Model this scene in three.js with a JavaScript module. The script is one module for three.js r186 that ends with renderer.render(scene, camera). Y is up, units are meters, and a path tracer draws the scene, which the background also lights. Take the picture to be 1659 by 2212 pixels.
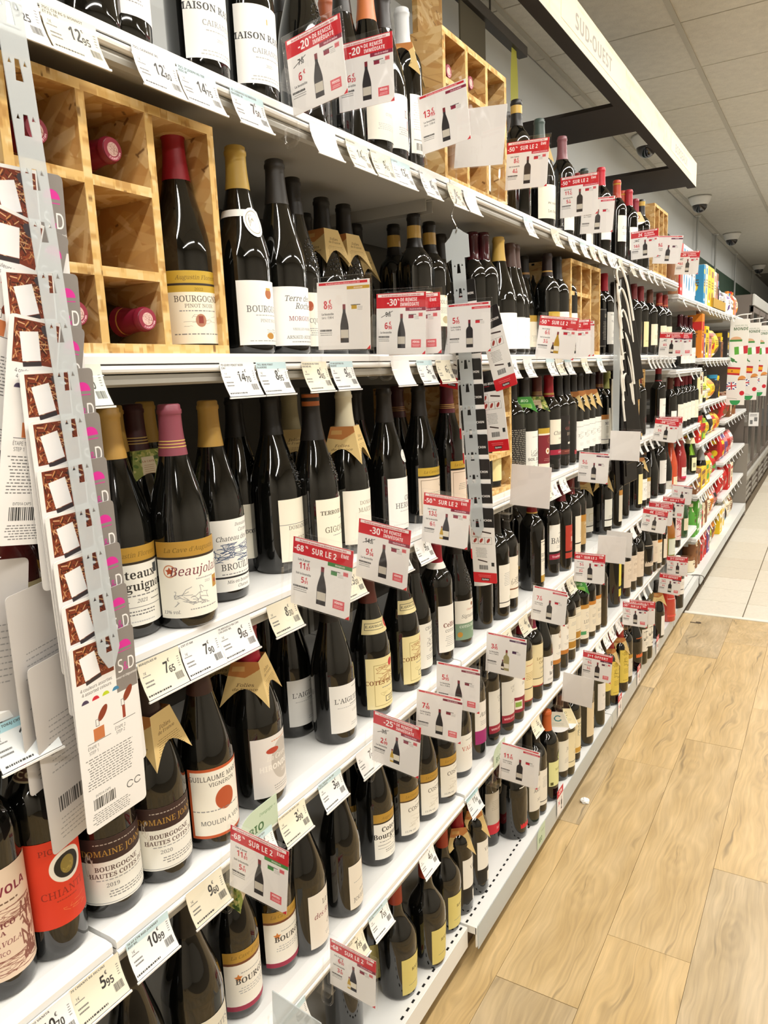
import * as THREE from 'three';
import { mergeGeometries } from 'three/addons/utils/BufferGeometryUtils.js';
import { RoundedBoxGeometry } from 'three/addons/geometries/RoundedBoxGeometry.js';
import { ImprovedNoise } from 'three/addons/math/ImprovedNoise.js';
import { RectAreaLightUniformsLib } from 'three/addons/lights/RectAreaLightUniformsLib.js';

// ---------- camera, light, exposure ----------
const scene = new THREE.Scene();
scene.background = new THREE.Color(0x000000);
const camera = new THREE.PerspectiveCamera(69.31, 1659 / 2212, 0.05, 60);
camera.position.set(0, 1.5, 0);
camera.rotation.order = 'YXZ';
camera.rotation.set(-10.481 * Math.PI / 180, 31.412 * Math.PI / 180, -2.4266 * Math.PI / 180);
camera.updateMatrixWorld();
const renderer = new THREE.WebGLRenderer({ antialias: true });
renderer.toneMapping = THREE.LinearToneMapping;
renderer.toneMappingExposure = 1.0;
renderer.shadowMap.enabled = true;
RectAreaLightUniformsLib.init();
const LAMP_COLOR = new THREE.Color().setRGB(1, 0.96, 0.89);
const LAMP_POWER = 52;
const LAMP_ROWS = [[0.17, 1.2], [0.17, -1.8], [0.17, -4.8], [0.17, -7.8], [0.17, -10.8], [1.9, 0.2], [1.9, -3.4], [1.9, -7], [1.9, -10.6]];
const LAMP_LEN = 2.8, LAMP_WIDE = 0.11;

// ---------- helpers ----------
let seed = 7;
const rnd = () => { seed = (seed + 0x6D2B79F5) | 0; let t = Math.imul(seed ^ (seed >>> 15), 1 | seed); t = (t + Math.imul(t ^ (t >>> 7), 61 | t)) ^ t; return ((t ^ (t >>> 14)) >>> 0) / 4294967296; };
const rr = (a, b) => a + (b - a) * rnd();
const used = new Map();
function numbered(name) { const n = used.get(name) || 0; used.set(name, n + 1); return n ? name + '_' + String(n).padStart(3, '0') : name; }
function tag(o, label, category, group) { o.userData = { label, category }; if (group) o.userData.group = group; return o; }
function thing(name, label, category, [x, y, z] = [0, 0, 0], turn = 0, group) {
  const o = new THREE.Group(); o.name = numbered(name); scene.add(o);
  o.position.set(x, y, z); o.rotation.y = turn; return tag(o, label, category, group);
}
function part(name, geo, mat, parent, label) {
  const m = new THREE.Mesh(Array.isArray(geo) ? merge(geo) : geo, mat); m.name = numbered(name); m.castShadow = m.receiveShadow = true;
  if (label) m.userData.label = label; (parent || scene).add(m); return m;
}
function struct(name, geo, mat) { const m = part(name, geo, mat, scene); m.userData.kind = 'structure'; return m; }
function copyOf(proto, name, pos, turn, label, category, group) {
  const c = proto.clone(); c.name = numbered(name); c.traverse((o) => { if (o !== c) o.name = numbered(o.name.replace(/_\d{3,}$/, '')); });
  scene.add(c); c.position.set(...pos); c.rotation.y = turn; return tag(c, label, category, group);
}
const merge = (list) => list.length === 1 ? list[0] : mergeGeometries(list.map((g) => { g = g.index ? g.toNonIndexed() : g; for (const k of Object.keys(g.attributes)) if (!['position', 'normal', 'uv'].includes(k)) g.deleteAttribute(k); return g; }));
const bx = (w, h, d, x = 0, y = 0, z = 0) => new THREE.BoxGeometry(w, h, d).translate(x, y, z);
const span = (x0, x1, y0, y1, z0, z1) => bx(x1 - x0, y1 - y0, z1 - z0, (x0 + x1) / 2, (y0 + y1) / 2, (z0 + z1) / 2);
const rbx = (w, h, d, r, x = 0, y = 0, z = 0, s = 1) => new RoundedBoxGeometry(w, h, d, s, r).translate(x, y, z);
const cyl = (r0, r1, h, x = 0, y = 0, z = 0, n = 20) => new THREE.CylinderGeometry(r0, r1, h, n).translate(x, y, z);
const tube = (pts, r, n = 20, seg = 8) => new THREE.TubeGeometry(new THREE.CatmullRomCurve3(pts.map((p) => new THREE.Vector3(...p))), n, r, seg);
// box uv in metres, by the way each face points
function metreUV(g, s = 1, ox = 0, oy = 0) {
  g = g.index ? g.toNonIndexed() : g; const p = g.attributes.position, n = g.attributes.normal, uv = new Float32Array(p.count * 2);
  for (let i = 0; i < p.count; i++) {
    const ax = Math.abs(n.getX(i)), ay = Math.abs(n.getY(i)), az = Math.abs(n.getZ(i));
    const [a, b] = ax > ay && ax > az ? [p.getZ(i), p.getY(i)] : ay > az ? [p.getX(i), p.getZ(i)] : [p.getX(i), p.getY(i)];
    uv[i * 2] = a / s + ox; uv[i * 2 + 1] = b / s + oy;
  }
  g.setAttribute('uv', new THREE.BufferAttribute(uv, 2)); return g;
}
const std = (color, roughness = 0.6, o = {}) => new THREE.MeshStandardMaterial({ color, roughness, ...o });
const phy = (color, roughness = 0.3, o = {}) => new THREE.MeshPhysicalMaterial({ color, roughness, ...o });
const onceMat = new Map();
const mat = (color, roughness = 0.6, o) => { const k = color + '/' + roughness + JSON.stringify(o || {}); if (!onceMat.has(k)) onceMat.set(k, std(color, roughness, o)); return onceMat.get(k); };

// ---------- printed paper: every print is a cell of a shared page ----------
const pages = [];
class Page {
  constructor(side, rough) {
    this.side = side; this.c = document.createElement('canvas'); this.c.width = this.c.height = side; this.g = this.c.getContext('2d');
    this.g.fillStyle = '#fff'; this.g.fillRect(0, 0, side, side); this.x = this.y = this.row = 0;
    const t = new THREE.CanvasTexture(this.c); t.colorSpace = THREE.SRGBColorSpace; t.magFilter = THREE.LinearFilter; t.anisotropy = 8; this.mat = std(0xffffff, rough, { map: t });
  }
  fit(w, h) { if (this.x + w + 4 > this.side) { this.x = 0; this.y += this.row; this.row = 0; } return this.y + h + 4 <= this.side; }
}
const pageOf = {};
function cell(w, h, draw, rough = 0.55) {
  w = Math.ceil(w); h = Math.ceil(h);
  let p = pageOf[rough]; if (!p || !p.fit(w, h)) { p = pageOf[rough] = new Page(2048, rough); pages.push(p); p.fit(w, h); }
  const x = p.x + 2, y = p.y + 2, g = p.g; p.x += w + 4; p.row = Math.max(p.row, h + 4);
  g.save(); g.translate(x, y); g.beginPath(); g.rect(-1, -1, w + 2, h + 2); g.clip(); draw(g, w, h); g.restore();
  const S = p.side; return { mat: p.mat, u0: x / S, u1: (x + w) / S, v0: 1 - (y + h) / S, v1: 1 - y / S };
}
function toCell(geo, c) { const uv = geo.attributes.uv; for (let i = 0; i < uv.count; i++) uv.setXY(i, c.u0 + (c.u1 - c.u0) * uv.getX(i), c.v0 + (c.v1 - c.v0) * uv.getY(i)); return geo; }
const FONT = { n: (s) => s + 'px serif', b: (s) => 'bold ' + s + 'px serif', i: (s) => 'italic ' + s + 'px serif', s: (s) => s + 'px sans-serif', S: (s) => 'bold ' + s + 'px sans-serif' };
function say(g, text, x, y, size, color, font = 'n', align = 'center', squeeze) {
  g.fillStyle = color; g.font = FONT[font](size); g.textAlign = align; g.textBaseline = 'middle';
  if (squeeze) { g.save(); g.translate(x, y); g.scale(squeeze, 1); g.fillText(text, 0, 0); g.restore(); } else g.fillText(text, x, y);
}
function micro(g, x, y, w, n, gap, color, hgt) {           // lines of print too small to read
  g.fillStyle = color;
  for (let k = 0; k < n; k++) { let a = x - w / 2 * rr(0.8, 1), e = x + w / 2 * rr(0.8, 1); while (a < e) { const l = rr(0.03, 0.09) * w; g.fillRect(a, y + k * gap, Math.min(l, e - a), hgt); a += l + 0.022 * w; } }
}
function sketch(g, x, y, w, h, color, n = 9) {
  g.strokeStyle = color; g.lineWidth = Math.max(1, h * 0.03);
  for (let k = 0; k < n; k++) { g.beginPath(); let px = x + rnd() * w, py = y + rnd() * h; g.moveTo(px, py); for (let j = 0; j < 3; j++) { px = Math.min(x + w, Math.max(x, px + rr(-0.4, 0.4) * w)); py = Math.min(y + h, Math.max(y, py + rr(-0.4, 0.4) * h)); g.quadraticCurveTo(px + rr(-0.1, 0.1) * w, py + rr(-0.1, 0.1) * h, px, py); } g.stroke(); }
}
function barcode(g, x, y, w, h) { g.fillStyle = '#333'; for (let a = 0; a < w;) { const t = rr(0.02, 0.06) * w; g.fillRect(x + a, y, t, h); a += t + rr(0.02, 0.05) * w; } }
// ops in per cent of the label's width and height
function drawOps(g, w, h, bg, ops) {
  g.fillStyle = bg; g.fillRect(-1, -1, w + 2, h + 2);
  for (const line of ops.split(';')) {
    const a = line.trim().split(' '), N = (k) => +a[k], X = (k) => N(k) * w / 100, Y = (k) => N(k) * h / 100;
    if (a[0] === 'r') { g.fillStyle = a[5]; g.fillRect(X(1), Y(2), X(3), Y(4)); }
    else if (a[0] === 'f') { g.strokeStyle = a[5]; g.lineWidth = w * 0.012; g.strokeRect(X(1), Y(2), X(3), Y(4)); }
    else if (a[0] === 't') say(g, a[1].replace(/_/g, ' '), X(2), Y(3), Y(4), a[5], a[6] || 'n');
    else if (a[0] === 'c') { g.fillStyle = a[4]; g.beginPath(); g.arc(X(1), Y(2), X(3), 0, 7); g.fill(); }
    else if (a[0] === 'o') { g.strokeStyle = a[4]; g.lineWidth = w * 0.015; g.beginPath(); g.arc(X(1), Y(2), X(3), 0, 7); g.stroke(); }
    else if (a[0] === 'e') { g.fillStyle = a[5]; g.beginPath(); g.ellipse(X(1), Y(2), X(3), Y(4), 0, 0, 7); g.fill(); }
    else if (a[0] === 'm') micro(g, X(1), Y(2), X(3), N(4), h * 0.04, a[5] || '#777', Math.max(1, h * 0.014));
    else if (a[0] === 'k') sketch(g, X(1), Y(2), X(3), Y(4), a[5], N(6) || 9);
    else if (a[0] === 'B') barcode(g, X(1), Y(2), X(3), Y(4));
    else if (a[0] === 'y') { g.fillStyle = a[4]; g.beginPath(); g.moveTo(0, 0); for (let k = 0; k <= 10; k++) g.lineTo(w * k / 10, h * (N(1) + rr(-1, 1) * N(2)) / 100); g.lineTo(w, 0); g.fill(); }
    else if (a[0] === 's') { g.fillStyle = a[4]; g.beginPath(); for (let k = 0; k < 10; k++) { const q = k * Math.PI / 5, R = X(3) * (k % 2 ? 0.5 : 1); g.lineTo(X(1) + R * Math.sin(q), Y(2) - R * Math.cos(q)); } g.fill(); }
  }
}
// ---------- materials ----------
const noise = new ImprovedNoise();
const fbm = (x, y, z, n = 4) => { let a = 0.5, s = 0; for (let i = 0; i < n; i++) { s += a * noise.noise(x, y, z); x *= 2.03; y *= 2.03; a *= 0.5; } return s; };
function dataTex(w, h, f, srgb = true) {
  const d = new Uint8Array(w * h * 4); for (let y = 0; y < h; y++) for (let x = 0; x < w; x++) { const c = f(x, y), i = (y * w + x) * 4; for (let k = 0; k < 3; k++) d[i + k] = Math.max(0, Math.min(255, c[k])); d[i + 3] = 255; }
  const t = new THREE.DataTexture(d, w, h); t.wrapS = t.wrapT = THREE.RepeatWrapping; t.magFilter = t.minFilter = THREE.LinearFilter; if (srgb) t.colorSpace = THREE.SRGBColorSpace; t.needsUpdate = true; return t;
}
function canvasTex(w, h, draw) { const c = document.createElement('canvas'); c.width = w; c.height = h; draw(c.getContext('2d'), w, h); const t = new THREE.CanvasTexture(c); t.wrapS = t.wrapT = THREE.RepeatWrapping; t.magFilter = THREE.LinearFilter; t.colorSpace = THREE.SRGBColorSpace; return t; }
const osbTex = canvasTex(1024, 1024, (g, w, h) => {
  g.fillStyle = '#c39a5e'; g.fillRect(0, 0, w, h);
  const cols = ['#cda669', '#b98a4c', '#d8b57c', '#c29656', '#ad7c42', '#dcbd88', '#c8a066', '#b78e55', '#e0c494'];
  for (let k = 0; k < 2600; k++) {
    const x = rnd() * w, y = rnd() * h, l = rr(25, 95), b = rr(8, 26), a = rr(-0.75, 0.75) + (rnd() < 0.3 ? 1.5 : 0);
    for (const ox of [-w, 0, w]) for (const oy of [-h, 0, h]) {
      if (x + ox < -100 || x + ox > w + 100 || y + oy < -100 || y + oy > h + 100) continue;
      g.save(); g.translate(x + ox, y + oy); g.rotate(a); g.globalAlpha = 0.75; g.fillStyle = cols[k % cols.length]; g.beginPath(); g.moveTo(-l, -b * 0.4); g.lineTo(-l * 0.8, b * 0.5); g.lineTo(l * 0.9, b * 0.45); g.lineTo(l, -b * 0.3); g.lineTo(l * 0.3, -b * 0.55); g.fill();
      if (k % 9 === 0) { g.globalAlpha = 0.6; g.strokeStyle = '#7c5326'; g.lineWidth = 1.6; g.beginPath(); g.moveTo(-l, -b * 0.4); g.lineTo(-l * 0.8, b * 0.5); g.lineTo(l * 0.2, b * 0.5); g.stroke(); }
      g.restore();
    }
  }
  g.globalAlpha = 0.7; g.fillStyle = '#5e3c1b'; for (let k = 0; k < 120; k++) { g.save(); g.translate(rnd() * w, rnd() * h); g.rotate(rr(-1, 1)); g.fillRect(0, 0, rr(4, 16), rr(2, 4)); g.restore(); } g.globalAlpha = 1;
});
const OSB = std(0xffffff, 0.72, { map: osbTex });
const OSB_EDGE = std(0xffffff, 0.8, { map: canvasTex(512, 128, (g, w, h) => { g.fillStyle = '#d6b06c'; g.fillRect(0, 0, w, h); for (let k = 0; k < 900; k++) { g.fillStyle = ['#e3c68e', '#c2964f', '#dab878', '#a87b3c', '#e8cf9c'][k % 5]; g.globalAlpha = 0.6; g.fillRect(rnd() * w, rnd() * h, rr(6, 40), rr(2, 7)); } g.globalAlpha = 0.8; g.fillStyle = '#6b4a20'; for (let k = 0; k < 40; k++) g.fillRect(rnd() * w, rnd() * h, rr(3, 9), rr(2, 4)); }) });
// oak look vinyl planks: six prints side by side
const PV = 6, PW = 200, PH = 1024;
const plankTex = dataTex(PV * PW, PH, (x, y) => {
  const v = Math.floor(x / PW), u = (x % PW) / PW, t = y / PH, s = v * 7.3;
  const warp = fbm(u * 2.2 + s, t * 4, s, 3) * 1.5, grain = fbm(u * 26 + warp * 4, t * 5 + s, s + 2, 4), fine = noise.noise(u * 150 + warp * 6, t * 16, s), cloud = fbm(u * 3 + s, t * 4.5, s + 9, 3);
  let kn = 0; for (let k = 0; k < 2; k++) { const kx = 0.3 + 0.45 * ((v * 0.37 + k * 0.41) % 1), ky = (0.17 + v * 0.29 + k * 0.47) % 1, dx = (u - kx) * 1.1, dy = (t - ky) * 3.6, d = Math.hypot(dx, dy); if (d < 0.5) kn += Math.sin(d * 42 + grain * 6) * 0.35 * (1 - d * 2); }
  const streak = Math.max(0, fbm(u * 9 + warp * 2, t * 3.2 + s, s + 20, 3) - 0.2) * 2.6;
  const b = 1 + grain * 0.17 + fine * 0.022 + cloud * 0.15 + kn * 0.09 - streak * 0.46 + [0, 0.05, -0.05, 0.02, 0.07, -0.03][v];
  const g2 = cloud * 16 + [0, 5, 12, -3, 2, 8][v];
  return [190 * b, (163 + g2 * 0.35) * b, (117 + g2) * b];
});
const PLANK = std(0xffffff, 0.42, { map: plankTex });
const WHITE_STEEL = phy(0xe9e9e6, 0.38, { clearcoat: 0.25, clearcoatRoughness: 0.3 });
const RAIL = phy(0xf2f2f0, 0.3);
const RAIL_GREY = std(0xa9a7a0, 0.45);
const BACK = std(0x57524b, 0.7);
const GLASS = phy(0x0b0b09, 0.05, { ior: 1.52, clearcoat: 0.6, clearcoatRoughness: 0.03 });
const GLASS_BROWN = phy(0x1c1408, 0.06, { ior: 1.52, clearcoat: 0.6, clearcoatRoughness: 0.03 });
const GLASS_OLIVE = phy(0x171b09, 0.06, { ior: 1.52, clearcoat: 0.6, clearcoatRoughness: 0.03 });
const CLEAR = new THREE.MeshPhysicalMaterial({ color: 0xffffff, roughness: 0.04, transmission: 1, thickness: 0, ior: 1.45 });
const FROST = new THREE.MeshPhysicalMaterial({ color: 0xe9eef0, roughness: 0.42, transmission: 0.62, thickness: 0, ior: 1.4 });
const CHROME = std(0xc9c9c9, 0.18, { metalness: 1 });
const BLACK_BOARD = std(0x1d1713, 0.8);
const WHITE_PLASTIC = std(0xf0f0ee, 0.4);
// ---------- the room ----------
const WALL_X = -1.37, CEIL = 2.99, WOOD_END = -4.63;
const WALL_PAINT = std(0xdbe0e2, 0.8), CEIL_PAINT = std(0xcfcbc0, 0.9);
struct('wall_left', [span(WALL_X - 0.15, WALL_X, 0, CEIL + 0.15, -19, 2.6)], WALL_PAINT);
struct('wall_right', [span(3.3, 3.45, 0, CEIL + 0.15, -19, 2.6)], std(0xb9b2a4, 0.8));
struct('wall_back', [span(WALL_X, 3.3, 0, CEIL + 0.15, 2.45, 2.6)], std(0xb9b2a4, 0.8));
struct('wall_front', [span(WALL_X, 3.3, 0, CEIL + 0.15, -19, -18.85)], WALL_PAINT);
{ const g = struct('trim_1', [span(WALL_X, WALL_X + 0.012, 2.38, 2.63, -18.8, -4.6)], std(0x2f4a3a, 0.7)); g.userData.label = 'dark green band painted board along the wall top'; }
const ceiling = struct('ceiling', [span(WALL_X, 3.3, CEIL + 0.016, CEIL + 0.15, -18.85, 2.45)], std(0x77736a, 0.9));
const floor = struct('floor', [span(WALL_X - 0.1, 3.4, -0.15, -0.0088, -19, 2.6)], std(0x6d5f4a, 0.8));
const speck = dataTex(256, 256, (x, y) => { const b = 236 + fbm(x * 0.05, y * 0.05, 3) * 16 + (rnd() - 0.5) * 9 - (rnd() < 0.015 ? 26 : 0); return [b, b, b]; });
const TILE_CEIL = std(0xebe7dc, 0.92, { map: speck });
{
  const xs = [-1.368, -1.3, -0.7, -0.1, 0.5, 1.1, 1.7, 2.3, 2.9, 3.3], geos = new Map();
  for (let r = -2; r < 25; r++) for (let c = 0; c < xs.length - 1; c++) {
    const z1 = -(0.245 + r * 0.6), z0 = z1 - 0.6; if (z1 > 2.44) continue;
    const w = xs[c + 1] - xs[c] - 0.006, k = w.toFixed(3) ; if (!geos.has(k)) geos.set(k, metreUV(rbx(w, 0.014, 0.5925, 0.002), 0.6));
    const t = part('ceiling_tile', geos.get(k), TILE_CEIL, ceiling); t.position.set((xs[c] + xs[c + 1]) / 2, CEIL + 0.006 + (rnd() - 0.5) * 0.0012, (z0 + z1) / 2);
  }
  for (const x of xs.slice(1, -1)) part('ceiling_bar', bx(0.024, 0.006, 17.5, x, CEIL - 0.0035, -7), std(0xbdb9ad, 0.6), ceiling);
}
{   // oak planks, laid along the aisle
  const geos = []; for (let v = 0; v < PV; v++) { const g = new THREE.BoxGeometry(0.2075, 0.008, 1.2085); const p = g.attributes.position, n = g.attributes.normal, uv = g.attributes.uv; for (let i = 0; i < p.count; i++) if (n.getY(i) > 0.5) uv.setXY(i, (v + 0.03 + 0.94 * (p.getX(i) / 0.2075 + 0.5)) / PV, p.getZ(i) / 1.2085 + 0.5); else uv.setXY(i, (v + 0.5) / PV, 0.5); geos.push(g); }
  const offs = { 0: 1.505, '-1': 2.22, 1: 1.776, 2: 0.98, 3: 1.3, 4: 0.72 };
  for (let row = -2; row < 9; row++) {
    const x = -0.5425 + row * 0.2085, o = offs[row] !== undefined ? offs[row] : (row * 0.47) % 1.21 + 0.4;
    for (let k = -3; k < 5; k++) {
      let a = o + k * 1.21, b = a + 1.21; if (a > 4.6) continue; const e = Math.min(b, 4.615), len = e - a;
      const m = part('plank', geos[Math.floor(rnd() * PV)], PLANK, floor); m.position.set(x, -0.004 + (rnd() - 0.5) * 0.0006, -(a + e) / 2); m.scale.z = len / 1.21 * (rnd() < 0.5 && len > 1.2 ? -1 : 1);
      if (m.scale.z < 0) { m.scale.z *= -1; m.rotation.y = Math.PI; }
    }
  }
  part('edge_strip', rbx(2.4, 0.012, 0.035, 0.004, 0.49, 0.001, WOOD_END - 0.002), std(0xe6e2d6, 0.4), floor);
}
{   // pale floor tiles beyond the wood
  const g = metreUV(rbx(0.3, 0.01, 0.287, 0.0025), 0.3), T = [std(0xe9e0cd, 0.36, { map: speck }), std(0xe4dac6, 0.36, { map: speck }), std(0xede5d4, 0.36, { map: speck })];
  for (let r = 0; r < 26; r++) for (let c = 0; c < 6; c++) { const t = part('floor_tile', g, T[Math.floor(rnd() * 3)], floor); t.position.set(-0.546 + c * 0.305, -0.005 + (rnd() - 0.5) * 0.0005, WOOD_END - 0.022 - 0.146 - r * 0.292); }
  part('far_tiles', span(-0.7, 1.13, -0.008, 0, -18.8, WOOD_END - 0.022 - 26 * 0.292), T[0], floor);
}
// fluorescent fittings above the aisle
for (let i = 0; i < LAMP_ROWS.length; i++) {
  const [x, z] = LAMP_ROWS[i], t = thing('ceiling_light', 'long fluorescent ceiling light fitting above the aisle', 'lamp', [x, CEIL - 0.055, z], 0, 'fluorescent fittings over the aisle');
  part('housing', [span(-0.09, 0.09, 0.02, 0.055, -LAMP_LEN / 2, LAMP_LEN / 2), span(-0.09, -0.083, -0.03, 0.02, -LAMP_LEN / 2, LAMP_LEN / 2), span(0.083, 0.09, -0.03, 0.02, -LAMP_LEN / 2, LAMP_LEN / 2)], WHITE_PLASTIC, t);
  part('tube', cyl(0.014, 0.014, LAMP_LEN - 0.05, 0, 0, 0, 12).rotateX(Math.PI / 2), new THREE.MeshStandardMaterial({ color: 0xffffff, emissive: LAMP_COLOR, emissiveIntensity: 6 }), t);
  const L = new THREE.RectAreaLight(LAMP_COLOR, LAMP_POWER * (x > 1 ? 0.8 : 1), LAMP_WIDE, LAMP_LEN - 0.06); L.name = 'lamp_glow_' + i; L.position.set(x, CEIL - 0.092, z); L.rotation.x = -Math.PI / 2; scene.add(L);
}
// ---------- shelving ----------
const FRONT = -0.72, REAR = -1.165;
const SHELF_WORD = { 5: 'top', 4: 'second', 3: 'third', 2: 'fourth', 1: 'fifth', 0: 'bottom' };
const BAYS = [ // z near, z far, heights of shelves 0..5, words
  [0.47, -0.497, [0.116, 0.476, 0.829, 1.176, 1.538, 1.9], 'bay nearest the viewer'],
  [-0.503, -1.497, [0.116, 0.476, 0.829, 1.176, 1.538, 1.9], 'bay with the large near pine rack'],
  [-1.503, -2.827, [0.118, 0.48, 0.829, 1.176, 1.538, 1.9], 'bay between corkscrew strip and black bags'],
  [-2.833, -4.167, [0.118, 0.478, 0.829, 1.176, 1.538, 1.9], 'bay just beyond the black bags'],
  [-4.173, -5.06, [0.118, 0.455, 0.795, 1.12, 1.462, 1.847], 'last wine bay with dropped shelves'],
  [-5.066, -6.34, [0.122, 0.365, 0.652, 0.985, 1.232, 1.522, 1.845], 'first far food bay'],
  [-6.346, -7.9, [0.122, 0.42, 0.71, 1.04, 1.522, 1.85], 'second far food bay'],
];
// front lip and price rail, drawn as a profile and run along the bay
function railGeo(len, pts) {
  const s = new THREE.Shape(); s.moveTo(...pts[0]); for (const p of pts.slice(1)) s.lineTo(...p); s.closePath();
  return new THREE.ExtrudeGeometry(s, { depth: len, bevelEnabled: false, curveSegments: 6 });
}
const LIP = [[-0.03, 0], [-0.012, 0.0005], [-0.0015, -0.001], [0, -0.004], [0, -0.0125], [-0.03, -0.0125]];
const LIP_GROOVE = [[-0.03, -0.0125], [-0.0035, -0.0125], [-0.0035, -0.0145], [-0.03, -0.0145]];
const PRICE_RAIL = [[-0.03, -0.0145], [-0.002, -0.0145], [0.0012, -0.0165], [0.002, -0.019], [0.0012, -0.022], [-0.002, -0.024], [-0.03, -0.024]];
const UNDER = [[-0.03, -0.0255], [-0.006, -0.0255], [-0.0045, -0.031], [-0.0055, -0.0365], [-0.012, -0.0395], [-0.03, -0.0395]];
function makeShelf(b, k, top) {
  const [z0, z1] = BAYS[b], len = z0 - z1, y = BAYS[b][2][k], food = b > 4;
  const t = thing('shelf', `${food ? 'white wire' : 'white metal'} shelf, ${k === top ? 'top' : SHELF_WORD[k] && !food ? SHELF_WORD[k] : 'number ' + (k + 1) + ' up'}, ${BAYS[b][3]}`, 'shelf', [FRONT, y, z1]);
  part('board', [span(REAR - FRONT, -0.03, -0.022, 0, 0, len)], WHITE_STEEL, t);
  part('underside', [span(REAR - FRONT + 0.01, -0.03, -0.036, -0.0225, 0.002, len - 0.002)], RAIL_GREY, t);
  part('front_lip', railGeo(len, LIP), RAIL, t);
  part('groove', railGeo(len, LIP_GROOVE), mat(0x6d6b67, 0.6), t);
  part('price_rail', railGeo(len, PRICE_RAIL), RAIL, t);
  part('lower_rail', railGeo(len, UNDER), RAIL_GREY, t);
  for (const z of [0.012, len - 0.012]) part('bracket', [span(REAR - FRONT, -0.05, -0.06, -0.036, z - 0.0015, z + 0.0015)], RAIL_GREY, t);
  return t;
}
for (let b = 0; b < BAYS.length; b++) {
  const [z0, z1, ys, word] = BAYS[b], len = z0 - z1, top = ys.length - 1;
  for (let k = 1; k <= top; k++) makeShelf(b, k, top);
  const out = b === 0 || b === 1 ? 0 : b > 4 ? 0.03 : 0.022, y = ys[0];
  const base = thing('bottom_deck', `white slotted bottom deck, ${word}`, 'shelf', [FRONT, 0, z1]);
  part('deck', [span(REAR - FRONT, out, y - 0.02, y, 0, len)], WHITE_STEEL, base);
  part('front_panel', [span(out - 0.002, out + 0.001, y - 0.056, y - 0.001, 0, len)], WHITE_STEEL, base);
  if (b > 1) part('label_strip', [span(out + 0.0015, out + 0.0035, y - 0.064, y + 0.002, 0.006, len - 0.006)], FROST, base, 'cloudy plastic strip for price labels');
  part('kick_plate', [span(out - 0.06, out - 0.055, 0, y - 0.02, 0, len)], mat(0x5b4a38, 0.7), base);
  if (b > 0 && b < 5) { const g = bx(0.005, 0.0008, b > 2 ? 0.009 : 0.0105), m = mat(0x0d0b0a, 0.9); for (let z = 0.013; z < len - 0.01; z += 0.025) { const s = part('slot', g, m, base); s.position.set(b < 2 ? -0.0115 : -0.0075, y + 0.0001, z); } }
  const frame = thing('gondola_back', `dark back panel, ${word}`, 'back panel', [REAR, 0, z1]);
  const hi = b > 3 ? 1.95 : 2.0;
  part('back_panel', [span(-0.02, -0.004, 0, hi, 0, len)], BACK, frame);
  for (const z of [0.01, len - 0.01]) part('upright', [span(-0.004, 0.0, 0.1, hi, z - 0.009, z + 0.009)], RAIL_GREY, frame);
}
// side cheek that closes the shelving by the fridges
{ const t = thing('end_panel', 'grey end panel standing between food shelves and fridges', 'panel', [FRONT, 0, -7.915]); part('sheet', [span(REAR - FRONT, 0.03, 0, 0.7, -0.01, 0.01)], mat(0x8f877c, 0.6), t); }
// ---------- wine bottles ----------
const SHAPES = { // radius, height in millimetres from the foot up
  bur: [[0, 3], [30, 0], [36, 0.6], [39.6, 4], [40.8, 14], [41, 60], [41, 122], [40.4, 140], [38, 156], [34, 173], [28.5, 193], [23, 213], [18.6, 232], [16, 250], [14.7, 266], [14.3, 284], [15.4, 285], [15.4, 290], [14.2, 291], [14, 296], [0, 296.4]],
  bor: [[0, 3], [28, 0], [33, 0.6], [36.2, 4], [37.3, 14], [37.5, 60], [37.5, 186], [37, 196], [35, 205], [31, 214.5], [25.5, 222], [20, 229], [16.6, 237], [15, 247], [14.3, 262], [14, 288], [15.2, 289], [15.2, 294], [14, 295], [13.8, 300], [0, 300.4]],
  slim: [[0, 3], [26, 0], [31, 0.6], [34, 4], [35, 14], [35, 190], [34, 202], [30, 214], [23, 226], [18, 236], [15.5, 248], [14.5, 264], [14, 290], [15.2, 291], [15.2, 296], [14, 297], [14, 305], [0, 305.4]],
  flk: [[0, 3], [34, 0], [39, 0.8], [41.5, 5], [42.8, 20], [44.6, 70], [46, 110], [46.4, 124], [45.2, 140], [42, 153], [36.5, 165], [29, 177], [22.5, 188], [18.2, 200], [16.3, 215], [15.5, 240], [15, 272], [16, 273], [16, 279], [14.6, 280], [14.5, 288], [0, 288.4]],
  big: [[0, 3], [38, 0], [43, 0.8], [46, 5], [47, 16], [47, 190], [46, 206], [42, 222], [35, 236], [27, 248], [21, 259], [17.5, 272], [16, 290], [15.4, 318], [16.6, 319], [16.6, 325], [15, 326], [15, 332], [0, 332.4]],
  tok: [[0, 3], [30, 0], [36, 0.8], [38.5, 5], [39.4, 16], [39.5, 130], [38.6, 142], [35, 155], [28, 168], [21.5, 180], [17, 194], [15, 210], [14.2, 240], [15.4, 241], [15.4, 246], [14, 247], [14, 252], [0, 252.4]],
  wide: [[0, 3], [34, 0], [41, 0.8], [44, 5], [45.4, 16], [45.6, 125], [44.6, 143], [41.5, 160], [36.5, 178], [30, 198], [24, 217], [19, 236], [16.2, 254], [15, 270], [14.6, 286], [15.6, 287], [15.6, 292], [14.3, 293], [14, 298], [0, 298.4]],
  car: [[0, 3], [36, 0], [41, 0.8], [43.5, 6], [43.5, 100], [39, 128], [30, 155], [23, 180], [20, 205], [21, 235], [23, 240], [0, 240.4]],
};
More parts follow.
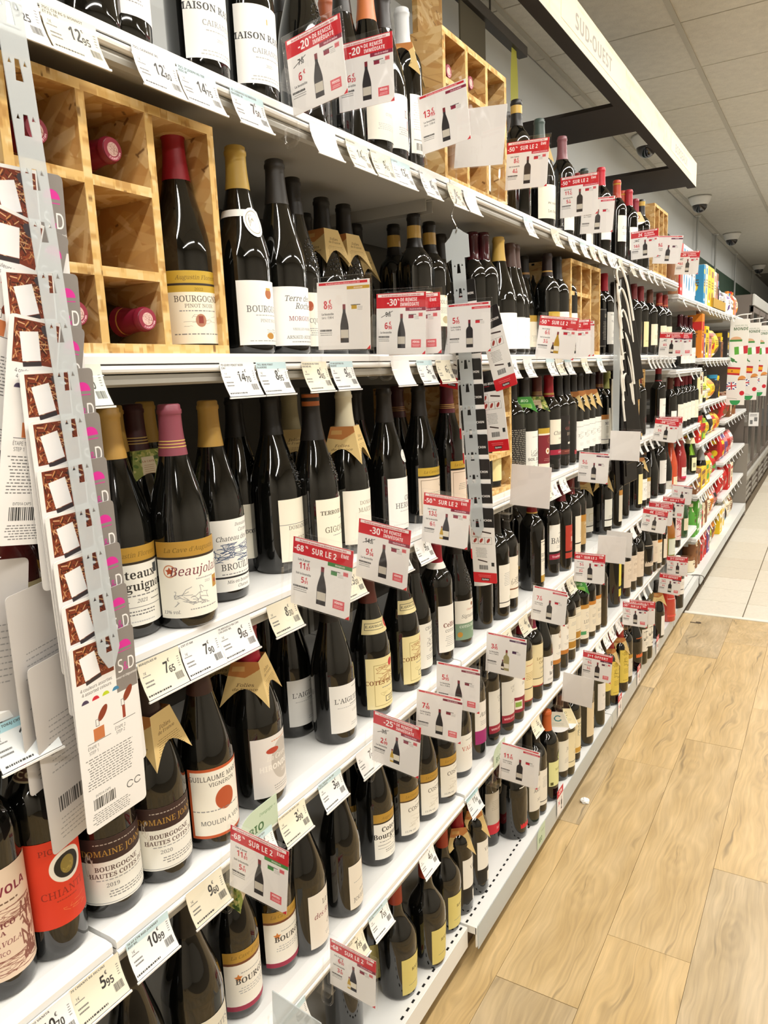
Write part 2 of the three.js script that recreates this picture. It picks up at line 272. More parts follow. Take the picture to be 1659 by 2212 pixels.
const smooth = (pts) => { const out = [], v = pts.map((p) => new THREE.Vector2(p[0] / 1000, p[1] / 1000)); for (let i = 0; i < v.length - 1; i++) { const a = v[Math.max(0, i - 1)], b = v[i], c = v[i + 1], d = v[Math.min(v.length - 1, i + 2)], n = c.y - b.y > 0.012 ? 3 : 1; for (let k = 0; k < n; k++) { const t = k / n, f = (p, q, r, s) => 0.5 * (2 * q + (r - p) * t + (2 * p - 5 * q + 4 * r - s) * t * t + (3 * q - p - 3 * r + s) * t * t * t); out.push(new THREE.Vector2(Math.max(0, n === 1 ? b.x : f(a.x, b.x, c.x, d.x)), n === 1 ? b.y : f(a.y, b.y, c.y, d.y))); } } out.push(v[v.length - 1]); return out; };
const PROFILE = {}, BODY = {};
for (const k in SHAPES) { PROFILE[k] = smooth(SHAPES[k]); BODY[k] = new THREE.LatheGeometry(PROFILE[k], 28); }
function radiusAt(k, y) { const p = PROFILE[k]; for (let i = 1; i < p.length; i++) if (p[i].y >= y && p[i].x > 0.005) { const a = p[i - 1], b = p[i], t = b.y > a.y ? (y - a.y) / (b.y - a.y) : 0; return a.x + (b.x - a.x) * Math.max(0, Math.min(1, t)); } return 0.014; }
const topOf = (k) => PROFILE[k][PROFILE[k].length - 1].y;
// a sheet that follows the bottle's skin: angle 0 looks to the aisle
function wrap(k, y0, y1, ang, mid = 0, off = 0.0005, rows = 1, cols = 14) {
  const pos = [], uv = [], idx = [];
  for (let j = 0; j <= rows; j++) { const y = y0 + (y1 - y0) * j / rows, r = radiusAt(k, y) + off; for (let i = 0; i <= cols; i++) { const a = mid + (i / cols - 0.5) * ang; pos.push(r * Math.cos(a), y, -r * Math.sin(a)); uv.push(i / cols, j / rows); } }
  for (let j = 0; j < rows; j++) for (let i = 0; i < cols; i++) { const a = j * (cols + 1) + i, b = a + cols + 1; idx.push(a, a + 1, b, a + 1, b + 1, b); }
  const g = new THREE.BufferGeometry(); g.setAttribute('position', new THREE.Float32BufferAttribute(pos, 3)); g.setAttribute('uv', new THREE.Float32BufferAttribute(uv, 2)); g.setIndex(idx); g.computeVertexNormals(); return g;
}
const sheetMat = new Map();
const paperMat = (m) => { if (!sheetMat.has(m)) { const c = m.clone(); c.side = THREE.DoubleSide; sheetMat.set(m, c); } return sheetMat.get(m); };
const capGeo = {};
function capsule(k, len) { const key = k + len; if (!capGeo[key]) { const top = topOf(k), y0 = top - len, pts = [new THREE.Vector2(radiusAt(k, y0) + 0.0004, y0), ...PROFILE[k].filter((p) => p.y > y0 + 0.002 && p.x > 0.005).map((p) => new THREE.Vector2(p.x + 0.0008, p.y)), new THREE.Vector2(0.0125, top + 0.0012), new THREE.Vector2(0, top + 0.0014)]; capGeo[key] = new THREE.LatheGeometry(pts, 20); } return capGeo[key]; }
const bandGeo = (k, y0, y1, off = 0.0009) => new THREE.LatheGeometry([new THREE.Vector2(radiusAt(k, y0) + off, y0), new THREE.Vector2(radiusAt(k, y1) + off, y1)], 20);
// folded four sided paper collar with scalloped foot
function collarGeo(yTop, yBot, rTop, rBot, arch, turn = 0) {
  const pos = [], uv = [], idx = [], n = 8;
  for (let f = 0; f < 4; f++) { const a0 = turn + f * Math.PI / 2 - Math.PI / 4, a1 = a0 + Math.PI / 2, q = pos.length / 3;
    for (let j = 0; j < 2; j++) for (let i = 0; i <= n; i++) { const t = i / n, R = (j ? rTop : rBot) * Math.SQRT2 * 1.07, y = j ? yTop : yBot + arch * (1 - (2 * t - 1) ** 2), f2 = j ? 1 : 1 - (y - yBot) / (yTop - yBot) * (1 - rTop / rBot); const x = R * f2 * (Math.cos(a0) * (1 - t) + Math.cos(a1) * t), z = -R * f2 * (Math.sin(a0) * (1 - t) + Math.sin(a1) * t); pos.push(x, y, z); uv.push(t * 0.5 + (f % 2) * 0.5, (y - yBot) / (yTop - yBot)); }
    for (let i = 0; i < n; i++) { const a = q + i, b = a + n + 1; idx.push(a, a + 1, b, a + 1, b + 1, b); } }
  const g = new THREE.BufferGeometry(); g.setAttribute('position', new THREE.Float32BufferAttribute(pos, 3)); g.setAttribute('uv', new THREE.Float32BufferAttribute(uv, 2)); g.setIndex(idx); const h = g.toNonIndexed(); h.computeVertexNormals(); return h;
}
const KRAFT = cell(240, 200, (g, w, h) => { for (const [x, dark] of [[0, 0], [120, 1]]) { g.fillStyle = '#dcbf80'; g.fillRect(x, 0, 120, h); if (dark) { g.fillStyle = '#b9773a'; g.beginPath(); g.moveTo(x, 0); g.lineTo(x + 120, 0); g.lineTo(x + 120, 30); g.lineTo(x + 60, 70); g.lineTo(x, 60); g.fill(); g.fillStyle = '#c99a58'; g.fillRect(x + 10, 20, 50, 22); } say(g, 'Folies', x + 60, dark ? 100 : 55, 20, '#5b4020', 'i'); say(g, 'de France', x + 60, dark ? 120 : 74, 16, '#5b4020', 'i'); if (!dark) micro(g, x + 60, 98, 96, 9, 8, '#7d6236', 2); } }, 0.7);
const LEAFY = cell(240, 140, (g, w, h) => { g.fillStyle = '#8f9a4a'; g.fillRect(0, 0, w, h); for (let k = 0; k < 160; k++) { g.fillStyle = ['#5d7a2c', '#b5b45c', '#3f5a24', '#c9c27a'][k % 4]; g.beginPath(); g.ellipse(rnd() * w, rnd() * h, rr(4, 14), rr(3, 8), rr(0, 3), 0, 7); g.fill(); } for (const x of [60, 180]) { g.fillStyle = '#e0cfae'; g.fillRect(x - 26, 30, 52, 84); say(g, 'LA CAVE', x, 50, 11, '#9a5b3c', 'b'); micro(g, x, 66, 40, 5, 9, '#a9744e', 2); } }, 0.7);
const BIO_TAG = cell(240, 140, (g, w, h) => { g.fillStyle = '#3f8d33'; g.fillRect(0, 0, w, h); for (const x of [60, 180]) { say(g, 'BIO', x, 34, 32, '#d7ecc6', 'S'); g.fillStyle = '#79b43f'; g.fillRect(x - 40, 62, 80, 36); g.strokeStyle = '#fff'; g.strokeRect(x - 40, 62, 80, 36); } }, 0.7);
const VTAG = cell(240, 140, (g, w, h) => { g.fillStyle = '#e9dcb4'; g.fillRect(0, 0, w, h); for (const x of [60, 180]) { say(g, 'E', x, 50, 50, '#4a3a1a', 'n'); micro(g, x, 96, 70, 3, 9, '#8d7c50', 2); } }, 0.7);
const TEALTAG = cell(240, 140, (g, w, h) => { g.fillStyle = '#e3dcc8'; g.fillRect(0, 0, w, h); for (const x of [60, 180]) { g.strokeStyle = '#3d7d80'; g.lineWidth = 9; g.beginPath(); g.arc(x, 60, 24, 0.4, 5.6); g.stroke(); micro(g, x, 104, 70, 3, 9, '#8d8c80', 2); } }, 0.7);
const HEART = cell(240, 140, (g, w, h) => { g.fillStyle = '#f0d9a4'; g.fillRect(0, 0, w, h); for (const x of [60, 180]) { g.strokeStyle = '#a83a2e'; g.lineWidth = 6; g.beginPath(); g.moveTo(x, 108); g.bezierCurveTo(x - 50, 70, x - 30, 34, x, 60); g.bezierCurveTo(x + 30, 34, x + 50, 70, x, 108); g.stroke(); } }, 0.7);
const COLLARS = { kraft: [KRAFT, 0.018, 0.036, 0.028, 0.05], leafy: [LEAFY, 0.017, 0.029, 0.012, 0.03], bio: [BIO_TAG, 0.017, 0.03, 0.016, 0.02], vtag: [VTAG, 0.017, 0.032, -0.02, 0.02], teal: [TEALTAG, 0.017, 0.031, -0.016, 0.03], heart: [HEART, 0.017, 0.034, -0.012, 0.02], yel: [KRAFT, 0.016, 0.026, 0.02, 0.02] };

// d: shape, capsule colour, capsule length mm, extras, then labels [width mm, height mm, foot mm, ground, print]
const W = '#f3f0e6', CR = '#ece0bd', GD = '#b48f3f';
const GOLDTOP = 'r 0 0 100 21 #b8923a;r 0 21 100 3 #3a2a10;t La_Cave_d\'Augustin 50 11 8 #6d5418 i;';
const DESIGN = {
  plain: ['bur', '#1d1712', 60, {}],
  apollon: ['bur', '#5a2030', 60, {}, [86, 88, 26, '#efe9ea', 't Grand 38 34 15 #555 i;t Apollon 48 52 15 #555 i;e 70 40 8 15 #e0a9b4;e 78 58 6 10 #d795a6;m 40 74 60 3 #888']],
  ravoire: ['bur', '#15110f', 60, {}, [100, 104, 20, '#f6f5f1', 't MAISON_RAVOIRE 50 40 12 #2b2b2b b;t CAIRANNE 50 58 9.5 #777 n;m 50 66 50 1 #aaa;t 2021 50 76 5 #888 n;r 49 16 2 7 #c3a052;m 50 90 60 2 #b5b5b5']],
  embossed: ['bur', '#120f0e', 62, { crest: 1 }],
  orangeneck: ['bur', '#a3522a', 70, {}, [90, 60, 25, W, 'm 50 40 60 5 #777']],
  orangeneck2: ['bur', '#c9743f', 66, {}, [96, 74, 22, '#f6f3e6', 't CUVEE 50 40 9 #999 n;m 50 62 60 4 #bbb']],
  hermit: ['bur', '#201814', 60, {}, [96, 96, 20, '#f5f3ec', 't DIT 64 34 18 #6b2d2d n;m 60 60 60 4 #aaa;r 58 44 4 18 #8d2d35']],
  greycollar: ['bor', '#c8cacb', 74, { collar: 'kraft' }, [58, 108, 28, '#f3f1ea', 'm 50 14 80 12 #b7b7b7;m 30 76 40 1 #333;B 20 82 60 12']],
  crimsongold: ['bor', '#9b2432', 62, { ring: ['#c9a347', 2, 9] }, [88, 92, 26, W, 'm 50 30 60 6 #aaa']],
  blackgold: ['bor', '#17130f', 66, { ring: ['#c8a651', 14, 34], seal: ['#d9cf52', 92, 17] }],
  picsaint: ['wide', '#3b4a44', 64, { collar: 'kraft' }, [120, 92, 22, '#f1ecd7', 'y 24 10 #0e0d0b;t PIC_SAINT_LOUP 50 54 8 #333 b;t Les_Hauts_de 50 78 11 #333 n']],
  greengrey: ['bor', '#3e4f49', 66, {}], mauve: ['bor', '#7c4a50', 68, {}, [80, 70, 20, W, 'm 50 30 60 6 #999']], greycollar2: ['bor', '#5d6263', 66, { collar: 'yel' }],
  redcap: ['bor', '#8f1f2a', 66, {}], greencap: ['bor', '#2f3d38', 66, {}, [80, 80, 30, W, 'm 50 30 60 6 #999']], redwhite: ['bor', '#c1172c', 62, {}, [92, 96, 48, '#f1efe8', 'm 50 26 60 6 #999']],
  orangered: ['bor', '#b8432a', 66, { ring: ['#c2912f', 12, 17] }, [88, 96, 70, '#f3efdf', 't L\'Esprit 50 46 15 #444 i;m 50 64 60 3 #777']], redwhite2: ['bor', '#b02a34', 62, {}, [88, 90, 60, '#f3f1ea', 't CHATEAU 50 40 10 #444 n;m 50 60 60 4 #777']],
  heart: ['bor', '#8e2334', 62, { collar: 'heart' }, [88, 86, 60, '#f3f1ea', 't Le_Clos 50 40 13 #444 i;m 50 60 60 4 #777']], goldblack: ['bor', '#1b1510', 64, { ring: ['#c8a651', 8, 26] }, [70, 58, 66, CR, 'm 50 40 60 4 #777']], goldblack2: ['bor', '#1b1510', 60, {}],
  clearb: ['bor', '#b9bcbd', 50, { glass: 'clear' }, [70, 60, 40, '#e8e8e8', 'm 50 30 60 6 #888']], roseb: ['bor', '#a98a80', 58, { glass: 'rose' }, [70, 80, 40, '#ecd9d0', 'm 50 30 60 6 #888']],
  augustin: ['bur', '#9c1c2c', 66, {}, [86, 96, 14, '#f2ecda', 'r 0 0 100 17 #c2a032;t Augustin_Florent 50 9 8 #6d5418 i;r 0 17 100 3 #2a1d12;r 0 20 100 9 #c2a032;t 2022 50 25 6 #6d5418 n;t BOURGOGNE 50 38 11.5 #4a4038 n;t PINOT_NOIR 50 48 7.5 #6b5f52 n;m 50 54 70 1 #888;k 22 60 56 16 #a9a294 7;e 50 68 9 9 #b07a60;r 46 62 8 10 #8d3a30;m 50 86 90 1 #777']],
  bourgogneN: ['bur', '#c7a64f', 60, { neckseal: '#f7f6f2' }, [104, 92, 13, '#f7f6f1', 'e 50 20 7 8 #b0683c;r 45 11 10 4 #c6a14a;t BOURGOGNE 50 44 13.5 #4b4b4b n;m 50 53 50 1 #aaa;t PINOT_NOIR 50 62 7 #888 n;e 50 86 8 5 #c08b3c;k 34 76 32 8 #999 4;m 50 93 80 1 #aaa']],
  morgon: ['bur', '#2b2723', 66, {}, [100, 90, 13, '#f7f6f2', 't Terre_des 44 20 13 #444 i;t Roches 56 33 14 #444 i;o 80 14 7 #999;t MORGON 46 54 11 #6d2a3a n;t VIEILLES_VIGNES 50 72 5.5 #666 n;t ARNAUD_AUCOEUR 50 86 7.5 #3c3c3c n;m 50 93 50 1 #777']],
  vacq: ['bur', '#1f1a17', 60, { crest: 1 }, [88, 90, 15, '#efeddf', 'e 30 25 8 9 #a9502e;t VACQUEYRAS 50 52 12 #333 n;m 50 66 50 4 #888']],
  folies: ['bur', '#191513', 62, { collar: 'kraft', crest: 1 }], folieplain: ['bur', '#2a1d18', 62, { collar: 'kraft' }],
  coldel: ['bor', '#191513', 70, { ring: ['#bf9a4a', 24, 50], seal2: 1 }, [80, 70, 66, '#f2ecd8', 't COL_DE_L 52 22 16 #333 n;r 46 0 8 6 #c9b27a;m 50 40 60 5 #888;e 50 78 16 12 #b9ab84']],
  maroonneck: ['bor', '#3c0f16', 66, { gloss: 1 }, [84, 90, 30, W, 't CHATEAU 50 36 11 #555 n;m 50 54 60 6 #999']],
  bigwhite: ['wide', '#c9a550', 60, {}, [136, 92, 14, '#f8f7f3', 'k 58 30 4 6 #777 3;t , 62 56 14 #555 n']], bigwhite2: ['bur', '#5a4038', 62, {}, [120, 84, 16, '#f7f6f1', 'k 60 30 10 12 #b09a7a 4;m 60 60 20 2 #bbb']],
  goldflower: ['bur', '#1b1613', 64, { ring: ['#b0803a', 48, 54] }, [84, 94, 26, '#e9dfc8', 'r 0 0 100 20 #b8923a;s 62 44 9 #c9702f;m 50 64 60 5 #998']], goldflower2: ['bor', '#2a1a17', 66, { ring: ['#c49a4a', 50, 54] }, [84, 100, 28, '#f2ead4', 'r 0 0 100 19 #c2a032;s 46 40 9 #c9702f;m 50 60 60 5 #998']],
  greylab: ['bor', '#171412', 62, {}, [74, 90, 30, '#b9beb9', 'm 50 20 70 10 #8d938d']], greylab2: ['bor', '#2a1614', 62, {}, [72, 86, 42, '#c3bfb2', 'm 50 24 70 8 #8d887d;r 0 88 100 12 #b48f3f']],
  cowhite: ['bor', '#171412', 68, {}, [84, 92, 40, '#f4f2ea', 't CO 52 36 22 #333 n;m 50 52 50 1 #888;k 30 62 40 18 #999 5']],
  lea: ['bor', '#1a1513', 60, {}, [84, 140, 28, '#15110f', 'f 5 3 90 94 #cfc8b8;t LEA 58 18 13 #d8d0bc S;m 55 34 60 12 #b9b2a2']], lil: ['bor', '#b3142c', 64, {}, [70, 118, 40, '#f2f0e9', 'm 50 8 60 1 #333;k 30 26 40 14 #888 6;t Lila 58 62 10 #444 n;m 50 78 40 3 #999']],
  hexdark: ['bor', '#201815', 60, {}, [70, 92, 40, '#4b463f', 'f 10 6 80 88 #c9c2b0']], darkred: ['bor', '#6d1f22', 64, {}], creamtall: ['bor', '#7d1d20', 64, {}, [66, 110, 36, '#efe3ac', 'r 80 0 20 100 #c5a85a;m 46 76 60 1 #444']], creamwide: ['bor', '#5f3524', 60, {}, [84, 96, 46, '#f1e9cd', 't Arc 54 36 18 #8d8468 i;m 50 52 60 5 #aaa080']],
  script: ['bor', '#8a2a24', 62, { ring: ['#d0833c', 50, 53] }, [84, 80, 62, '#efe7c8', 't Merle 54 42 20 #7d7558 i;m 50 70 60 3 #998']], yellowtall: ['bor', '#2c1512', 62, {}, [60, 140, 30, '#f0e4a6', 't L 62 40 15 #b0892f b;m 60 56 40 4 #c5a85a']],
  tokaj: ['tok', '#5d1f1c', 56, { glass: 'amber' }, [112, 104, 16, '#e6d6a4', 'k 8 4 84 18 #a98c4a 14;k 8 80 84 18 #a98c4a 14;e 50 48 37 36 #f2eddc;m 50 22 30 1 #777;t Grof_Tokay 50 34 8 #a97c5a i;t TOKAJI_ASZU 50 48 9.5 #8d3f28 b;m 50 57 40 1 #777;t 2003 44 66 6 #777 n;k 36 72 30 8 #a9603c 6']],
  coteaux: ['bur', '#b99047', 64, {}, [94, 104, 18, '#f5f3ea', 'r 0 0 100 19 #b98f35;r 0 19 100 3 #2c2010;t Augustin_Florent 54 10 8 #7d6122 i;t Coteaux 52 35 15 #2e2a26 b;t Bourguignons 56 50 15 #2e2a26 b;m 54 61 84 1 #777;t 2021 60 69 6.5 #444 i;r 8 69 34 0.8 #444;r 74 69 20 0.8 #444;r 8 76 86 0.7 #777;m 54 81 60 2 #666;r 84 26 10 12 #3a3f44;m 60 94 40 1 #bbb']],
  coteauxg: ['bur', '#2a1c16', 62, {}, [94, 96, 18, '#f5f3ea', 'r 0 0 100 15 #b98f35;t Coteaux 50 36 15 #2e2a26 b;t Bourguignons 52 52 15 #2e2a26 b;r 76 24 12 14 #6d2a2a;m 54 64 84 5 #777']],
  beauj: ['bur', '#87424f', 66, { ring2: '#cfae62' }, [100, 104, 16, '#f5f2e6', 'r 0 0 100 20 #b48a35;r 0 20 100 3 #33240f;t La_Cave_d\'Augustin 50 11 8 #6d5418 i;o 18 38 8 #c9805a;s 18 38 6 #b5502a;t Beaujolais 58 39 16 #6d2530 i;m 66 50 34 1 #999;t 2021 70 56 4.5 #999 n;k 22 60 46 24 #9a9a9a 14;r 80 52 14 16 #b8892e;c 87 60 3 #9b2a2a;m 62 89 50 1 #999;t 13%_vol. 16 92 6 #555 i']],
  vine: ['bur', '#42161a', 68, { ring2: '#cfae62', collar: 'leafy', medal: 1 }], goldcap: ['bur', '#bb9446', 64, {}],
  brouilly: ['bur', '#bb9446', 66, {}, [100, 108, 16, '#f3f1ea', 't Domaine_de 62 8 6 #555 i;t Cuvee 60 16 7 #555 i;t Chateau_des_Lacs 52 26 9 #444 i;k 10 33 84 26 #4a5a78 26;t BROUILLY 50 66 12 #333 n;m 50 75 70 1 #888;r 0 79 100 2.5 #222;t Mis_en_bouteille_au 54 87 6 #444 i;t Chateau 54 94 6 #444 i']],
  gigshade: ['bur', '#15120f', 66, { crest: 1 }, [92, 94, 24, '#f2ecd9', 'r 64 14 16 24 #6d6a60;e 58 34 8 7 #9a7a3c;r 0 46 100 0.8 #777;t DOMAINE_DU_TERME 54 50 9 #3f3c36 b;t GIGONDAS 66 72 13 #6b5a3a n;m 52 88 60 1 #8d8a7a']],
  embossgig: ['wide', '#14110f', 66, { crest: 1 }, [106, 106, 20, '#f2ecd9', 'r 70 8 14 22 #6d6a60;e 62 28 8 6 #b08a40;r 0 40 100 0.8 #777;t DOMAINE_DU_TERME 58 46 8.5 #55524a n;t GIGONDAS 60 66 12 #6b5a3a n']],
  terroir: ['bur', '#1d1917', 78, { ring: ['#bf6a35', 0, 20], oval: 1 }, [100, 100, 18, '#f3efdc', 't TERROIR 30 24 10 #4a4334 b;e 66 20 9 11 #c08a4a;r 62 14 8 8 #a5542c;m 60 36 30 1 #999;t GIGONDAS 50 54 14 #5a543f n;m 54 64 50 1 #999']],
  martin: ['bur', '#d8d0b4', 66, { collar: 'kraft' }, [100, 100, 18, '#f3efe2', 't DOMAINE 56 24 10 #8d8675 n;t MARTIN 50 37 11 #8d8675 n;t RASTEAU 50 72 9 #bbb6a8 n']],
  creamcollar: ['bur', '#b5aa84', 70, { collar: 'kraft' }], seal: ['bur', '#17130f', 62, { seal: ['#b9b7ac', 150, 11] }],
  crozes: ['bur', '#24201d', 66, { seal: ['#f4f3ee', 162, 13] }, [104, 104, 16, '#f7f6f2', 'k 56 16 24 14 #777 6;t CROZES 62 40 13 #4a4a4a n;t HERMITAGE 56 54 14 #4a4a4a n;m 54 64 70 1 #bbb;c 88 90 4 #b8972f;m 30 90 50 1 #ccc']],
  ringcap: ['bur', '#42181c', 70, { ring2: '#b98a4a' }], goldband: ['bur', '#1d1815', 64, {}, [100, 104, 18, '#ead9c4', 'r 0 0 100 17 #c2a032;r 0 17 100 4 #1a1208;t La_Cave_d\'Augustin 50 9 8 #6d5418 i;f 6 26 90 70 #8d7a60;k 56 28 30 14 #6d5a38 10;m 50 52 60 4 #998']], goldband2: ['bur', '#561b26', 66, { ring2: '#cfae62' }, [92, 102, 18, '#ecdcc8', 'r 0 0 100 17 #c2a032;r 0 17 100 4 #1a1208;t La_Cave_d\'Augustin 50 9 8 #6d5418 i;f 6 26 90 70 #8d7a60;s 84 36 7 #6d5a38;m 50 52 60 4 #998']],
  blackprint: ['bor', '#1a1614', 60, {}, [130, 130, 30, '#15110f', 'm 50 3 96 23 #a9a496']], sol: ['bor', '#2a2624', 62, { collar: 'bio' }, [84, 116, 30, '#f3f2ea', 'm 50 14 60 1 #bbb;r 68 10 4 7 #b08a40;k 20 44 60 18 #444 12;t SOL_DE_VIE 50 70 11 #333 b;m 60 78 40 1 #999;r 8 86 26 9 #6fa83a;m 70 90 30 1 #777']],
  claret: ['bor', '#552420', 66, { collar: 'leafy', ring2: '#c2a05a' }, [84, 124, 22, '#7c1f2a', 'r 0 0 100 13 #c2a032;r 0 13 100 4 #f0ead8;o 50 30 10 #b57c50;c 40 56 11 #efe6d2;s 40 56 8 #b5702f;r 0 86 100 14 #efe6d2;m 50 74 60 2 #b58a80']],
  chatred: ['bor', '#a3192b', 66, { ring: ['#c49a4a', 54, 60] }, [84, 124, 40, '#120f0d', 'r 0 0 100 62 #f0e9d6;t Chateau 50 34 13 #444 i;k 62 4 12 12 #b5502a 5;t GRAVES 54 48 6 #555 n;r 0 76 100 13 #a31f3a;t Cotes_de 54 82 7 #f0d9d9 i;c 92 76 6 #a31f3a']],
  orred: ['bor', '#171412', 66, {}, [84, 130, 40, '#191513', 'r 0 0 100 62 #211c1a;t LE 54 18 9 #a9605a b;t GRAND 54 32 10 #8d4a44 b;t D\'OR 54 46 10 #b0a090 b;r 40 66 30 5 #e9e4da;r 0 84 100 12 #6d2f28;m 50 88 70 1 #c98a70']], blacktall: ['bor', '#171412', 66, {}, [24, 14, 36, '#9b3038', 'm 50 40 80 2 #ddd']],
  kraftwhite: ['bor', '#1d1916', 66, { collar: 'kraft' }, [92, 100, 40, '#f4f2ec', 'm 50 18 80 1 #777;k 24 36 60 22 #8a8a86 10;m 50 74 40 3 #bbb']], medoc: ['bor', '#3a1714', 62, { ring2: '#b98a4a' }, [84, 110, 30, '#f1ede0', 'r 0 0 100 16 #b8793a;t MEDOC 54 30 13 #444 b;k 30 40 40 24 #777 8;r 30 40 40 24 #d8d3c2;r 0 84 100 2 #333;m 50 74 50 2 #999']],
  greenlab: ['bor', '#a3a35c', 66, {}, [80, 120, 40, '#f0ecdc', 'k 40 6 40 36 #555 14;m 50 60 60 6 #999']], goldgrey: ['bor', '#1d1512', 66, { ring2: '#b98a4a' }, [84, 100, 36, '#ddd8cc', 'r 0 0 100 18 #b8923a;t Haut 54 36 14 #777 i;c 70 56 4 #c96a4a;m 50 70 60 4 #aaa']],
  lichat: ['bor', '#8d1f24', 66, { ring: ['#1d1512', 30, 60] }, [84, 112, 36, '#f4f1e8', 't LI 60 44 14 #333 b;t CHATEAU 50 30 9 #555 n;m 50 64 60 5 #aaa']], whitemid: ['bor', '#5a2c1c', 62, {}, [84, 84, 36, '#f4f2ec', 'm 56 40 60 5 #bbb']],
  smallred: ['bor', '#7c1c28', 54, {}, [88, 104, 42, '#f4efe0', 'm 50 20 60 3 #bbb;k 30 46 40 14 #999 4;m 50 86 30 1 #333']], smallred2: ['bor', '#a58a58', 60, {}, [90, 110, 34, '#f3ead4', 't Grand 50 44 12 #a59a80 i;m 50 64 60 4 #bbb;m 60 92 30 1 #333']],
  nero: ['bor', '#2a1512', 62, {}, [112, 132, 26, '#e9d2bb', 't VANITA 34 9 9 #6d2030 n;t NERO_D\'AVOLA 42 20 11 #7d1f36 S;m 50 30 60 1 #6d5040;k 3 36 94 14 #8a5548 26;k 3 82 94 14 #8a5548 26;k 76 40 20 50 #8a5548 22;k 3 40 18 50 #8a5548 22;t BIOLOGICO 46 50 7 #6d2a30 b;t SICILIA 46 57 6 #6d2a30 b;t NERO_D\'AVOLA 46 67 6.5 #6d2a30 i;t BIOLOGICO 46 76 5 #6d2a30 s']],
  chianti: ['bor', '#d8431c', 62, { docg: 1 }, [92, 112, 44, '#dc3a1e', 't PICCINI 46 12 9 #7c1c12 n;e 60 34 24 18.5 #f0e9dc;e 60 34 18 14 #1d1a16;e 60 34 10 10 #8d7a36;k 53 27 14 14 #b59c4a 6;t CHIANTI 52 62 11.5 #8f1f10 n;m 54 70 30 1 #a52a14;k 48 78 34 12 #e7a05a 5']],
  joannet19: ['bur', '#37211b', 62, {}, [108, 92, 22, '#efede4', 'r 0 0 100 35 #3a2420;m 46 8 60 1 #cfc6b8;t DOMAINE_JOANNET 52 22 12 #c79a3f n;k 6 20 10 40 #d8d0c4 5;t BOURGOGNE 44 46 9.5 #55403a b;t HAUTES_COTES_DE_N 50 56 9 #55403a b;m 50 62 66 1 #999;t 2019 36 71 8 #555 n;m 60 80 60 3 #777;r 0 97 100 1 #999']],
  guillaume: ['bur', '#3f2620', 66, {}, [92, 108, 20, '#f3efe2', 'r 0 0 100 4 #c4582c;r 0 96 100 4 #c4582c;r 0 0 4 100 #c4582c;r 96 0 4 100 #c4582c;t GUILLAUME_MARTIN 52 14 9.5 #3f3a34 s;t VIGNERON 56 23 8 #3f3a34 s;e 58 47 17 16 #b8542e;m 46 60 86 1 #888;t MOULIN_A_VENT 54 78 9 #555 s']],
  hironde: ['wide', '#a5182c', 62, { collar: 'kraft' }, [100, 100, 20, '#e4dfda', 'e 56 44 24 34 #c3bcb4;e 36 24 12 5 #b5432f;m 56 8 50 1 #c9805a;t La_Cave_des 54 36 11 #efeae2 i;t HIRONDELLES 54 52 13 #f3efe8 S;t 2020 60 64 7 #efeae2 n;m 54 84 40 3 #999']],
  laigue: ['bur', '#1e1a17', 66, {}, [96, 92, 24, '#efeeea', 'm 62 8 30 1 #777;t L\'AIGUEBRUN 54 33 14 #3a3a3a n;m 60 43 44 1 #444;m 40 47 60 1 #bbb;t LUBERON 62 60 6.5 #b5b2aa n;m 60 84 40 2 #aaa']],
  cotesrhone: ['bur', '#5a2a22', 66, { badge: 1 }, [102, 106, 18, '#ede0a8', 'f 16 14 78 80 #b5a468;k 20 18 66 28 #b58a58 20;c 58 14 8 #c4262a;t COTES_DU_RHONE 54 48 12 #7d4a22 b;m 56 58 60 1 #777;k 30 66 40 14 #b5a468 6;f 40 78 46 10 #333;t GUIGAL 62 83 7 #333 b']],
  chatewhite: ['bur', '#201b18', 62, {}, [98, 104, 18, '#efede4', 't CHATEAU 60 12 10 #3a3a3a n;t RUTIE 64 24 10 #3a3a3a n;k 40 34 44 18 #555 14;t COTES 62 62 9 #444 n;m 60 72 50 3 #888']],
  cellier: ['bor', '#a3182e', 70, { ring: ['#efece4', 60, 74] }, [78, 112, 30, '#f3f0e8', 'y 10 9 #0e0d0b;t Cellier 46 42 13 #6d2f20 b;t COTES_DU 52 55 9 #444 n;m 50 66 60 6 #aaa;c 92 30 5 #444']],
  signature: ['bur', '#221d1a', 64, { crest: 1 }, [98, 100, 20, '#f0ece0', 'c 52 12 5 #8d5a3c;t Chateauneuf 50 24 6 #c05a4a i;t Signature 44 40 12 #6d6a66 i;r 0 58 100 42 #7f9a80;t COTES_DE_RHONE 52 66 9 #dfe6da b;t Villages 64 80 8 #dfe6da i;c 12 86 7 #c08a30']],
  cutlabel: ['bor', '#15110f', 62, {}, [110, 70, 120, '#e9e7e0', 'm 50 20 70 6 #999']], whiteslim: ['bor', '#1d1916', 62, {}, [70, 118, 36, '#efeade', 'm 50 20 60 8 #aaa;r 0 88 100 2 #333;r 60 78 22 8 #7f9a4a']], cochat: ['bor', '#1d1916', 62, {}, [78, 120, 40, '#f1e9d8', 't Co 66 20 16 #555 i;k 20 44 70 24 #6d6558 14;r 0 76 100 3 #7d4a2a;r 68 86 20 4 #333']],
  creamstrip: ['bor', '#8f1c20', 62, { ring: ['#c49a4a', 58, 62] }, [52, 132, 26, '#f0eada', 'r 0 4 100 1.5 #444;m 50 12 70 1 #333;t ROCHE 54 36 12 #555 n;t CORBIERES 54 48 9 #555 n;m 50 58 60 6 #999;r 0 84 100 16 #b8923a']],
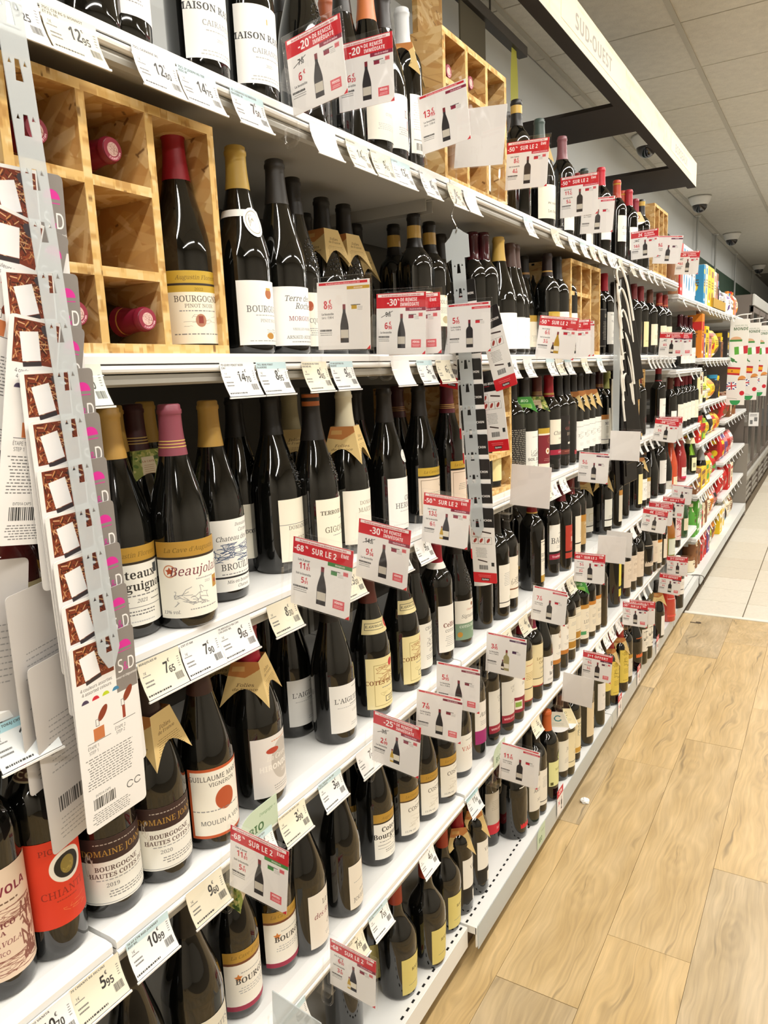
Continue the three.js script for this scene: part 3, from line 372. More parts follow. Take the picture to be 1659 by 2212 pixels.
  baut: ['bor', '#171412', 66, {}, [86, 130, 42, '#12100e', 'r 0 0 100 68 #f0eee6;s 66 10 7 #b5602f;m 60 22 40 1 #777;t BAUT 46 40 20 #3a3a3a n;m 54 54 50 2 #999;r 0 74 100 14 #9c1d3a;t Tradition_d\'Aut 52 81 7 #f3d0d4 b']], redbl: ['bor', '#5c1419', 66, {}, [72, 112, 44, '#b5392a', 't Chateau 54 24 8 #d88a70 i;t BL 54 44 20 #f0ddd0 b;m 54 58 60 3 #d88a70;r 0 78 100 5 #12100e']], creamtall2: ['bor', '#6d191d', 64, {}, [70, 132, 30, '#efe8d4', 'c 74 12 5 #c08a30;m 60 40 50 5 #aaa;r 0 72 100 3 #12100e;t Cru 50 86 9 #777 i']],
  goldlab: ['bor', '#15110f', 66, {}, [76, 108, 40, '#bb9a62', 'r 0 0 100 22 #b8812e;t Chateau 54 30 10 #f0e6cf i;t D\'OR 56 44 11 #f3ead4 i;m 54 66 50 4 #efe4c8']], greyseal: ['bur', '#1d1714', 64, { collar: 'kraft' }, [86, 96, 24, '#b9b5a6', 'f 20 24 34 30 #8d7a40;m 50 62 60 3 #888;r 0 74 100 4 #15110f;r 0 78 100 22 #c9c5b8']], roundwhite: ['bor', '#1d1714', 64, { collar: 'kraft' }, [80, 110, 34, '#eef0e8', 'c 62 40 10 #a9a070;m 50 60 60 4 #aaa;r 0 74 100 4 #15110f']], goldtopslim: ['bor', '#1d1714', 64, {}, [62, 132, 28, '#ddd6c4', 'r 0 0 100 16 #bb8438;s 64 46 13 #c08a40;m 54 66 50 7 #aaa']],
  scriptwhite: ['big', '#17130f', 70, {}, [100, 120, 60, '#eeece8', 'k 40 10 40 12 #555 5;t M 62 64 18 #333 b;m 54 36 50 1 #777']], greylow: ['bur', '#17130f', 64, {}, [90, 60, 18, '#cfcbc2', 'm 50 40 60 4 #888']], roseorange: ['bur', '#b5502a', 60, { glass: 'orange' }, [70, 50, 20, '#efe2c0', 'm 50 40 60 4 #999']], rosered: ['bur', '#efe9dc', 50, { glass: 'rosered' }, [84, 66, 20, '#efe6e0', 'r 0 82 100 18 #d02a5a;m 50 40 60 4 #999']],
  cider: ['bur', '#2a2a18', 60, { glass: 'olive', lime: 1, wcap: 1 }, [88, 84, 24, '#ecebc0', 'k 50 14 40 40 #9aa83c 8;B 10 40 24 34']], greyfoil: ['bur', '#8d8f90', 120, { glass: 'dark' }, [80, 50, 20, '#c5bcb8', 'm 50 40 60 4 #8d6a6a']],
  nuits: ['wide', '#15110f', 64, {}, [100, 96, 16, '#e3ddcb', 't NUITS 60 26 16 #888 n;m 60 50 60 6 #aaa']], bourgueil: ['bur', '#2a2016', 62, { collar: 'leafy' }, [104, 108, 18, '#f1ece0', 'r 0 0 100 18 #b98f35;r 0 18 100 4 #6d3a1a;t La_Cave_d\'Augustin 50 9 8 #7d6122 i;s 22 44 7 #d07a30;k 62 26 14 12 #b58a70 5;m 46 36 40 1 #999;t BOURGUEIL 58 50 13 #3a3632 b;m 54 62 70 3 #aaa;r 0 92 100 8 #9c2442']],
  closrem: ['wide', '#17130f', 64, {}, [92, 106, 14, '#f0e9dd', 't Le_Clos 58 22 13 #4a4440 n;t des_Remparts 58 42 13 #7d3038 i;t Chinon 62 66 9 #4a4440 i;m 60 82 50 2 #999']], jouf: ['bur', '#17130f', 64, {}, [76, 92, 16, '#efe8da', 'e 68 16 10 15 #d08a3c;m 40 40 60 1 #aaa;t CHINON 50 64 7 #777 n;t JOUFFREAU 52 80 12 #555 n']],
  costieres: ['bur', '#17130f', 64, {}, [98, 102, 18, '#f1eee4', 'r 0 0 100 19 #b98f35;r 0 19 100 3 #4a3010;t La_Cave_d\'Augustin 50 10 8 #7d6122 i;m 60 28 50 1 #aaa;t COSTIERES 56 42 14 #3f3a34 n;k 20 58 60 24 #cfcabd 12;t 13,5%_vol 22 92 6 #555 i']], valen: ['bur', '#17130f', 64, {}, [98, 98, 18, '#f1eee6', 'm 54 14 60 1 #555;t VALENCAY 58 38 16 #b5452f n;m 60 56 40 1 #bbb;t CUVEE 62 74 7 #999 n']],
  pink: ['bor', '#17130f', 64, {}, [80, 118, 44, '#efeae2', 't Antoine 56 30 14 #555 i;m 50 46 60 3 #aaa;r 0 68 100 32 #a52a72;m 70 76 30 4 #e0a0c8']], merlot: ['bor', '#15110f', 62, {}, [84, 136, 24, '#dedbd2', 't L\'HOSPICE 64 16 7 #666 n;t CASTEL 64 24 8 #666 n;m 60 44 50 2 #b5b2aa;r 0 74 100 17 #9b2036;t MERLOT_CABERNET 52 82 6 #f0d0d0 S;r 0 91 100 9 #15110f']],
  bioclaret: ['bor', '#2a1512', 62, {}, [84, 124, 34, '#efece4', 't L\'HOSP 66 20 9 #555 n;t DE_CAST 66 30 9 #555 n;k 30 10 50 8 #bbb 4;r 0 62 100 38 #8f2036;r 8 70 32 22 #efeadc;r 10 74 26 12 #8db04a;m 76 72 30 4 #d89aa4']], medalcream: ['bor', '#8f1c2c', 62, {}, [84, 130, 30, '#ecdcae', 'm 50 12 60 1 #b5392a;m 50 30 70 5 #a98a50;r 0 68 100 2 #333;c 78 84 14 #c99a28;c 78 84 9 #e9d9a0;r 0 97 100 3 #a52424']],
  coromandel: ['bor', '#7c1a38', 70, { ring: ['#ece0c8', 66, 70] }, [86, 136, 52, '#e8dab0', 't Les_Grands 56 34 9 #8d7444 b;t Coteaux 56 44 9 #8d7444 b;k 60 6 20 16 #a98a50 6;t CABERNET 54 58 6 #555 n;m 54 68 40 1 #998;r 0 80 100 1.5 #333;r 0 82 100 16 #f0e4bc;c 86 90 9 #c99a28;c 86 90 5 #f0e4bc;r 0 97 100 3 #a52424']],
  espr: ['bur', '#17130f', 64, {}, [96, 92, 22, '#efedea', 't Espr 50 30 21 #1d1a18 S;t it_de 54 48 16 #d8542a S;t la_mer 50 64 18 #1d1a18 S;m 50 82 70 2 #888']], bel: ['bor', '#2a1a14', 62, { seal: ['#cdb6a4', 158, 14] }, [84, 104, 60, '#f0ece2', 'y 14 10 #1c1408;t BEL 54 46 18 #666 n;m 50 64 60 2 #aaa;r 0 86 100 14 #c07a30']],
  goldfoot: ['bor', '#2a1a14', 62, {}, [84, 120, 48, '#ece4ce', 'm 50 18 60 3 #aaa;f 6 4 88 66 #555;r 0 76 100 20 #b8862e']], lussac: ['bor', '#3f8d4a', 58, { collar: 'bio' }, [90, 130, 32, '#ece4d0', 'r 0 0 100 12 #c08a3a;k 30 24 40 14 #999 5;t LUSSAC 54 50 13 #55504a n;m 54 62 60 3 #aaa;r 6 78 26 10 #4a9a60;m 60 84 50 1 #999']], goldtop: ['bor', '#2a1a14', 62, {}, [84, 120, 30, '#e9e0cc', 'r 0 0 100 12 #c8822e;k 30 22 40 16 #999 6;t LE_MER 54 48 11 #55504a n;m 54 62 60 4 #aaa']],
  brownslim: ['bor', '#1d1109', 62, { glass: 'brown' }, [44, 160, 40, '#efece6', 'm 60 8 40 2 #555;m 50 60 40 2 #aaa']], yellowbig: ['big', '#17130f', 70, {}, [84, 148, 46, '#1a150f', 'r 0 0 100 70 #ead94e;r 0 78 100 22 #ead94e;t LZ 62 34 13 #6d5d20 b;m 60 20 50 1 #6d5d20;m 60 50 50 3 #8d7d30;m 60 88 50 2 #8d7d30']],
  beigewhite: ['bor', '#2a1a14', 62, {}, [86, 120, 50, '#e2d3c0', 't Chateau 54 34 12 #8d7a68 i;k 20 10 50 14 #b5a590 5;m 50 52 60 5 #aa9a88']], beigebig: ['wide', '#17130f', 64, {}, [110, 104, 50, '#d9c9b4', 'k 20 14 60 50 #b5a590 14;m 54 74 60 3 #aa9a88']], beigewhite2: ['bor', '#17130f', 64, {}, [86, 110, 50, '#e4d6c4', 'm 54 30 60 8 #aa9a88']],
  medallion: ['bor', '#17130f', 64, { seal: ['#e2d3c4', 150, 17] }, [60, 100, 40, '#ece2d0', 'm 54 30 60 8 #b5a090']], amber: ['bur', '#a3642a', 60, { glass: 'amberlight' }, [104, 92, 20, '#7d9a4a', 'r 4 4 92 92 #dfe6d6;t Blo 60 50 26 #4a5a44 b;m 54 80 50 1 #8d9a84']], redwhiteslim: ['slim', '#8f1c38', 74, {}, [90, 140, 44, '#f0dcdc', 'k 10 6 80 80 #c05060 20;m 54 90 50 2 #b56a70']], greenbeer: ['bur', '#2a2a20', 56, { glass: 'green' }, [80, 74, 46, '#e4dcc0', 'k 20 30 60 30 #b58a58 10;m 54 80 50 2 #999']],
  rasteau: ['flk', '#a33a24', 66, {}, [86, 92, 14, '#dfd07e', 'k 60 6 20 14 #8d7a30 4;t RASTEAU 58 36 11 #55451c b;t CRU 58 50 7 #55451c n;m 50 76 60 1 #777;c 92 82 9 #b5502a']], villa: ['bor', '#a31c24', 66, { collar: 'kraft' }, [84, 124, 34, '#12100e', 'r 0 0 100 66 #efece4;t VILLA 54 22 12 #666 n;k 44 36 30 14 #999 8;r 40 78 60 22 #efece4']],
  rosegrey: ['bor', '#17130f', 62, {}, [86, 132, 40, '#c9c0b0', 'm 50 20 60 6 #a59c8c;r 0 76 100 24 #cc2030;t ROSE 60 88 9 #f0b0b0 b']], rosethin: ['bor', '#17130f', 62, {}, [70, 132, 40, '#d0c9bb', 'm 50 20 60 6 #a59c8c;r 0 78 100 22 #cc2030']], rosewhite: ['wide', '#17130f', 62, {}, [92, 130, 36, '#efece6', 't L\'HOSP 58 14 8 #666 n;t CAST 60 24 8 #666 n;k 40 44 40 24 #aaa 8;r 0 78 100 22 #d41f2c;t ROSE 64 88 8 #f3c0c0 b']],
  artist: ['bor', '#17130f', 62, { glass: 'olive' }, [92, 110, 50, '#e9e5da', 'k 44 8 30 12 #a56a50 5;t ARTISTE 50 40 13 #777 b;t Nature 54 70 12 #888 i']], moncaz: ['bor', '#c4602c', 64, { badge2: 1 }, [88, 84, 54, '#e3e4a4', 't MONCAZ 54 34 13 #55552a n;m 54 52 40 1 #888;r 54 60 10 14 #8d8d4a;r 6 84 12 12 #55552a']],
  tagneck: ['bor', '#2a1512', 62, { collar: 'teal' }, [84, 110, 36, '#ece8da', 't Julie 56 30 16 #777 i;m 54 60 60 4 #aaa']], vtag: ['bor', '#2a1512', 62, { collar: 'vtag', glass: 'olive' }, [84, 128, 36, '#ece0ba', 't Le 56 46 15 #777 i;t Cotes 56 60 11 #777 i;k 50 12 40 20 #999 7;r 0 84 100 1.5 #444;c 84 92 7 #c99a28']], creamgold: ['bor', '#2a1512', 62, {}, [84, 128, 36, '#ece0ba', 'k 30 12 50 50 #998 10;r 0 84 100 14 #c99a3c']],
  beigetall: ['big', '#17130f', 66, {}, [110, 128, 38, '#e2cfac', 'r 78 10 5 6 #555;t BIB_VINO 52 50 7 #8d6a40 b;m 56 58 40 1 #aa8a60;r 66 84 26 2.5 #333']], lilawhite: ['bor', '#17130f', 62, { glass: 'olive' }, [86, 110, 70, '#ece8e4', 'e 62 14 7 12 #7d2a2a;k 46 20 20 12 #7d4a2a 4;t LILA_B 52 44 13 #777 n;m 54 60 50 2 #aaa;k 20 74 60 8 #bbb 4']], yellowmid: ['bor', '#17130f', 62, { glass: 'olive' }, [84, 110, 80, '#e3cd6e', 'k 10 10 80 70 #c4a83c 12']],
  yellowfull: ['bor', '#a5302a', 64, { collar: 'kraft' }, [96, 146, 46, '#dfc75a', 'm 50 6 80 3 #7d6a1c;k 20 24 60 22 #7d6a1c 14;t TABLE 54 50 9 #6d5a14 S;m 50 58 70 4 #8d7a2c;t de_la 60 72 9 #8d6a14 i;m 50 92 70 1 #8d7a2c']], orangelab: ['wide', '#8f1c24', 62, {}, [92, 92, 66, '#d8682c', 'm 60 22 30 1 #f0c09a;t PORT 54 56 9 #8d3a10 i;t ROUGE 66 66 6 #f0c09a i']], blacksketch: ['bor', '#17130f', 62, { glass: 'olive' }, [80, 108, 66, '#ece8dc', 'k 14 10 70 40 #2a2a26 12;m 54 60 60 4 #777;r 36 84 40 5 #4a2a1c']],
  kraftlow: ['bur', '#17130f', 62, { collar: 'kraft' }, [76, 104, 16, '#efede8', 't Vin 54 30 12 #555 n;t b. 54 48 16 #555 n;m 54 70 50 3 #aaa']], juice: ['car', '#8f1c24', 10, { glass: 'juice' }, [120, 100, 30, '#e9efe4', 'k 20 6 60 20 #333 8;r 0 40 100 30 #7fae3c;r 0 34 100 10 #6d9ab0;e 40 50 30 8 #c9b030;r 0 70 100 30 #e2574a']], maroonlow: ['bor', '#efe9dc', 70, {}, [110, 90, 84, '#efece6', 'm 54 20 60 6 #aaa;r 20 66 20 5 #333']],
};
DESIGN.joannet20 = [...DESIGN.joannet19]; DESIGN.joannet20[2] = 62; DESIGN.joannet20[3] = { collar: 'kraft' }; DESIGN.joannet20[4] = [...DESIGN.joannet19[4]]; DESIGN.joannet20[4][4] = DESIGN.joannet19[4][4].replace('2019', '2020');
DESIGN.bourgueil2 = [...DESIGN.bourgueil]; DESIGN.bourgueil2[3] = {};
const GLASSES = { brown: GLASS_BROWN, olive: GLASS_OLIVE, dark: GLASS, clear: new THREE.MeshPhysicalMaterial({ color: 0xf2f6f6, roughness: 0.03, transmission: 0.9, thickness: 0, ior: 1.5 }), rose: phy(0xcf8f7c, 0.08, { clearcoat: 1 }), amber: phy(0x4a0d0a, 0.05, { clearcoat: 0.6 }), orange: phy(0xd5502a, 0.08, { clearcoat: 1 }), rosered: phy(0xa32a2c, 0.08, { clearcoat: 1 }), amberlight: phy(0xa86a2a, 0.08, { clearcoat: 1 }), green: phy(0x1f4a2a, 0.08, { clearcoat: 1 }), juice: phy(0xc23a2c, 0.1, { clearcoat: 1 }) };
const SEALS = new Map();
function sealCell(color) { if (!SEALS.has(color)) SEALS.set(color, cell(60, 60, (g, w, h) => { g.fillStyle = color; g.fillRect(-1, -1, 62, 62); g.strokeStyle = '#8d8878'; g.lineWidth = 2; g.beginPath(); g.arc(30, 30, 23, 0, 7); g.stroke(); sketch(g, 16, 16, 28, 28, '#77725f', 6); })); return SEALS.get(color); }
// a round or oval sticker bent to the bottle
function sticker(k, yc, rad, mid, off = 0.0008, sy = 1) { const n = 20, pos = [], uv = [], idx = []; const put = (dx, dy) => { const y = yc + dy, r = radiusAt(k, y) + off, a = mid + dx / r; pos.push(r * Math.cos(a), y, -r * Math.sin(a)); uv.push(0.5 + dx / rad / 2, 0.5 + dy / rad / sy / 2); }; put(0, 0); for (let i = 0; i < n; i++) put(rad * Math.cos(i / n * 6.2832), rad * sy * Math.sin(i / n * 6.2832)); for (let i = 0; i < n; i++) idx.push(0, 1 + i, 1 + (i + 1) % n); const g = new THREE.BufferGeometry(); g.setAttribute('position', new THREE.Float32BufferAttribute(pos, 3)); g.setAttribute('uv', new THREE.Float32BufferAttribute(uv, 2)); g.setIndex(idx); g.computeVertexNormals(); return g; }
// raised moulding of the glass: a ring of beads round a crest
function reliefGeo(k, yc, rad, mid, sy, star) {
  const list = [], at = (dx, dy, s) => { const y = yc + dy, r = radiusAt(k, y), a = mid + dx / r; list.push(new THREE.SphereGeometry(s, 6, 5).translate(r * Math.cos(a), y, -r * Math.sin(a))); };
  for (let i = 0; i < 26; i++) { const a = i / 26 * 6.2832; at(rad * Math.cos(a), rad * sy * Math.sin(a), 0.0013); }
  if (star) { for (let i = -4; i <= 4; i++) { at(i * rad * 0.16, i * rad * sy * 0.17, 0.0012); at(i * rad * 0.16, -i * rad * sy * 0.17, 0.0012); } }
  for (let i = 0; i < (star ? 26 : 46); i++) { const a = rnd() * 6.28, q = Math.sqrt(rnd()) * rad * 0.85; at(q * Math.cos(a), q * sy * Math.sin(a), rr(0.0009, 0.0022)); }
  return merge(list);
}
const protos = {};
const MMPX = 2.6;
function makeBottle(key) {
  const [k, cap, len, ex, ...labels] = DESIGN[key], o = new THREE.Group(), top = topOf(k) * 1000;
  part('body', BODY[k], GLASSES[ex.glass] || GLASS, o);
  part('capsule', capsule(k, len / 1000), mat(cap, ex.gloss ? 0.15 : 0.42), o);
  if (ex.ring) part('capsule_band', bandGeo(k, (top - ex.ring[2]) / 1000, (top - ex.ring[1]) / 1000, 0.0012), mat(ex.ring[0], 0.35), o);
  if (ex.ring2) for (const d of [46, 50, 54]) part('capsule_band', bandGeo(k, (top - d - 1.4) / 1000, (top - d) / 1000, 0.0012), mat(ex.ring2, 0.35), o);
  for (const [w, h, y0, bg, ops] of labels) {
    const yy = y0 / 1000, c = cell(w * MMPX, h * MMPX, (g, W2, H2) => drawOps(g, W2, H2, bg, ops)), r = radiusAt(k, yy + h / 2000);
    part('label', toCell(wrap(k, yy, yy + h / 1000, Math.min(5.6, w / 1000 / r)), c), paperMat(c.mat), o);
  }
  if (ex.collar) { const [c, rt, rb, arch, hh] = COLLARS[ex.collar], yt = (top - len + (k === 'bor' ? 6 : 4)) / 1000, yb = yt - (ex.collar === 'kraft' ? 0.068 : 0.045); part('paper_collar', toCell(collarGeo(yt, yb, Math.max(rt, radiusAt(k, yt) + 0.002), Math.max(rb, radiusAt(k, yb) * 0.98), arch, 0.35), c), paperMat(c.mat), o); }
  if (ex.seal) part('seal', toCell(sticker(k, ex.seal[1] / 1000, ex.seal[2] / 1000, 0), sealCell(ex.seal[0])), paperMat(sealCell(ex.seal[0]).mat), o);
  if (ex.medal) part('medal', toCell(sticker(k, 0.135, 0.019, 0.5), sealCell('#cfc27a')), paperMat(sealCell('#cfc27a').mat), o);
  if (ex.seal2) part('relief', reliefGeo(k, 0.2, 0.013, 0.3, 0.8, 1), GLASS, o);
  if (ex.crest) part('relief', reliefGeo(k, 0.168, 0.017, 0.1, 1.7, 0), GLASS, o);
  if (ex.oval) part('relief', reliefGeo(k, 0.17, 0.016, 0.25, 1.5, 1), GLASS, o);
  if (ex.neckseal) { const c = sealCell(ex.neckseal); part('neck_strap', bandGeo(k, 0.196, 0.206, 0.0007), mat(0xe9e7e2, 0.5), o); part('neck_medallion', toCell(sticker(k, 0.188, 0.017, -0.25, 0.0016, 1.25), c), paperMat(c.mat), o); }
  if (ex.docg) { const c = cell(160, 44, (g, w, h) => drawOps(g, w, h, '#cdbf9c', 'r 0 8 46 80 #5a3a30;t DOCG 22 50 60 #e0d4b4 S;B 52 16 40 66')); part('neck_strip', toCell(wrap(k, 0.226, 0.242, 5.9, 0, 0.0012, 3, 20), c), paperMat(c.mat), o); }
  if (ex.badge) { const c = cell(220, 90, (g, w, h) => drawOps(g, w, h, '#e6d9a4', 'f 6 26 46 44 #333;t E.GUIGAL 30 48 22 #333 b;c 72 48 15 #c4262a;t 2020 72 50 22 #f6e9d0 b')); part('neck_badge', toCell(wrap(k, 0.172, 0.2, 2.9, 0, 0.0009, 4, 16), c), paperMat(c.mat), o); }
  if (ex.badge2) { const c = cell(80, 50, (g, w, h) => drawOps(g, w, h, '#b9c07a', 'o 50 50 40 #55602a;t Arc 50 40 30 #44502a b;m 50 66 50 2 #55602a')); part('badge', toCell(sticker(k, 0.152, 0.021, 0.3, 0.0008, 0.7), c), paperMat(c.mat), o); }
  if (ex.lime) part('paper_tag', new THREE.CylinderGeometry(0.004, 0.03, 0.07, 3).scale(1, 1, 0.25).translate(0.012, 0.16, 0.036), mat(0x8fc42c, 0.5), o);
  if (ex.wcap) part('paper_collar', bandGeo(k, 0.196, 0.232, 0.004), mat(0xefe6bc, 0.6), o);
  return o;
}
function placeBottle(shelf, x, z, yaw, key, label, group) {
  const b = BAYS.findIndex((v) => z <= v[0] + 0.004 && z >= v[1] - 0.004), y = BAYS[Math.max(0, b)][2][shelf];
  const pos = [x, y + 0.0006, z], turn = -yaw * Math.PI / 180;
  let o = protos[key];
  if (!o) { o = protos[key] = makeBottle(key); o.name = numbered('wine_bottle'); scene.add(o); o.position.set(...pos); o.rotation.y = turn; tag(o, label, 'bottle', group); }
  else o = copyOf(o, 'wine_bottle', pos, turn, label, 'bottle', group);
  return o;
}
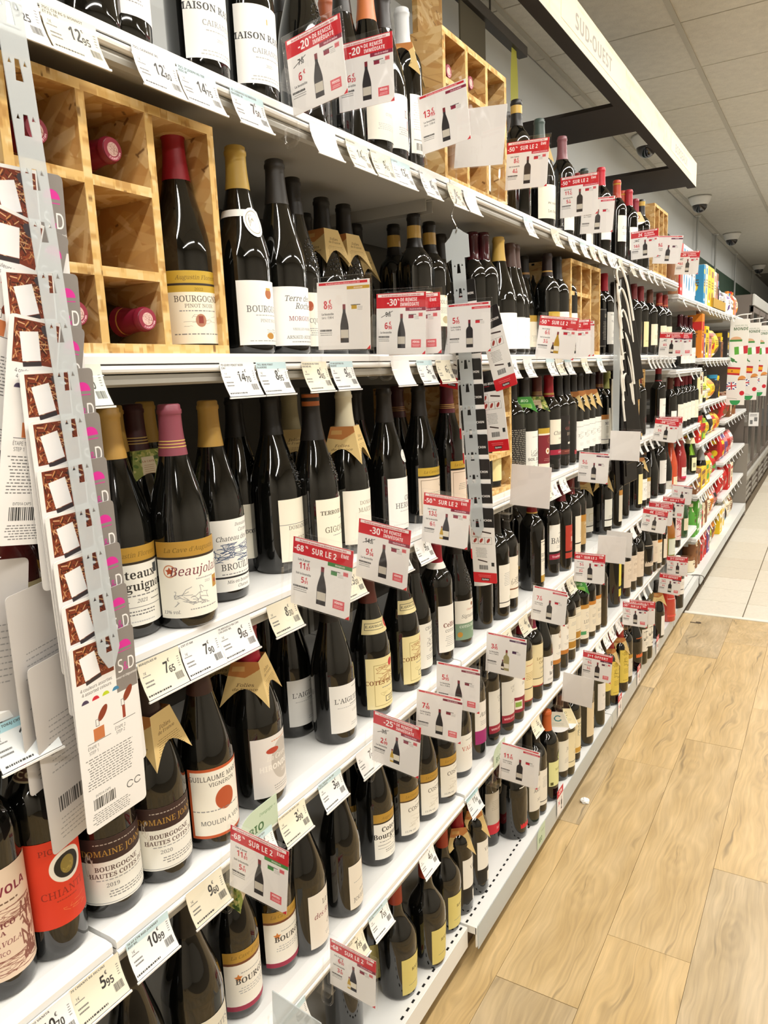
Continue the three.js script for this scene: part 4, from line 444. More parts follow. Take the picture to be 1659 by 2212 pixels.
// shelf | x | z | turn towards the viewer in degrees | design | label
const BOTTLES = `
5|-0.772|-0.647|0|plain|dark bottle behind the 12.95 price tag, only its foot showing
5|-0.772|-0.691|15|apollon|bottle with pale label of a pink butterfly on the top shelf
5|-0.772|-0.829|0|ravoire|left of two bottles with big white label reading Cairanne
5|-0.772|-0.937|8|ravoire|right of two bottles with big white label reading Cairanne
5|-0.790|-1.097|0|embossed|black embossed bottle behind the first minus 20 percent card
5|-0.880|-1.171|0|embossed|black embossed bottle in second row beside the first minus 20 percent card
5|-0.862|-1.281|0|orangeneck|dark bottle with dull orange capsule in the second row of top shelf
5|-0.799|-1.236|0|plain|dark necked bottle between the two minus 20 percent cards
5|-0.772|-1.275|0|orangeneck2|bottle with bright copper orange capsule and broad white label
5|-0.772|-1.334|0|hermit|bottle with white label half hidden by the second minus 20 percent card
5|-0.772|-1.409|0|greycollar|bottle with grey capsule, kraft neck collar and white barcode label
5|-0.808|-1.582|0|crimsongold|bottle with crimson and gold capsule beside the upper pine rack
5|-0.772|-2.027|0|blackgold|bottle with black and gold capsule and round yellow seal
5|-0.826|-2.091|0|plain|dark bottle just left of the black and gold capped bottle
5|-0.772|-2.207|0|picsaint|broad bottle with torn-edge white label and kraft collar beside red cards
5|-0.862|-2.514|0|greengrey|green-grey capped bottle standing behind the torn-edge label bottle
5|-0.772|-2.417|0|mauve|bottle with dull mauve capsule above the 11.92 card
5|-0.862|-2.800|0|greycollar2|bottle with slate capsule and yellow collar behind the mauve one
5|-0.862|-2.891|0|redcap|second-row bottle with deep red capsule behind green capped bottle
5|-0.826|-2.844|0|greencap|bottle with dark green capsule on the top shelf
5|-0.772|-2.869|0|redwhite|shiny bottle with scarlet capsule and white label above the 5.95 card
5|-0.772|-3.098|0|orangered|bottle with orange-red gold-topped capsule and tall cream label, nearer of two
5|-0.799|-3.297|0|orangered|bottle with orange-red gold-topped capsule and tall cream label, farther of two
5|-0.772|-3.295|0|redwhite2|bottle with scarlet capsule between orange capped pair and heart collar
5|-0.790|-3.491|0|heart|bottle wearing a cream collar printed with a red heart
5|-0.772|-3.525|0|goldblack|bottle with black and gold capsule and small cream label near far pine rack
5|-0.790|-3.722|0|goldblack2|last dark bottle before the far pine rack on top shelf
5|-0.826|-4.402|0|clearb|clear glass spirit bottle behind the 14.45 card, nearest of three
5|-0.790|-4.734|0|clearb|clear glass spirit bottle with grey top, middle of three
5|-0.790|-4.908|0|clearb|clear glass spirit bottle with grey top, farthest of three
5|-0.781|-5.214|0|roseb|pale pink rose bottle at the end of the top wine shelf
4|-0.785|-0.780|20|augustin|red capped bottle in right column of pine rack, label Bourgogne Pinot Noir
4|-0.772|-0.889|-6|bourgogneN|gold capped bottle with white neck medallion and label reading Bourgogne
4|-0.772|-0.979|4|morgon|dark capped bottle with white label reading Morgon
4|-0.817|-1.080|0|vacq|bottle with cream label partly hidden behind the Morgon bottle
4|-0.862|-1.229|25|folies|embossed bottle in large kraft neck collar behind the 8.95 card, left of two
4|-0.862|-1.304|25|folies|embossed bottle in large kraft neck collar behind the 8.95 card, right of two
4|-0.934|-1.223|20|folies|kraft collared bottle deep behind the Morgon bottle
4|-0.968|-1.317|20|folies|kraft collared bottle deepest behind the 8.95 card
4|-0.950|-1.484|20|folies|kraft collared bottle in the back row right of its pair
4|-0.808|-1.498|0|coldel|nearer of two bottles with black capsule banded in gold and cream label
4|-0.822|-1.597|0|coldel|farther of two bottles with black capsule banded in gold and cream label
4|-0.898|-1.565|0|coldel|gold banded bottle standing behind in shadow on second shelf
4|-0.862|-1.734|0|plain|dark bottle behind the hanging corkscrew strip on second shelf
4|-0.799|-1.787|0|maroonneck|glossy maroon capped bottle just right of the corkscrew strip
4|-0.781|-1.812|0|maroonneck|glossy maroon capped bottle beside the gold capped white label bottle
4|-0.772|-1.890|0|bigwhite|gold capped sloping bottle with very large blank-looking white label
4|-0.781|-1.992|0|bigwhite2|brown capped sloping bottle with large white label, nearer of two
4|-0.781|-2.026|0|bigwhite2|brown capped sloping bottle with large white label, farther of two
4|-0.835|-2.244|0|goldflower|shadowed bottle with gold topped label and orange flower
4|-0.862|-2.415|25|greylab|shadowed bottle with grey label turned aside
4|-0.772|-2.274|0|goldflower2|ring-capped bottle with gold topped cream label above the 6.75 card
4|-0.772|-2.368|0|cowhite|black capped white label lettered CO, nearer of two
4|-0.772|-2.458|0|cowhite|black capped bottle with white label reading CO, farther of two
4|-0.808|-2.646|0|goldflower2|gold ringed bottle tucked against the small pine rack
4|-0.781|-2.849|0|lea|bottle with black label framed in white, beside the small pine rack
4|-0.772|-2.924|0|lil|scarlet capped bottle with tall narrow white label beside the black bags
4|-0.817|-3.255|20|hexdark|bottle with dark hexagonal outlined label behind the black bags
4|-0.772|-3.409|0|darkred|dull red capped bottle right of the black bags, nearest of five
4|-0.772|-3.543|0|creamtall|dark red capped bottle with tall pale yellow label right of the black bags
4|-0.772|-3.740|0|creamwide|brown capped bottle with cream label right of the black bags
4|-0.772|-3.956|0|script|red capped bottle with script label behind the 4.19 card, nearer
4|-0.772|-4.096|0|script|red capped bottle with script label behind the 4.19 card, farther
4|-0.772|-4.547|0|maroonneck|dark necked bottle on the dropped shelf, first from the 4.19 card
4|-0.772|-4.697|0|maroonneck|dark necked bottle on the dropped shelf, second from the 4.19 card
4|-0.772|-4.872|0|maroonneck|dark necked bottle on the dropped shelf, third from the 4.19 card
4|-0.772|-5.081|0|yellowtall|bottle with pale yellow label on the dropped shelf, left of two
4|-0.772|-5.362|0|yellowtall|bottle with pale yellow label on the dropped shelf, right of two
3|-0.772|-0.457|15|tokaj|squat amber red sweet wine bottle with ornate cream oval label
3|-0.790|-0.523|0|plain|dark bottle behind the left hanging cards on third shelf
3|-0.791|-0.631|25|coteaux|bottle with gold banded white label reading Coteaux Bourguignons on third shelf
3|-0.752|-0.698|25|beauj|mauve capped bottle with white label reading Beaujolais and a motorcycle sketch
3|-0.862|-0.731|25|vine|bottle wrapped in a green vine-leaf collar with round gold medal
3|-0.862|-0.695|0|goldcap|gold capped bottle behind the hanging cards, left of vine-leaf bottle
3|-0.950|-0.832|0|goldcap|gold capped bottle in third row behind the vine-leaf bottle
3|-0.790|-0.808|0|brouilly|gold capped bottle with engraved chateau label reading Brouilly
3|-0.874|-0.956|-15|gigshade|black capped bottle with grey-beige label, standing back in shade
3|-0.812|-0.976|-20|embossgig|large black bottle with raised crest on shoulder and cream Domaine label
3|-0.772|-1.037|-15|terroir|orange topped black bottle with oval relief seal and label reading Gigondas
3|-0.772|-1.138|0|martin|cream capped bottle with kraft collar over pale lettered label on third shelf
3|-0.880|-1.115|60|creamcollar|cream capped bottle with kraft collar in second row of third shelf
3|-0.844|-1.286|-20|seal|dark bottle with small round silver seal behind the cream capped bottle
3|-0.772|-1.281|-15|crozes|dark bottle with white seal and big label reading Crozes Hermitage
3|-0.862|-1.490|0|ringcap|ring-capped bottle behind the Crozes Hermitage bottle
3|-0.776|-1.434|0|goldband|black capped bottle with gold band above beige label behind 13.42 card
3|-0.776|-1.572|-8|goldband2|maroon ring-capped bottle with gold band above beige label
3|-0.871|-1.654|0|ringcap|ring-capped bottle seen between the two gold banded ones
3|-0.781|-1.995|0|blackprint|bottle with all-over small white print on black beside the pine rack
3|-0.772|-2.071|0|sol|bottle with green BIO collar and white label with a house sketch
3|-0.772|-2.178|0|claret|bottle with leafy collar and claret red label with star
3|-0.772|-2.286|0|chatred|scarlet capped bottle with cream Chateau label and red strip below
3|-0.772|-2.378|0|orred|black bottle with charcoal label and brick red stripe below
3|-0.772|-2.457|0|blacktall|tall plain black bottle with tiny red mark near the foot
3|-0.772|-2.535|0|kraftwhite|bottle with kraft collar and white landscape label, first of four in line
3|-0.772|-2.611|0|kraftwhite|bottle with kraft collar and white landscape label, second of four in line
3|-0.772|-2.686|0|kraftwhite|bottle with kraft collar and white landscape label, third of four in line
3|-0.772|-2.764|0|kraftwhite|bottle with kraft collar and white landscape label, fourth of four in line
3|-0.772|-2.873|0|medoc|brown capped bottle with orange topped label lettered M
3|-0.772|-2.981|0|greenlab|yellow-green capped bottle with white sketched label
3|-0.781|-3.118|0|goldgrey|gold ringed bottle with pale label under gold band, first of three
3|-0.781|-3.203|0|goldgrey|gold ringed bottle with pale label under gold band, second of three
3|-0.781|-3.292|0|goldgrey|gold ringed bottle with pale label under gold band, third of three
3|-0.772|-3.536|0|darkred|dark bottle directly behind the black bags on third shelf
3|-0.772|-3.983|0|lichat|red capped bottle with white label lettered LI beside the far pine edge
3|-0.776|-4.326|0|whitemid|slim necked bottle with plain white label before the row of small red necks
3|-0.772|-4.511|0|smallred|small red necked bottle with white label, first in the row of six
3|-0.772|-4.645|0|smallred|small red necked bottle with white label, second in the row of six
3|-0.772|-4.771|0|smallred|small red necked bottle with white label, third in the row of six
3|-0.772|-4.921|0|smallred|small red necked bottle with white label, fourth in the row of six
3|-0.772|-5.061|0|smallred2|small bottle with brown neck and wide cream label, first of the row end pair
3|-0.772|-5.209|0|smallred2|small bottle with brown neck and wide cream label, last of the row end pair
2|-0.786|-0.398|30|nero|bottle with ornate rose-beige engraved label reading Nero d Avola
2|-0.784|-0.467|10|chianti|bottle with bright orange-red label reading Chianti and orange capsule
2|-0.785|-0.551|10|joannet19|bottle with brown topped white label dated 2019 beside the orange-red one
2|-0.775|-0.631|10|joannet20|kraft collared bottle with brown topped white label dated 2020
2|-0.862|-0.589|30|folieplain|kraft collared bottle hidden behind the bright orange-red Chianti bottle
2|-0.862|-0.490|0|plain|dark bottle behind the Nero d Avola bottle on fourth shelf
2|-0.766|-0.719|20|guillaume|brown capped bottle with orange framed label and large orange oval
2|-0.862|-0.859|-20|folieplain|kraft collared bottle behind the orange framed label
2|-0.772|-0.834|-5|hironde|red capped bottle in kraft collar, pale label with a red bird
2|-0.864|-1.046|-5|laigue|shaded bottle with plain grey-white label set back, left of two
2|-0.776|-1.061|-2|laigue|brightly lit bottle with plain white label at the shelf edge, right of two
2|-0.916|-1.042|0|laigue|back row bottle with shaded label right of the red bird bottle
2|-0.772|-1.187|0|cotesrhone|bottle with round red 2020 neck badge and map label Cotes du Rhone, front
2|-0.776|-1.319|-15|cotesrhone|bottle with cream neck badge and map label Cotes du Rhone, behind cards
2|-0.790|-1.401|0|chatewhite|bottle with white chateau label behind the second Cotes du Rhone bottle
2|-0.772|-1.485|0|cellier|square shouldered bottle with red capsule and slant-topped white label
2|-0.781|-1.605|0|signature|embossed bottle with label half white and half sage green
2|-0.880|-1.814|20|goldband|shadowed bottle with gold label band behind the half sage green label
2|-0.781|-1.746|0|cutlabel|thick dark bottle with white label cut across, behind the corkscrew strip
2|-0.769|-1.833|0|whiteslim|slim bottle with white label just right of the corkscrew strip, nearer
2|-0.772|-1.905|0|cochat|bottle with white sketched chateau label second right of the corkscrew strip
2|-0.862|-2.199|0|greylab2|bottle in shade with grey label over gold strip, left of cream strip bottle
2|-0.772|-2.129|-15|creamstrip|red capped bottle with narrow cream label over gold strip
2|-0.779|-2.301|0|baut|bottle with large lettered white label above crimson strip and white dot
2|-0.763|-2.381|-8|redbl|bottle with brick red label lettered in white
2|-0.772|-2.513|-10|creamtall2|dark red capped bottle with tall cream label beside brick red label
2|-0.781|-2.608|-8|goldlab|bottle with gold and tan label on fourth shelf
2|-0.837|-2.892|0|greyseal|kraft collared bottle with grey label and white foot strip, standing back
2|-0.853|-3.129|0|folieplain|kraft collared bottle behind the 5.50 card in second row
2|-0.781|-2.976|0|roundwhite|bottle with round-cornered white label behind the 5.50 card
2|-0.772|-3.110|-10|goldtopslim|bottle with gold topped narrow pale label and gold emblem
2|-0.790|-3.319|0|darkred|dark bottle half hidden by the black bags on fourth shelf
2|-0.781|-3.531|0|yellowtall|bottle with yellow label under the black bags on fourth shelf
2|-0.772|-3.585|0|kraftwhite|kraft collared bottle with white label under the black bags
2|-0.772|-3.664|0|goldgrey|bottle with gold topped label right beneath the black bags
2|-0.781|-3.882|0|plain|big black bottle at the end of the third bay, fourth shelf
2|-0.772|-3.998|0|scriptwhite|big black bottle with white script label at end of third bay
2|-0.772|-4.201|0|greylow|sloping dark bottle with low grey label in far wine bay
2|-0.781|-4.416|0|roseorange|orange-pink rose bottle in the far wine bay, left of two
2|-0.781|-4.716|0|rosered|red rose bottle with white label in the far wine bay, right of two
2|-0.772|-5.032|0|cider|olive green bottle with lime tag and yellow label in the far wine bay
2|-0.776|-5.513|0|greyfoil|dark bottle with grey foil shoulders at the end of the far wine bay
1|-0.781|-0.410|0|plain|dark bottle under the 10.70 price tag on fifth shelf
1|-0.772|-0.551|0|plain|dark sloping bottle under the 5.95 price tag on fifth shelf
1|-0.772|-0.656|5|nuits|dark sloping bottle with pale label corner under the 10.99 price tag
1|-0.799|-0.774|0|bourgueil|gold banded Bourgueil bottle wearing a leafy green collar, front of two
1|-0.801|-0.875|0|bourgueil2|gold banded Bourgueil bottle behind the minus 68 percent card, rear of two
1|-0.783|-0.937|-20|closrem|large bottle with white label in black and red lettering on fifth shelf
1|-0.773|-1.047|-20|jouf|bottle with white label and small orange leaf near its edge
1|-0.794|-1.208|-5|coteaux|bottle with gold banded white label reading Coteaux Bourguignons on fifth shelf
1|-0.870|-1.218|-5|coteauxg|shaded bottle with grey Coteaux label behind the front Coteaux bottle
1|-0.786|-1.306|-8|costieres|gold banded Costieres bottle, nearest of three in line on fifth shelf
1|-0.783|-1.395|-8|costieres|gold banded Costieres bottle, middle of three in line on fifth shelf
1|-0.776|-1.481|-8|costieres|gold banded Costieres bottle, farthest of three in line on fifth shelf
1|-0.787|-1.596|-5|valen|bottle with white label in red capitals reading Valencay
1|-0.786|-1.695|-8|pink|bottle with white label above a magenta strip
1|-0.781|-1.781|-8|merlot|bottle with grey-white label above a crimson strip, left of pair
1|-0.769|-1.858|0|merlot|bottle with grey-white label above a crimson strip, right of pair
1|-0.768|-1.937|0|bioclaret|bottle with white label above claret strip with small green leaf mark
1|-0.774|-2.024|0|medalcream|bottle with cream label, gold medal and red edge behind the 3.95 card
1|-0.766|-2.095|-4|coromandel|crimson necked bottle with tall cream label and gold medal
1|-0.771|-2.195|-12|espr|sloping bottle with white label in heavy black and orange lettering
1|-0.766|-2.270|-5|bel|nearer of two bottles with round paper seal and gold footed white label
1|-0.769|-2.366|-5|bel|farther of two bottles with round paper seal and gold footed white label
1|-0.768|-2.448|0|goldfoot|bottle with cream label over gold strip under the 7.50 card
1|-0.782|-2.552|0|goldfoot|bottle with cream label over gold strip, half hidden behind its twin
1|-0.769|-2.614|0|lussac|bottle with green neck tab, gold topped cream label and leaf mark
1|-0.768|-2.704|0|goldtop|bottle with gold topped pale label, next to the leaf mark one
1|-0.769|-2.782|0|goldtop|bottle with gold topped pale label, beside the tall brown bottle
1|-0.762|-2.855|-30|brownslim|tall brown bottle with narrow white label at its right edge
1|-0.788|-3.136|-28|yellowbig|thick black bottle with two bright yellow labels
1|-0.767|-3.271|0|beigewhite|bottle with beige-white label under blank card, first of three
1|-0.767|-3.385|0|beigewhite|bottle with beige-white label under blank card, second of three
1|-0.755|-3.471|0|beigewhite|bottle with beige-white label under blank card, third of three
1|-0.762|-3.679|0|beigebig|broad shouldered bottle with beige label in sharp light and shade
1|-0.750|-3.762|0|beigewhite2|bottle with beige label next to broad shouldered beige one
1|-0.742|-3.832|0|goldtop|bottle with orange topped label under the 9.99 card
1|-0.731|-3.905|0|medallion|dark bottle with round paper medallion at its shoulder
1|-0.721|-4.057|0|amber|amber bottle with pale green framed label
1|-0.747|-4.426|0|redwhiteslim|slim bottle with white label patterned in red
1|-0.757|-4.694|0|greenbeer|green bottle with cream label beside green cartons
0|-0.828|-1.104|0|plain|dark bottle behind the 6.50 card on bottom shelf
0|-0.780|-1.254|-8|rasteau|bulb shouldered bottle with yellow label, nearest of three on bottom shelf
0|-0.762|-1.364|-8|rasteau|bulb shouldered bottle with yellow label, middle of three on bottom shelf
0|-0.778|-1.483|-8|rasteau|bulb shouldered bottle with yellow label, farthest of three on bottom shelf
0|-0.862|-1.263|0|rasteau|bulb shouldered bottle in shade behind the nearest yellow label one
0|-0.768|-1.553|-18|villa|red capped bottle in kraft collar with white label and white tab, nearer
0|-0.763|-1.641|-12|villa|red capped bottle in kraft collar with white label and white tab, farther
0|-0.862|-1.599|-20|greylab2|shaded bottle with grey label behind the yellow label trio
0|-0.816|-1.848|5|rosegrey|bottle with grey label above bright red strip under the 11.95 tag
0|-0.819|-1.927|-55|rosethin|bottle turned aside, thin edge of label and red strip showing
0|-0.763|-1.920|-22|rosewhite|thick bottle with white label above bright red strip behind the 11.95 card
0|-0.744|-2.000|-8|artist|bottle with pale label and small red bird on bottom shelf
0|-0.742|-2.061|0|whiteslim|slim bottle with white label and green mark behind the pale label with red bird
0|-0.735|-2.154|-6|moncaz|orange capped bottle with pale yellow-green label and oval badge
0|-0.743|-2.287|0|tagneck|bottle with folded neck tag and round teal print
0|-0.731|-2.322|-6|vtag|bottle with pointed cream neck tag and tall cream label
0|-0.741|-2.423|0|creamgold|cream labelled bottle right of the pointed neck tag one
0|-0.743|-2.563|-20|beigetall|thick bottle with tall plain beige label under the blank card
0|-0.734|-2.726|-5|lilawhite|bottle with white label and small dark red flower
0|-0.752|-2.887|0|yellowmid|bottle with yellow label peeping beside the white label
0|-0.733|-2.939|0|yellowfull|bottle with long yellow printed label, nearer of two on bottom shelf
0|-0.728|-3.082|0|yellowfull|bottle with long yellow printed label, farther of two on bottom shelf
0|-0.732|-3.175|0|goldgrey|gold topped pale label bottle beyond the yellow pair
0|-0.734|-3.343|-5|orangelab|stout bottle with square orange label
0|-0.719|-3.424|0|blacksketch|bottle with white label of black sketches, nearer of two
0|-0.712|-3.503|0|blacksketch|bottle with white label of black sketches, farther of two
0|-0.720|-3.811|-12|kraftlow|sloping bottle with kraft collar and white label behind 10.12 card
0|-0.718|-4.097|0|juice|clear bottle with landscape label and red drink
0|-0.711|-4.347|0|maroonlow|dark bottle with white top label and maroon foot at end of wine`;
// shelf ~ x ~ top y ~ z ~ roll ~ width ~ print
const CARDS = `
5~-0.705~1.981~-0.948~4.7~0.103~-20|DE REMISE IMMÉDIATE|7,50|6|v
5~-0.756~2.049~-1.148~0.0~0.105~-20|DE REMISE IMMÉDIATE||6,20|v
5~-0.705~2.016~-1.354~4.7~0.104~|||13,95|v
5~-0.705~2.025~-1.491~-6.2~0.110~blank
5~-0.705~2.026~-1.772~-4.0~0.105~-50|SUR LE 2ÈME|8,92|4,46|r
5~-0.705~2.028~-2.190~-1.0~0.109~-50|SUR LE 2ÈME|11,92|5,96|r
5~-0.705~2.004~-2.384~-4.1~0.102~|||5,95|r
5~-0.705~1.997~-3.059~1.1~0.102~2€|DE REMISE IMMÉDIATE|16,95|14,45|r
5~-0.657~1.997~-3.209~-7.2~0.105~|||9,90|d
5~-0.705~2.027~-3.958~-4.4~0.107~-25|DE REMISE IMMÉDIATE|6,60|4,95|r
4~-0.705~1.645~-0.977~-2.1~0.102~|||8,95|g
4~-0.705~1.640~-1.152~-3.0~0.103~-30|DE REMISE IMMÉDIATE|9,95|6,96|v
4~-0.709~1.639~-1.202~0.0~0.105~-50|SUR LE 2ÈME||7,90|v
4~-0.705~1.638~-1.440~-0.5~0.099~|||5,95|r2
4~-0.705~1.641~-1.975~-8.6~0.108~-50|SUR LE 2ÈME|6,75|3,38|w
4~-0.722~1.633~-2.195~0.0~0.105~-50|SUR LE 2ÈME||4,50|r
4~-0.746~1.635~-2.335~0.0~0.105~|||4,90|r
4~-0.705~1.638~-3.620~-3.7~0.104~-34|DE REMISE IMMÉDIATE|6,35|4,19|d
4~-0.691~1.634~-3.780~0.0~0.105~-34|DE REMISE IMMÉDIATE||4,35|d
3~-0.705~1.267~-0.865~-7.8~0.108~-68|SUR LE 2ÈME|11,81|5,91|gr
3~-0.705~1.260~-1.050~-7.4~0.106~-30|DE REMISE IMMÉDIATE|14,20|9,94|v
3~-0.705~1.266~-1.296~-5.6~0.102~-50|SUR LE 2ÈME|13,42|6,71|w2
3~-0.705~1.263~-1.780~-3.5~0.106~blank
3~-0.705~1.230~-2.376~-3.4~0.098~|||5,50|d
3~-0.705~1.263~-2.775~-1.7~0.108~blank
3~-0.705~1.258~-3.534~-7.3~0.103~-34|DE REMISE IMMÉDIATE|7,86|5,19|r
3~-0.714~1.248~-3.734~0.0~0.105~-34|DE REMISE IMMÉDIATE||5,25|r
2~-0.705~0.889~-0.685~-7.0~0.101~-68|SUR LE 2ÈME|11,81|5,91|gn
2~-0.705~0.890~-1.340~-2.0~0.100~|||5,95|v2
2~-0.705~0.866~-1.244~-3.7~0.099~|||7,90|v2
2~-0.705~0.893~-1.073~-5.4~0.102~-25|DE REMISE IMMÉDIATE|3,99|2,99|w2
2~-0.705~0.870~-1.606~-3.2~0.103~|||3,95|w2d
2~-0.705~0.901~-1.930~-4.9~0.100~|||7,50|r
2~-0.705~0.903~-2.341~-1.1~0.100~-68|SUR LE 2ÈME|5,15|2,65|r
2~-0.705~0.902~-2.620~-2.5~0.098~blank
2~-0.705~0.893~-2.748~-1.0~0.096~blank
2~-0.705~0.881~-3.325~-7.0~0.104~4€|DE REMISE IMMÉDIATE|13,99|9,99|y
2~-0.705~0.881~-3.486~-1.6~0.107~2€|DE REMISE IMMÉDIATE||8,95|r
2~-0.705~0.854~-3.799~-3.7~0.102~-44|SUR LE 2ÈME||6,20|d
2~-0.705~0.877~-4.039~-3.3~0.100~|||5,30|d
1~-0.705~0.540~-0.904~-3.8~0.095~-68|SUR LE 2ÈME|6,50|3,30|w2
1~-0.705~0.548~-0.755~-3.5~0.091~clear
1~-0.705~0.544~-1.680~-4.5~0.106~|||11,95|r
1~-0.705~0.535~-2.212~-3.9~0.100~blank
1~-0.705~0.532~-2.434~-3.8~0.102~2+1|OFFERT|9,00|3,00|d
1~-0.705~0.536~-3.022~-0.7~0.100~-50|SUR LE 2ÈME|10,12|5,06|d
1~-0.708~0.504~-3.162~0.0~0.105~-50|SUR LE 2ÈME||5,40|r
1~-0.705~0.508~-3.980~-0.3~0.102~2+1|OFFERT|9,90|3,30|r
1~-0.705~0.474~-3.757~-4.6~0.103~5+1|OFFERT|24,75|4,12|d`;
// shelf | z | price | paper | product line
const TAGS = `
5|-0.506|9,25|w|75 CHINON RG
5|-0.577|12,95|c|75CL CTB RG D MONNOT ET FIL ML
5|-0.693|12,80|w|75CL CAIRANNE ML
5|-0.763|14,75|b|75CL ST JOSEPH RG TER VIOL M
5|-0.858|7,50|b|75 CAIRANNE RG MAISON RAVOIRE M
5|-1.036||w|
5|-1.134|14,45|c|VACQUEYRAS
5|-1.212|9,65|c|RASTEAU
5|-1.284|13,95|b|ST JOSEPH
5|-1.392|8,90|w|LIRAC
5|-1.513|6,00|c|CDR
5|-1.591||w|
5|-1.957|5,90|b|
5|-2.176|7,20|c|
5|-2.334|8,40|w|
5|-2.456|7,95|b|
5|-2.560|6,80|c|
5|-2.662|7,30|c|
5|-2.781|8,10|w|
5|-2.845|8,60|w|
5|-2.939|9,10|c|
5|-3.123|9,50|c|
5|-3.282|9,80|w|
5|-3.434|11,20|w|
5|-3.549|11,60|w|
5|-3.713|12,10|w|
5|-4.297||w|
5|-4.758||w|
4|-0.535|6,30|g|COTES DE BEAUNE ARS
4|-0.797|14,70|w|75 GIVRY PINOT NOIR CAV
4|-0.871|8,95|b|75CL BGNE PINOT N.AURORE
4|-0.978|9,45|c|75 MORGON RG TERRE ROCHES ML
4|-1.055|9,95|b|75 VACQUEYRAS RG RESERVE
4|-1.255||w|
4|-1.353|5,95|b|75 ST CHINIAN
4|-1.438|6,15|c|CORBIERES
4|-1.832|4,80|w|
4|-1.947|5,20|w|
4|-2.134|5,40|b|
4|-2.215|7,60|c|
4|-2.302|5,60|b|
4|-2.479|4,70|c|
4|-2.663|14,20|b|
4|-3.474||w|
4|-3.557||w|
4|-3.644||w|
4|-3.734||w|
4|-3.829||w|
4|-3.928||w|
4|-4.032||w|
4|-4.224||w|
4|-4.624||w|
4|-4.790||w|
4|-4.968||w|
4|-5.138||w|
3|-0.419|17,90|B|50 CL TOKAJ CHT PUT ASZU
3|-0.609|7,65|c|BEAUJOLAIS M
3|-0.680|7,90|w|CHT ST AM
3|-0.749|9,65|w|75 BROUILLY RG CAV CHLOGES ML
3|-0.856|8,30|c|
3|-1.045|13,20|c|
3|-1.218|12,45|w|
3|-1.318|9,30|w|
3|-2.104|5,05|c|
3|-2.155|4,45|w|
3|-2.249|5,50|w|
3|-2.709|6,35|w|
3|-3.318||w|
3|-3.429||w|
3|-3.546||w|
3|-3.670||w|
3|-4.232||w|
3|-4.389||w|
3|-4.556||w|
3|-4.735||w|
3|-4.928||w|
3|-5.135||w|
2|-0.398|10,70|w|75IT RG BIO VANITA NERO M
2|-0.466|5,95|c|75 CHIANTI RG PICCINI
2|-0.547|10,99|b|75 HT CTN RGD JOANNET RDF ML
2|-0.648|9,60|c|
2|-0.762|9,95|b|75STN BQUE RG PDF BIO JAROMI
2|-0.846|3,90|c|75 VENTOUX RG MOD CAV
2|-0.953|3,99|b|75CL VENTOUX RG VRY EXCELLENCE
2|-1.071|7,05|w|
2|-1.400|5,35|w|
2|-1.769|5,25|c|
2|-1.897|4,15|c|
2|-2.237|3,75|w|
2|-2.330|4,05|c|
2|-3.210||w|
2|-3.315||w|
2|-3.426||w|
2|-4.811||w|
2|-4.953||w|
2|-5.102||w|
2|-5.260||w|
2|-5.427||w|
2|-5.604||w|
1|-0.813|6,80|b|CAF ML
1|-0.995|7,95|c|1L ALENAES RG DOM CHAMBROUGH
1|-1.086|7,55|b|75 CTS BORDENEUVE RG CAP ML
1|-1.290|4,55|w|75 CDR VINSO RG ML
1|-1.537|11,90|B|75 LANGUEDOC RG LONG
1|-1.993|3,20|c|
1|-2.688|4,25|w|
1|-2.792|5,15|w|
1|-2.879|6,65|w|
1|-2.984|7,35|w|
1|-3.384||w|
1|-3.481||w|
1|-3.583||w|`;
for (const line of BOTTLES.trim().split('\n')) { const [s, x, z, yaw, key, label] = line.split('|'); placeBottle(+s, +x, +z, +yaw, key, label); }
const bayOf = (z) => { const b = BAYS.findIndex((v) => z <= v[0] + 0.004 && z >= v[1] - 0.004); return b < 0 ? 0 : b; };
// ---------- shelf price tags: paper in a curved clear holder clipped on the price rail ----------
// the bottle that stands nearest behind a rail position, in a few words
const FRONT_ROW = BOTTLES.trim().split('\n').map((l) => l.split('|'));
function beside(s, z) { let best = null; for (const b of FRONT_ROW) if (+b[0] === +s && +b[1] > -0.84 && (!best || Math.abs(+b[2] - z) < Math.abs(+best[2] - z))) best = b; return best ? best[5].split(' ').slice(0, 7).join(' ').replace(/,? (and|with|in|of|label|the|behind|a|above|over|capsule and|reading)$/, '').replace(/,$/, '') : 'far end'; }
const tagSeen = {};
const TAG_W = 0.0685;
function tagSheet(w, grow, off) { // profile falls from the rail and swings out at its foot
  const prof = [[0.0035, -0.0125], [0.0045, -0.022], [0.0075, -0.034], [0.0125, -0.046], [0.0195, -0.0585]], pos = [], uv = [], idx = [];
  const v = prof.map((p, i) => [p[0] + off, p[1] + (i === 0 ? grow : i === 4 ? -grow : 0)]);
  v.forEach((p, j) => { for (const s of [0, 1]) { pos.push(p[0], p[1], w / 2 - s * w); uv.push(s, 1 - j / 4); } });
  for (let j = 0; j < 4; j++) { const a = j * 2; idx.push(a, a + 2, a + 1, a + 1, a + 2, a + 3); }
  const g = new THREE.BufferGeometry(); g.setAttribute('position', new THREE.Float32BufferAttribute(pos, 3)); g.setAttribute('uv', new THREE.Float32BufferAttribute(uv, 2)); g.setIndex(idx); g.computeVertexNormals(); return g;
}
const CLEAR2 = CLEAR.clone(); CLEAR2.side = THREE.DoubleSide;
const HOLDER = { big: [tagSheet(TAG_W + 0.003, 0.002, 0.0007), bx(0.0022, 0.0022, TAG_W + 0.003, 0.0205, -0.0605, 0)], small: [tagSheet(0.04, 0.0015, 0.0007), bx(0.002, 0.002, 0.04, 0.0205, -0.0605, 0)] };
const TONE = { w: '#f6f5f3', c: '#efe8d2', b: '#f3f4f2', g: '#e6ece0', B: '#e9eef0' };
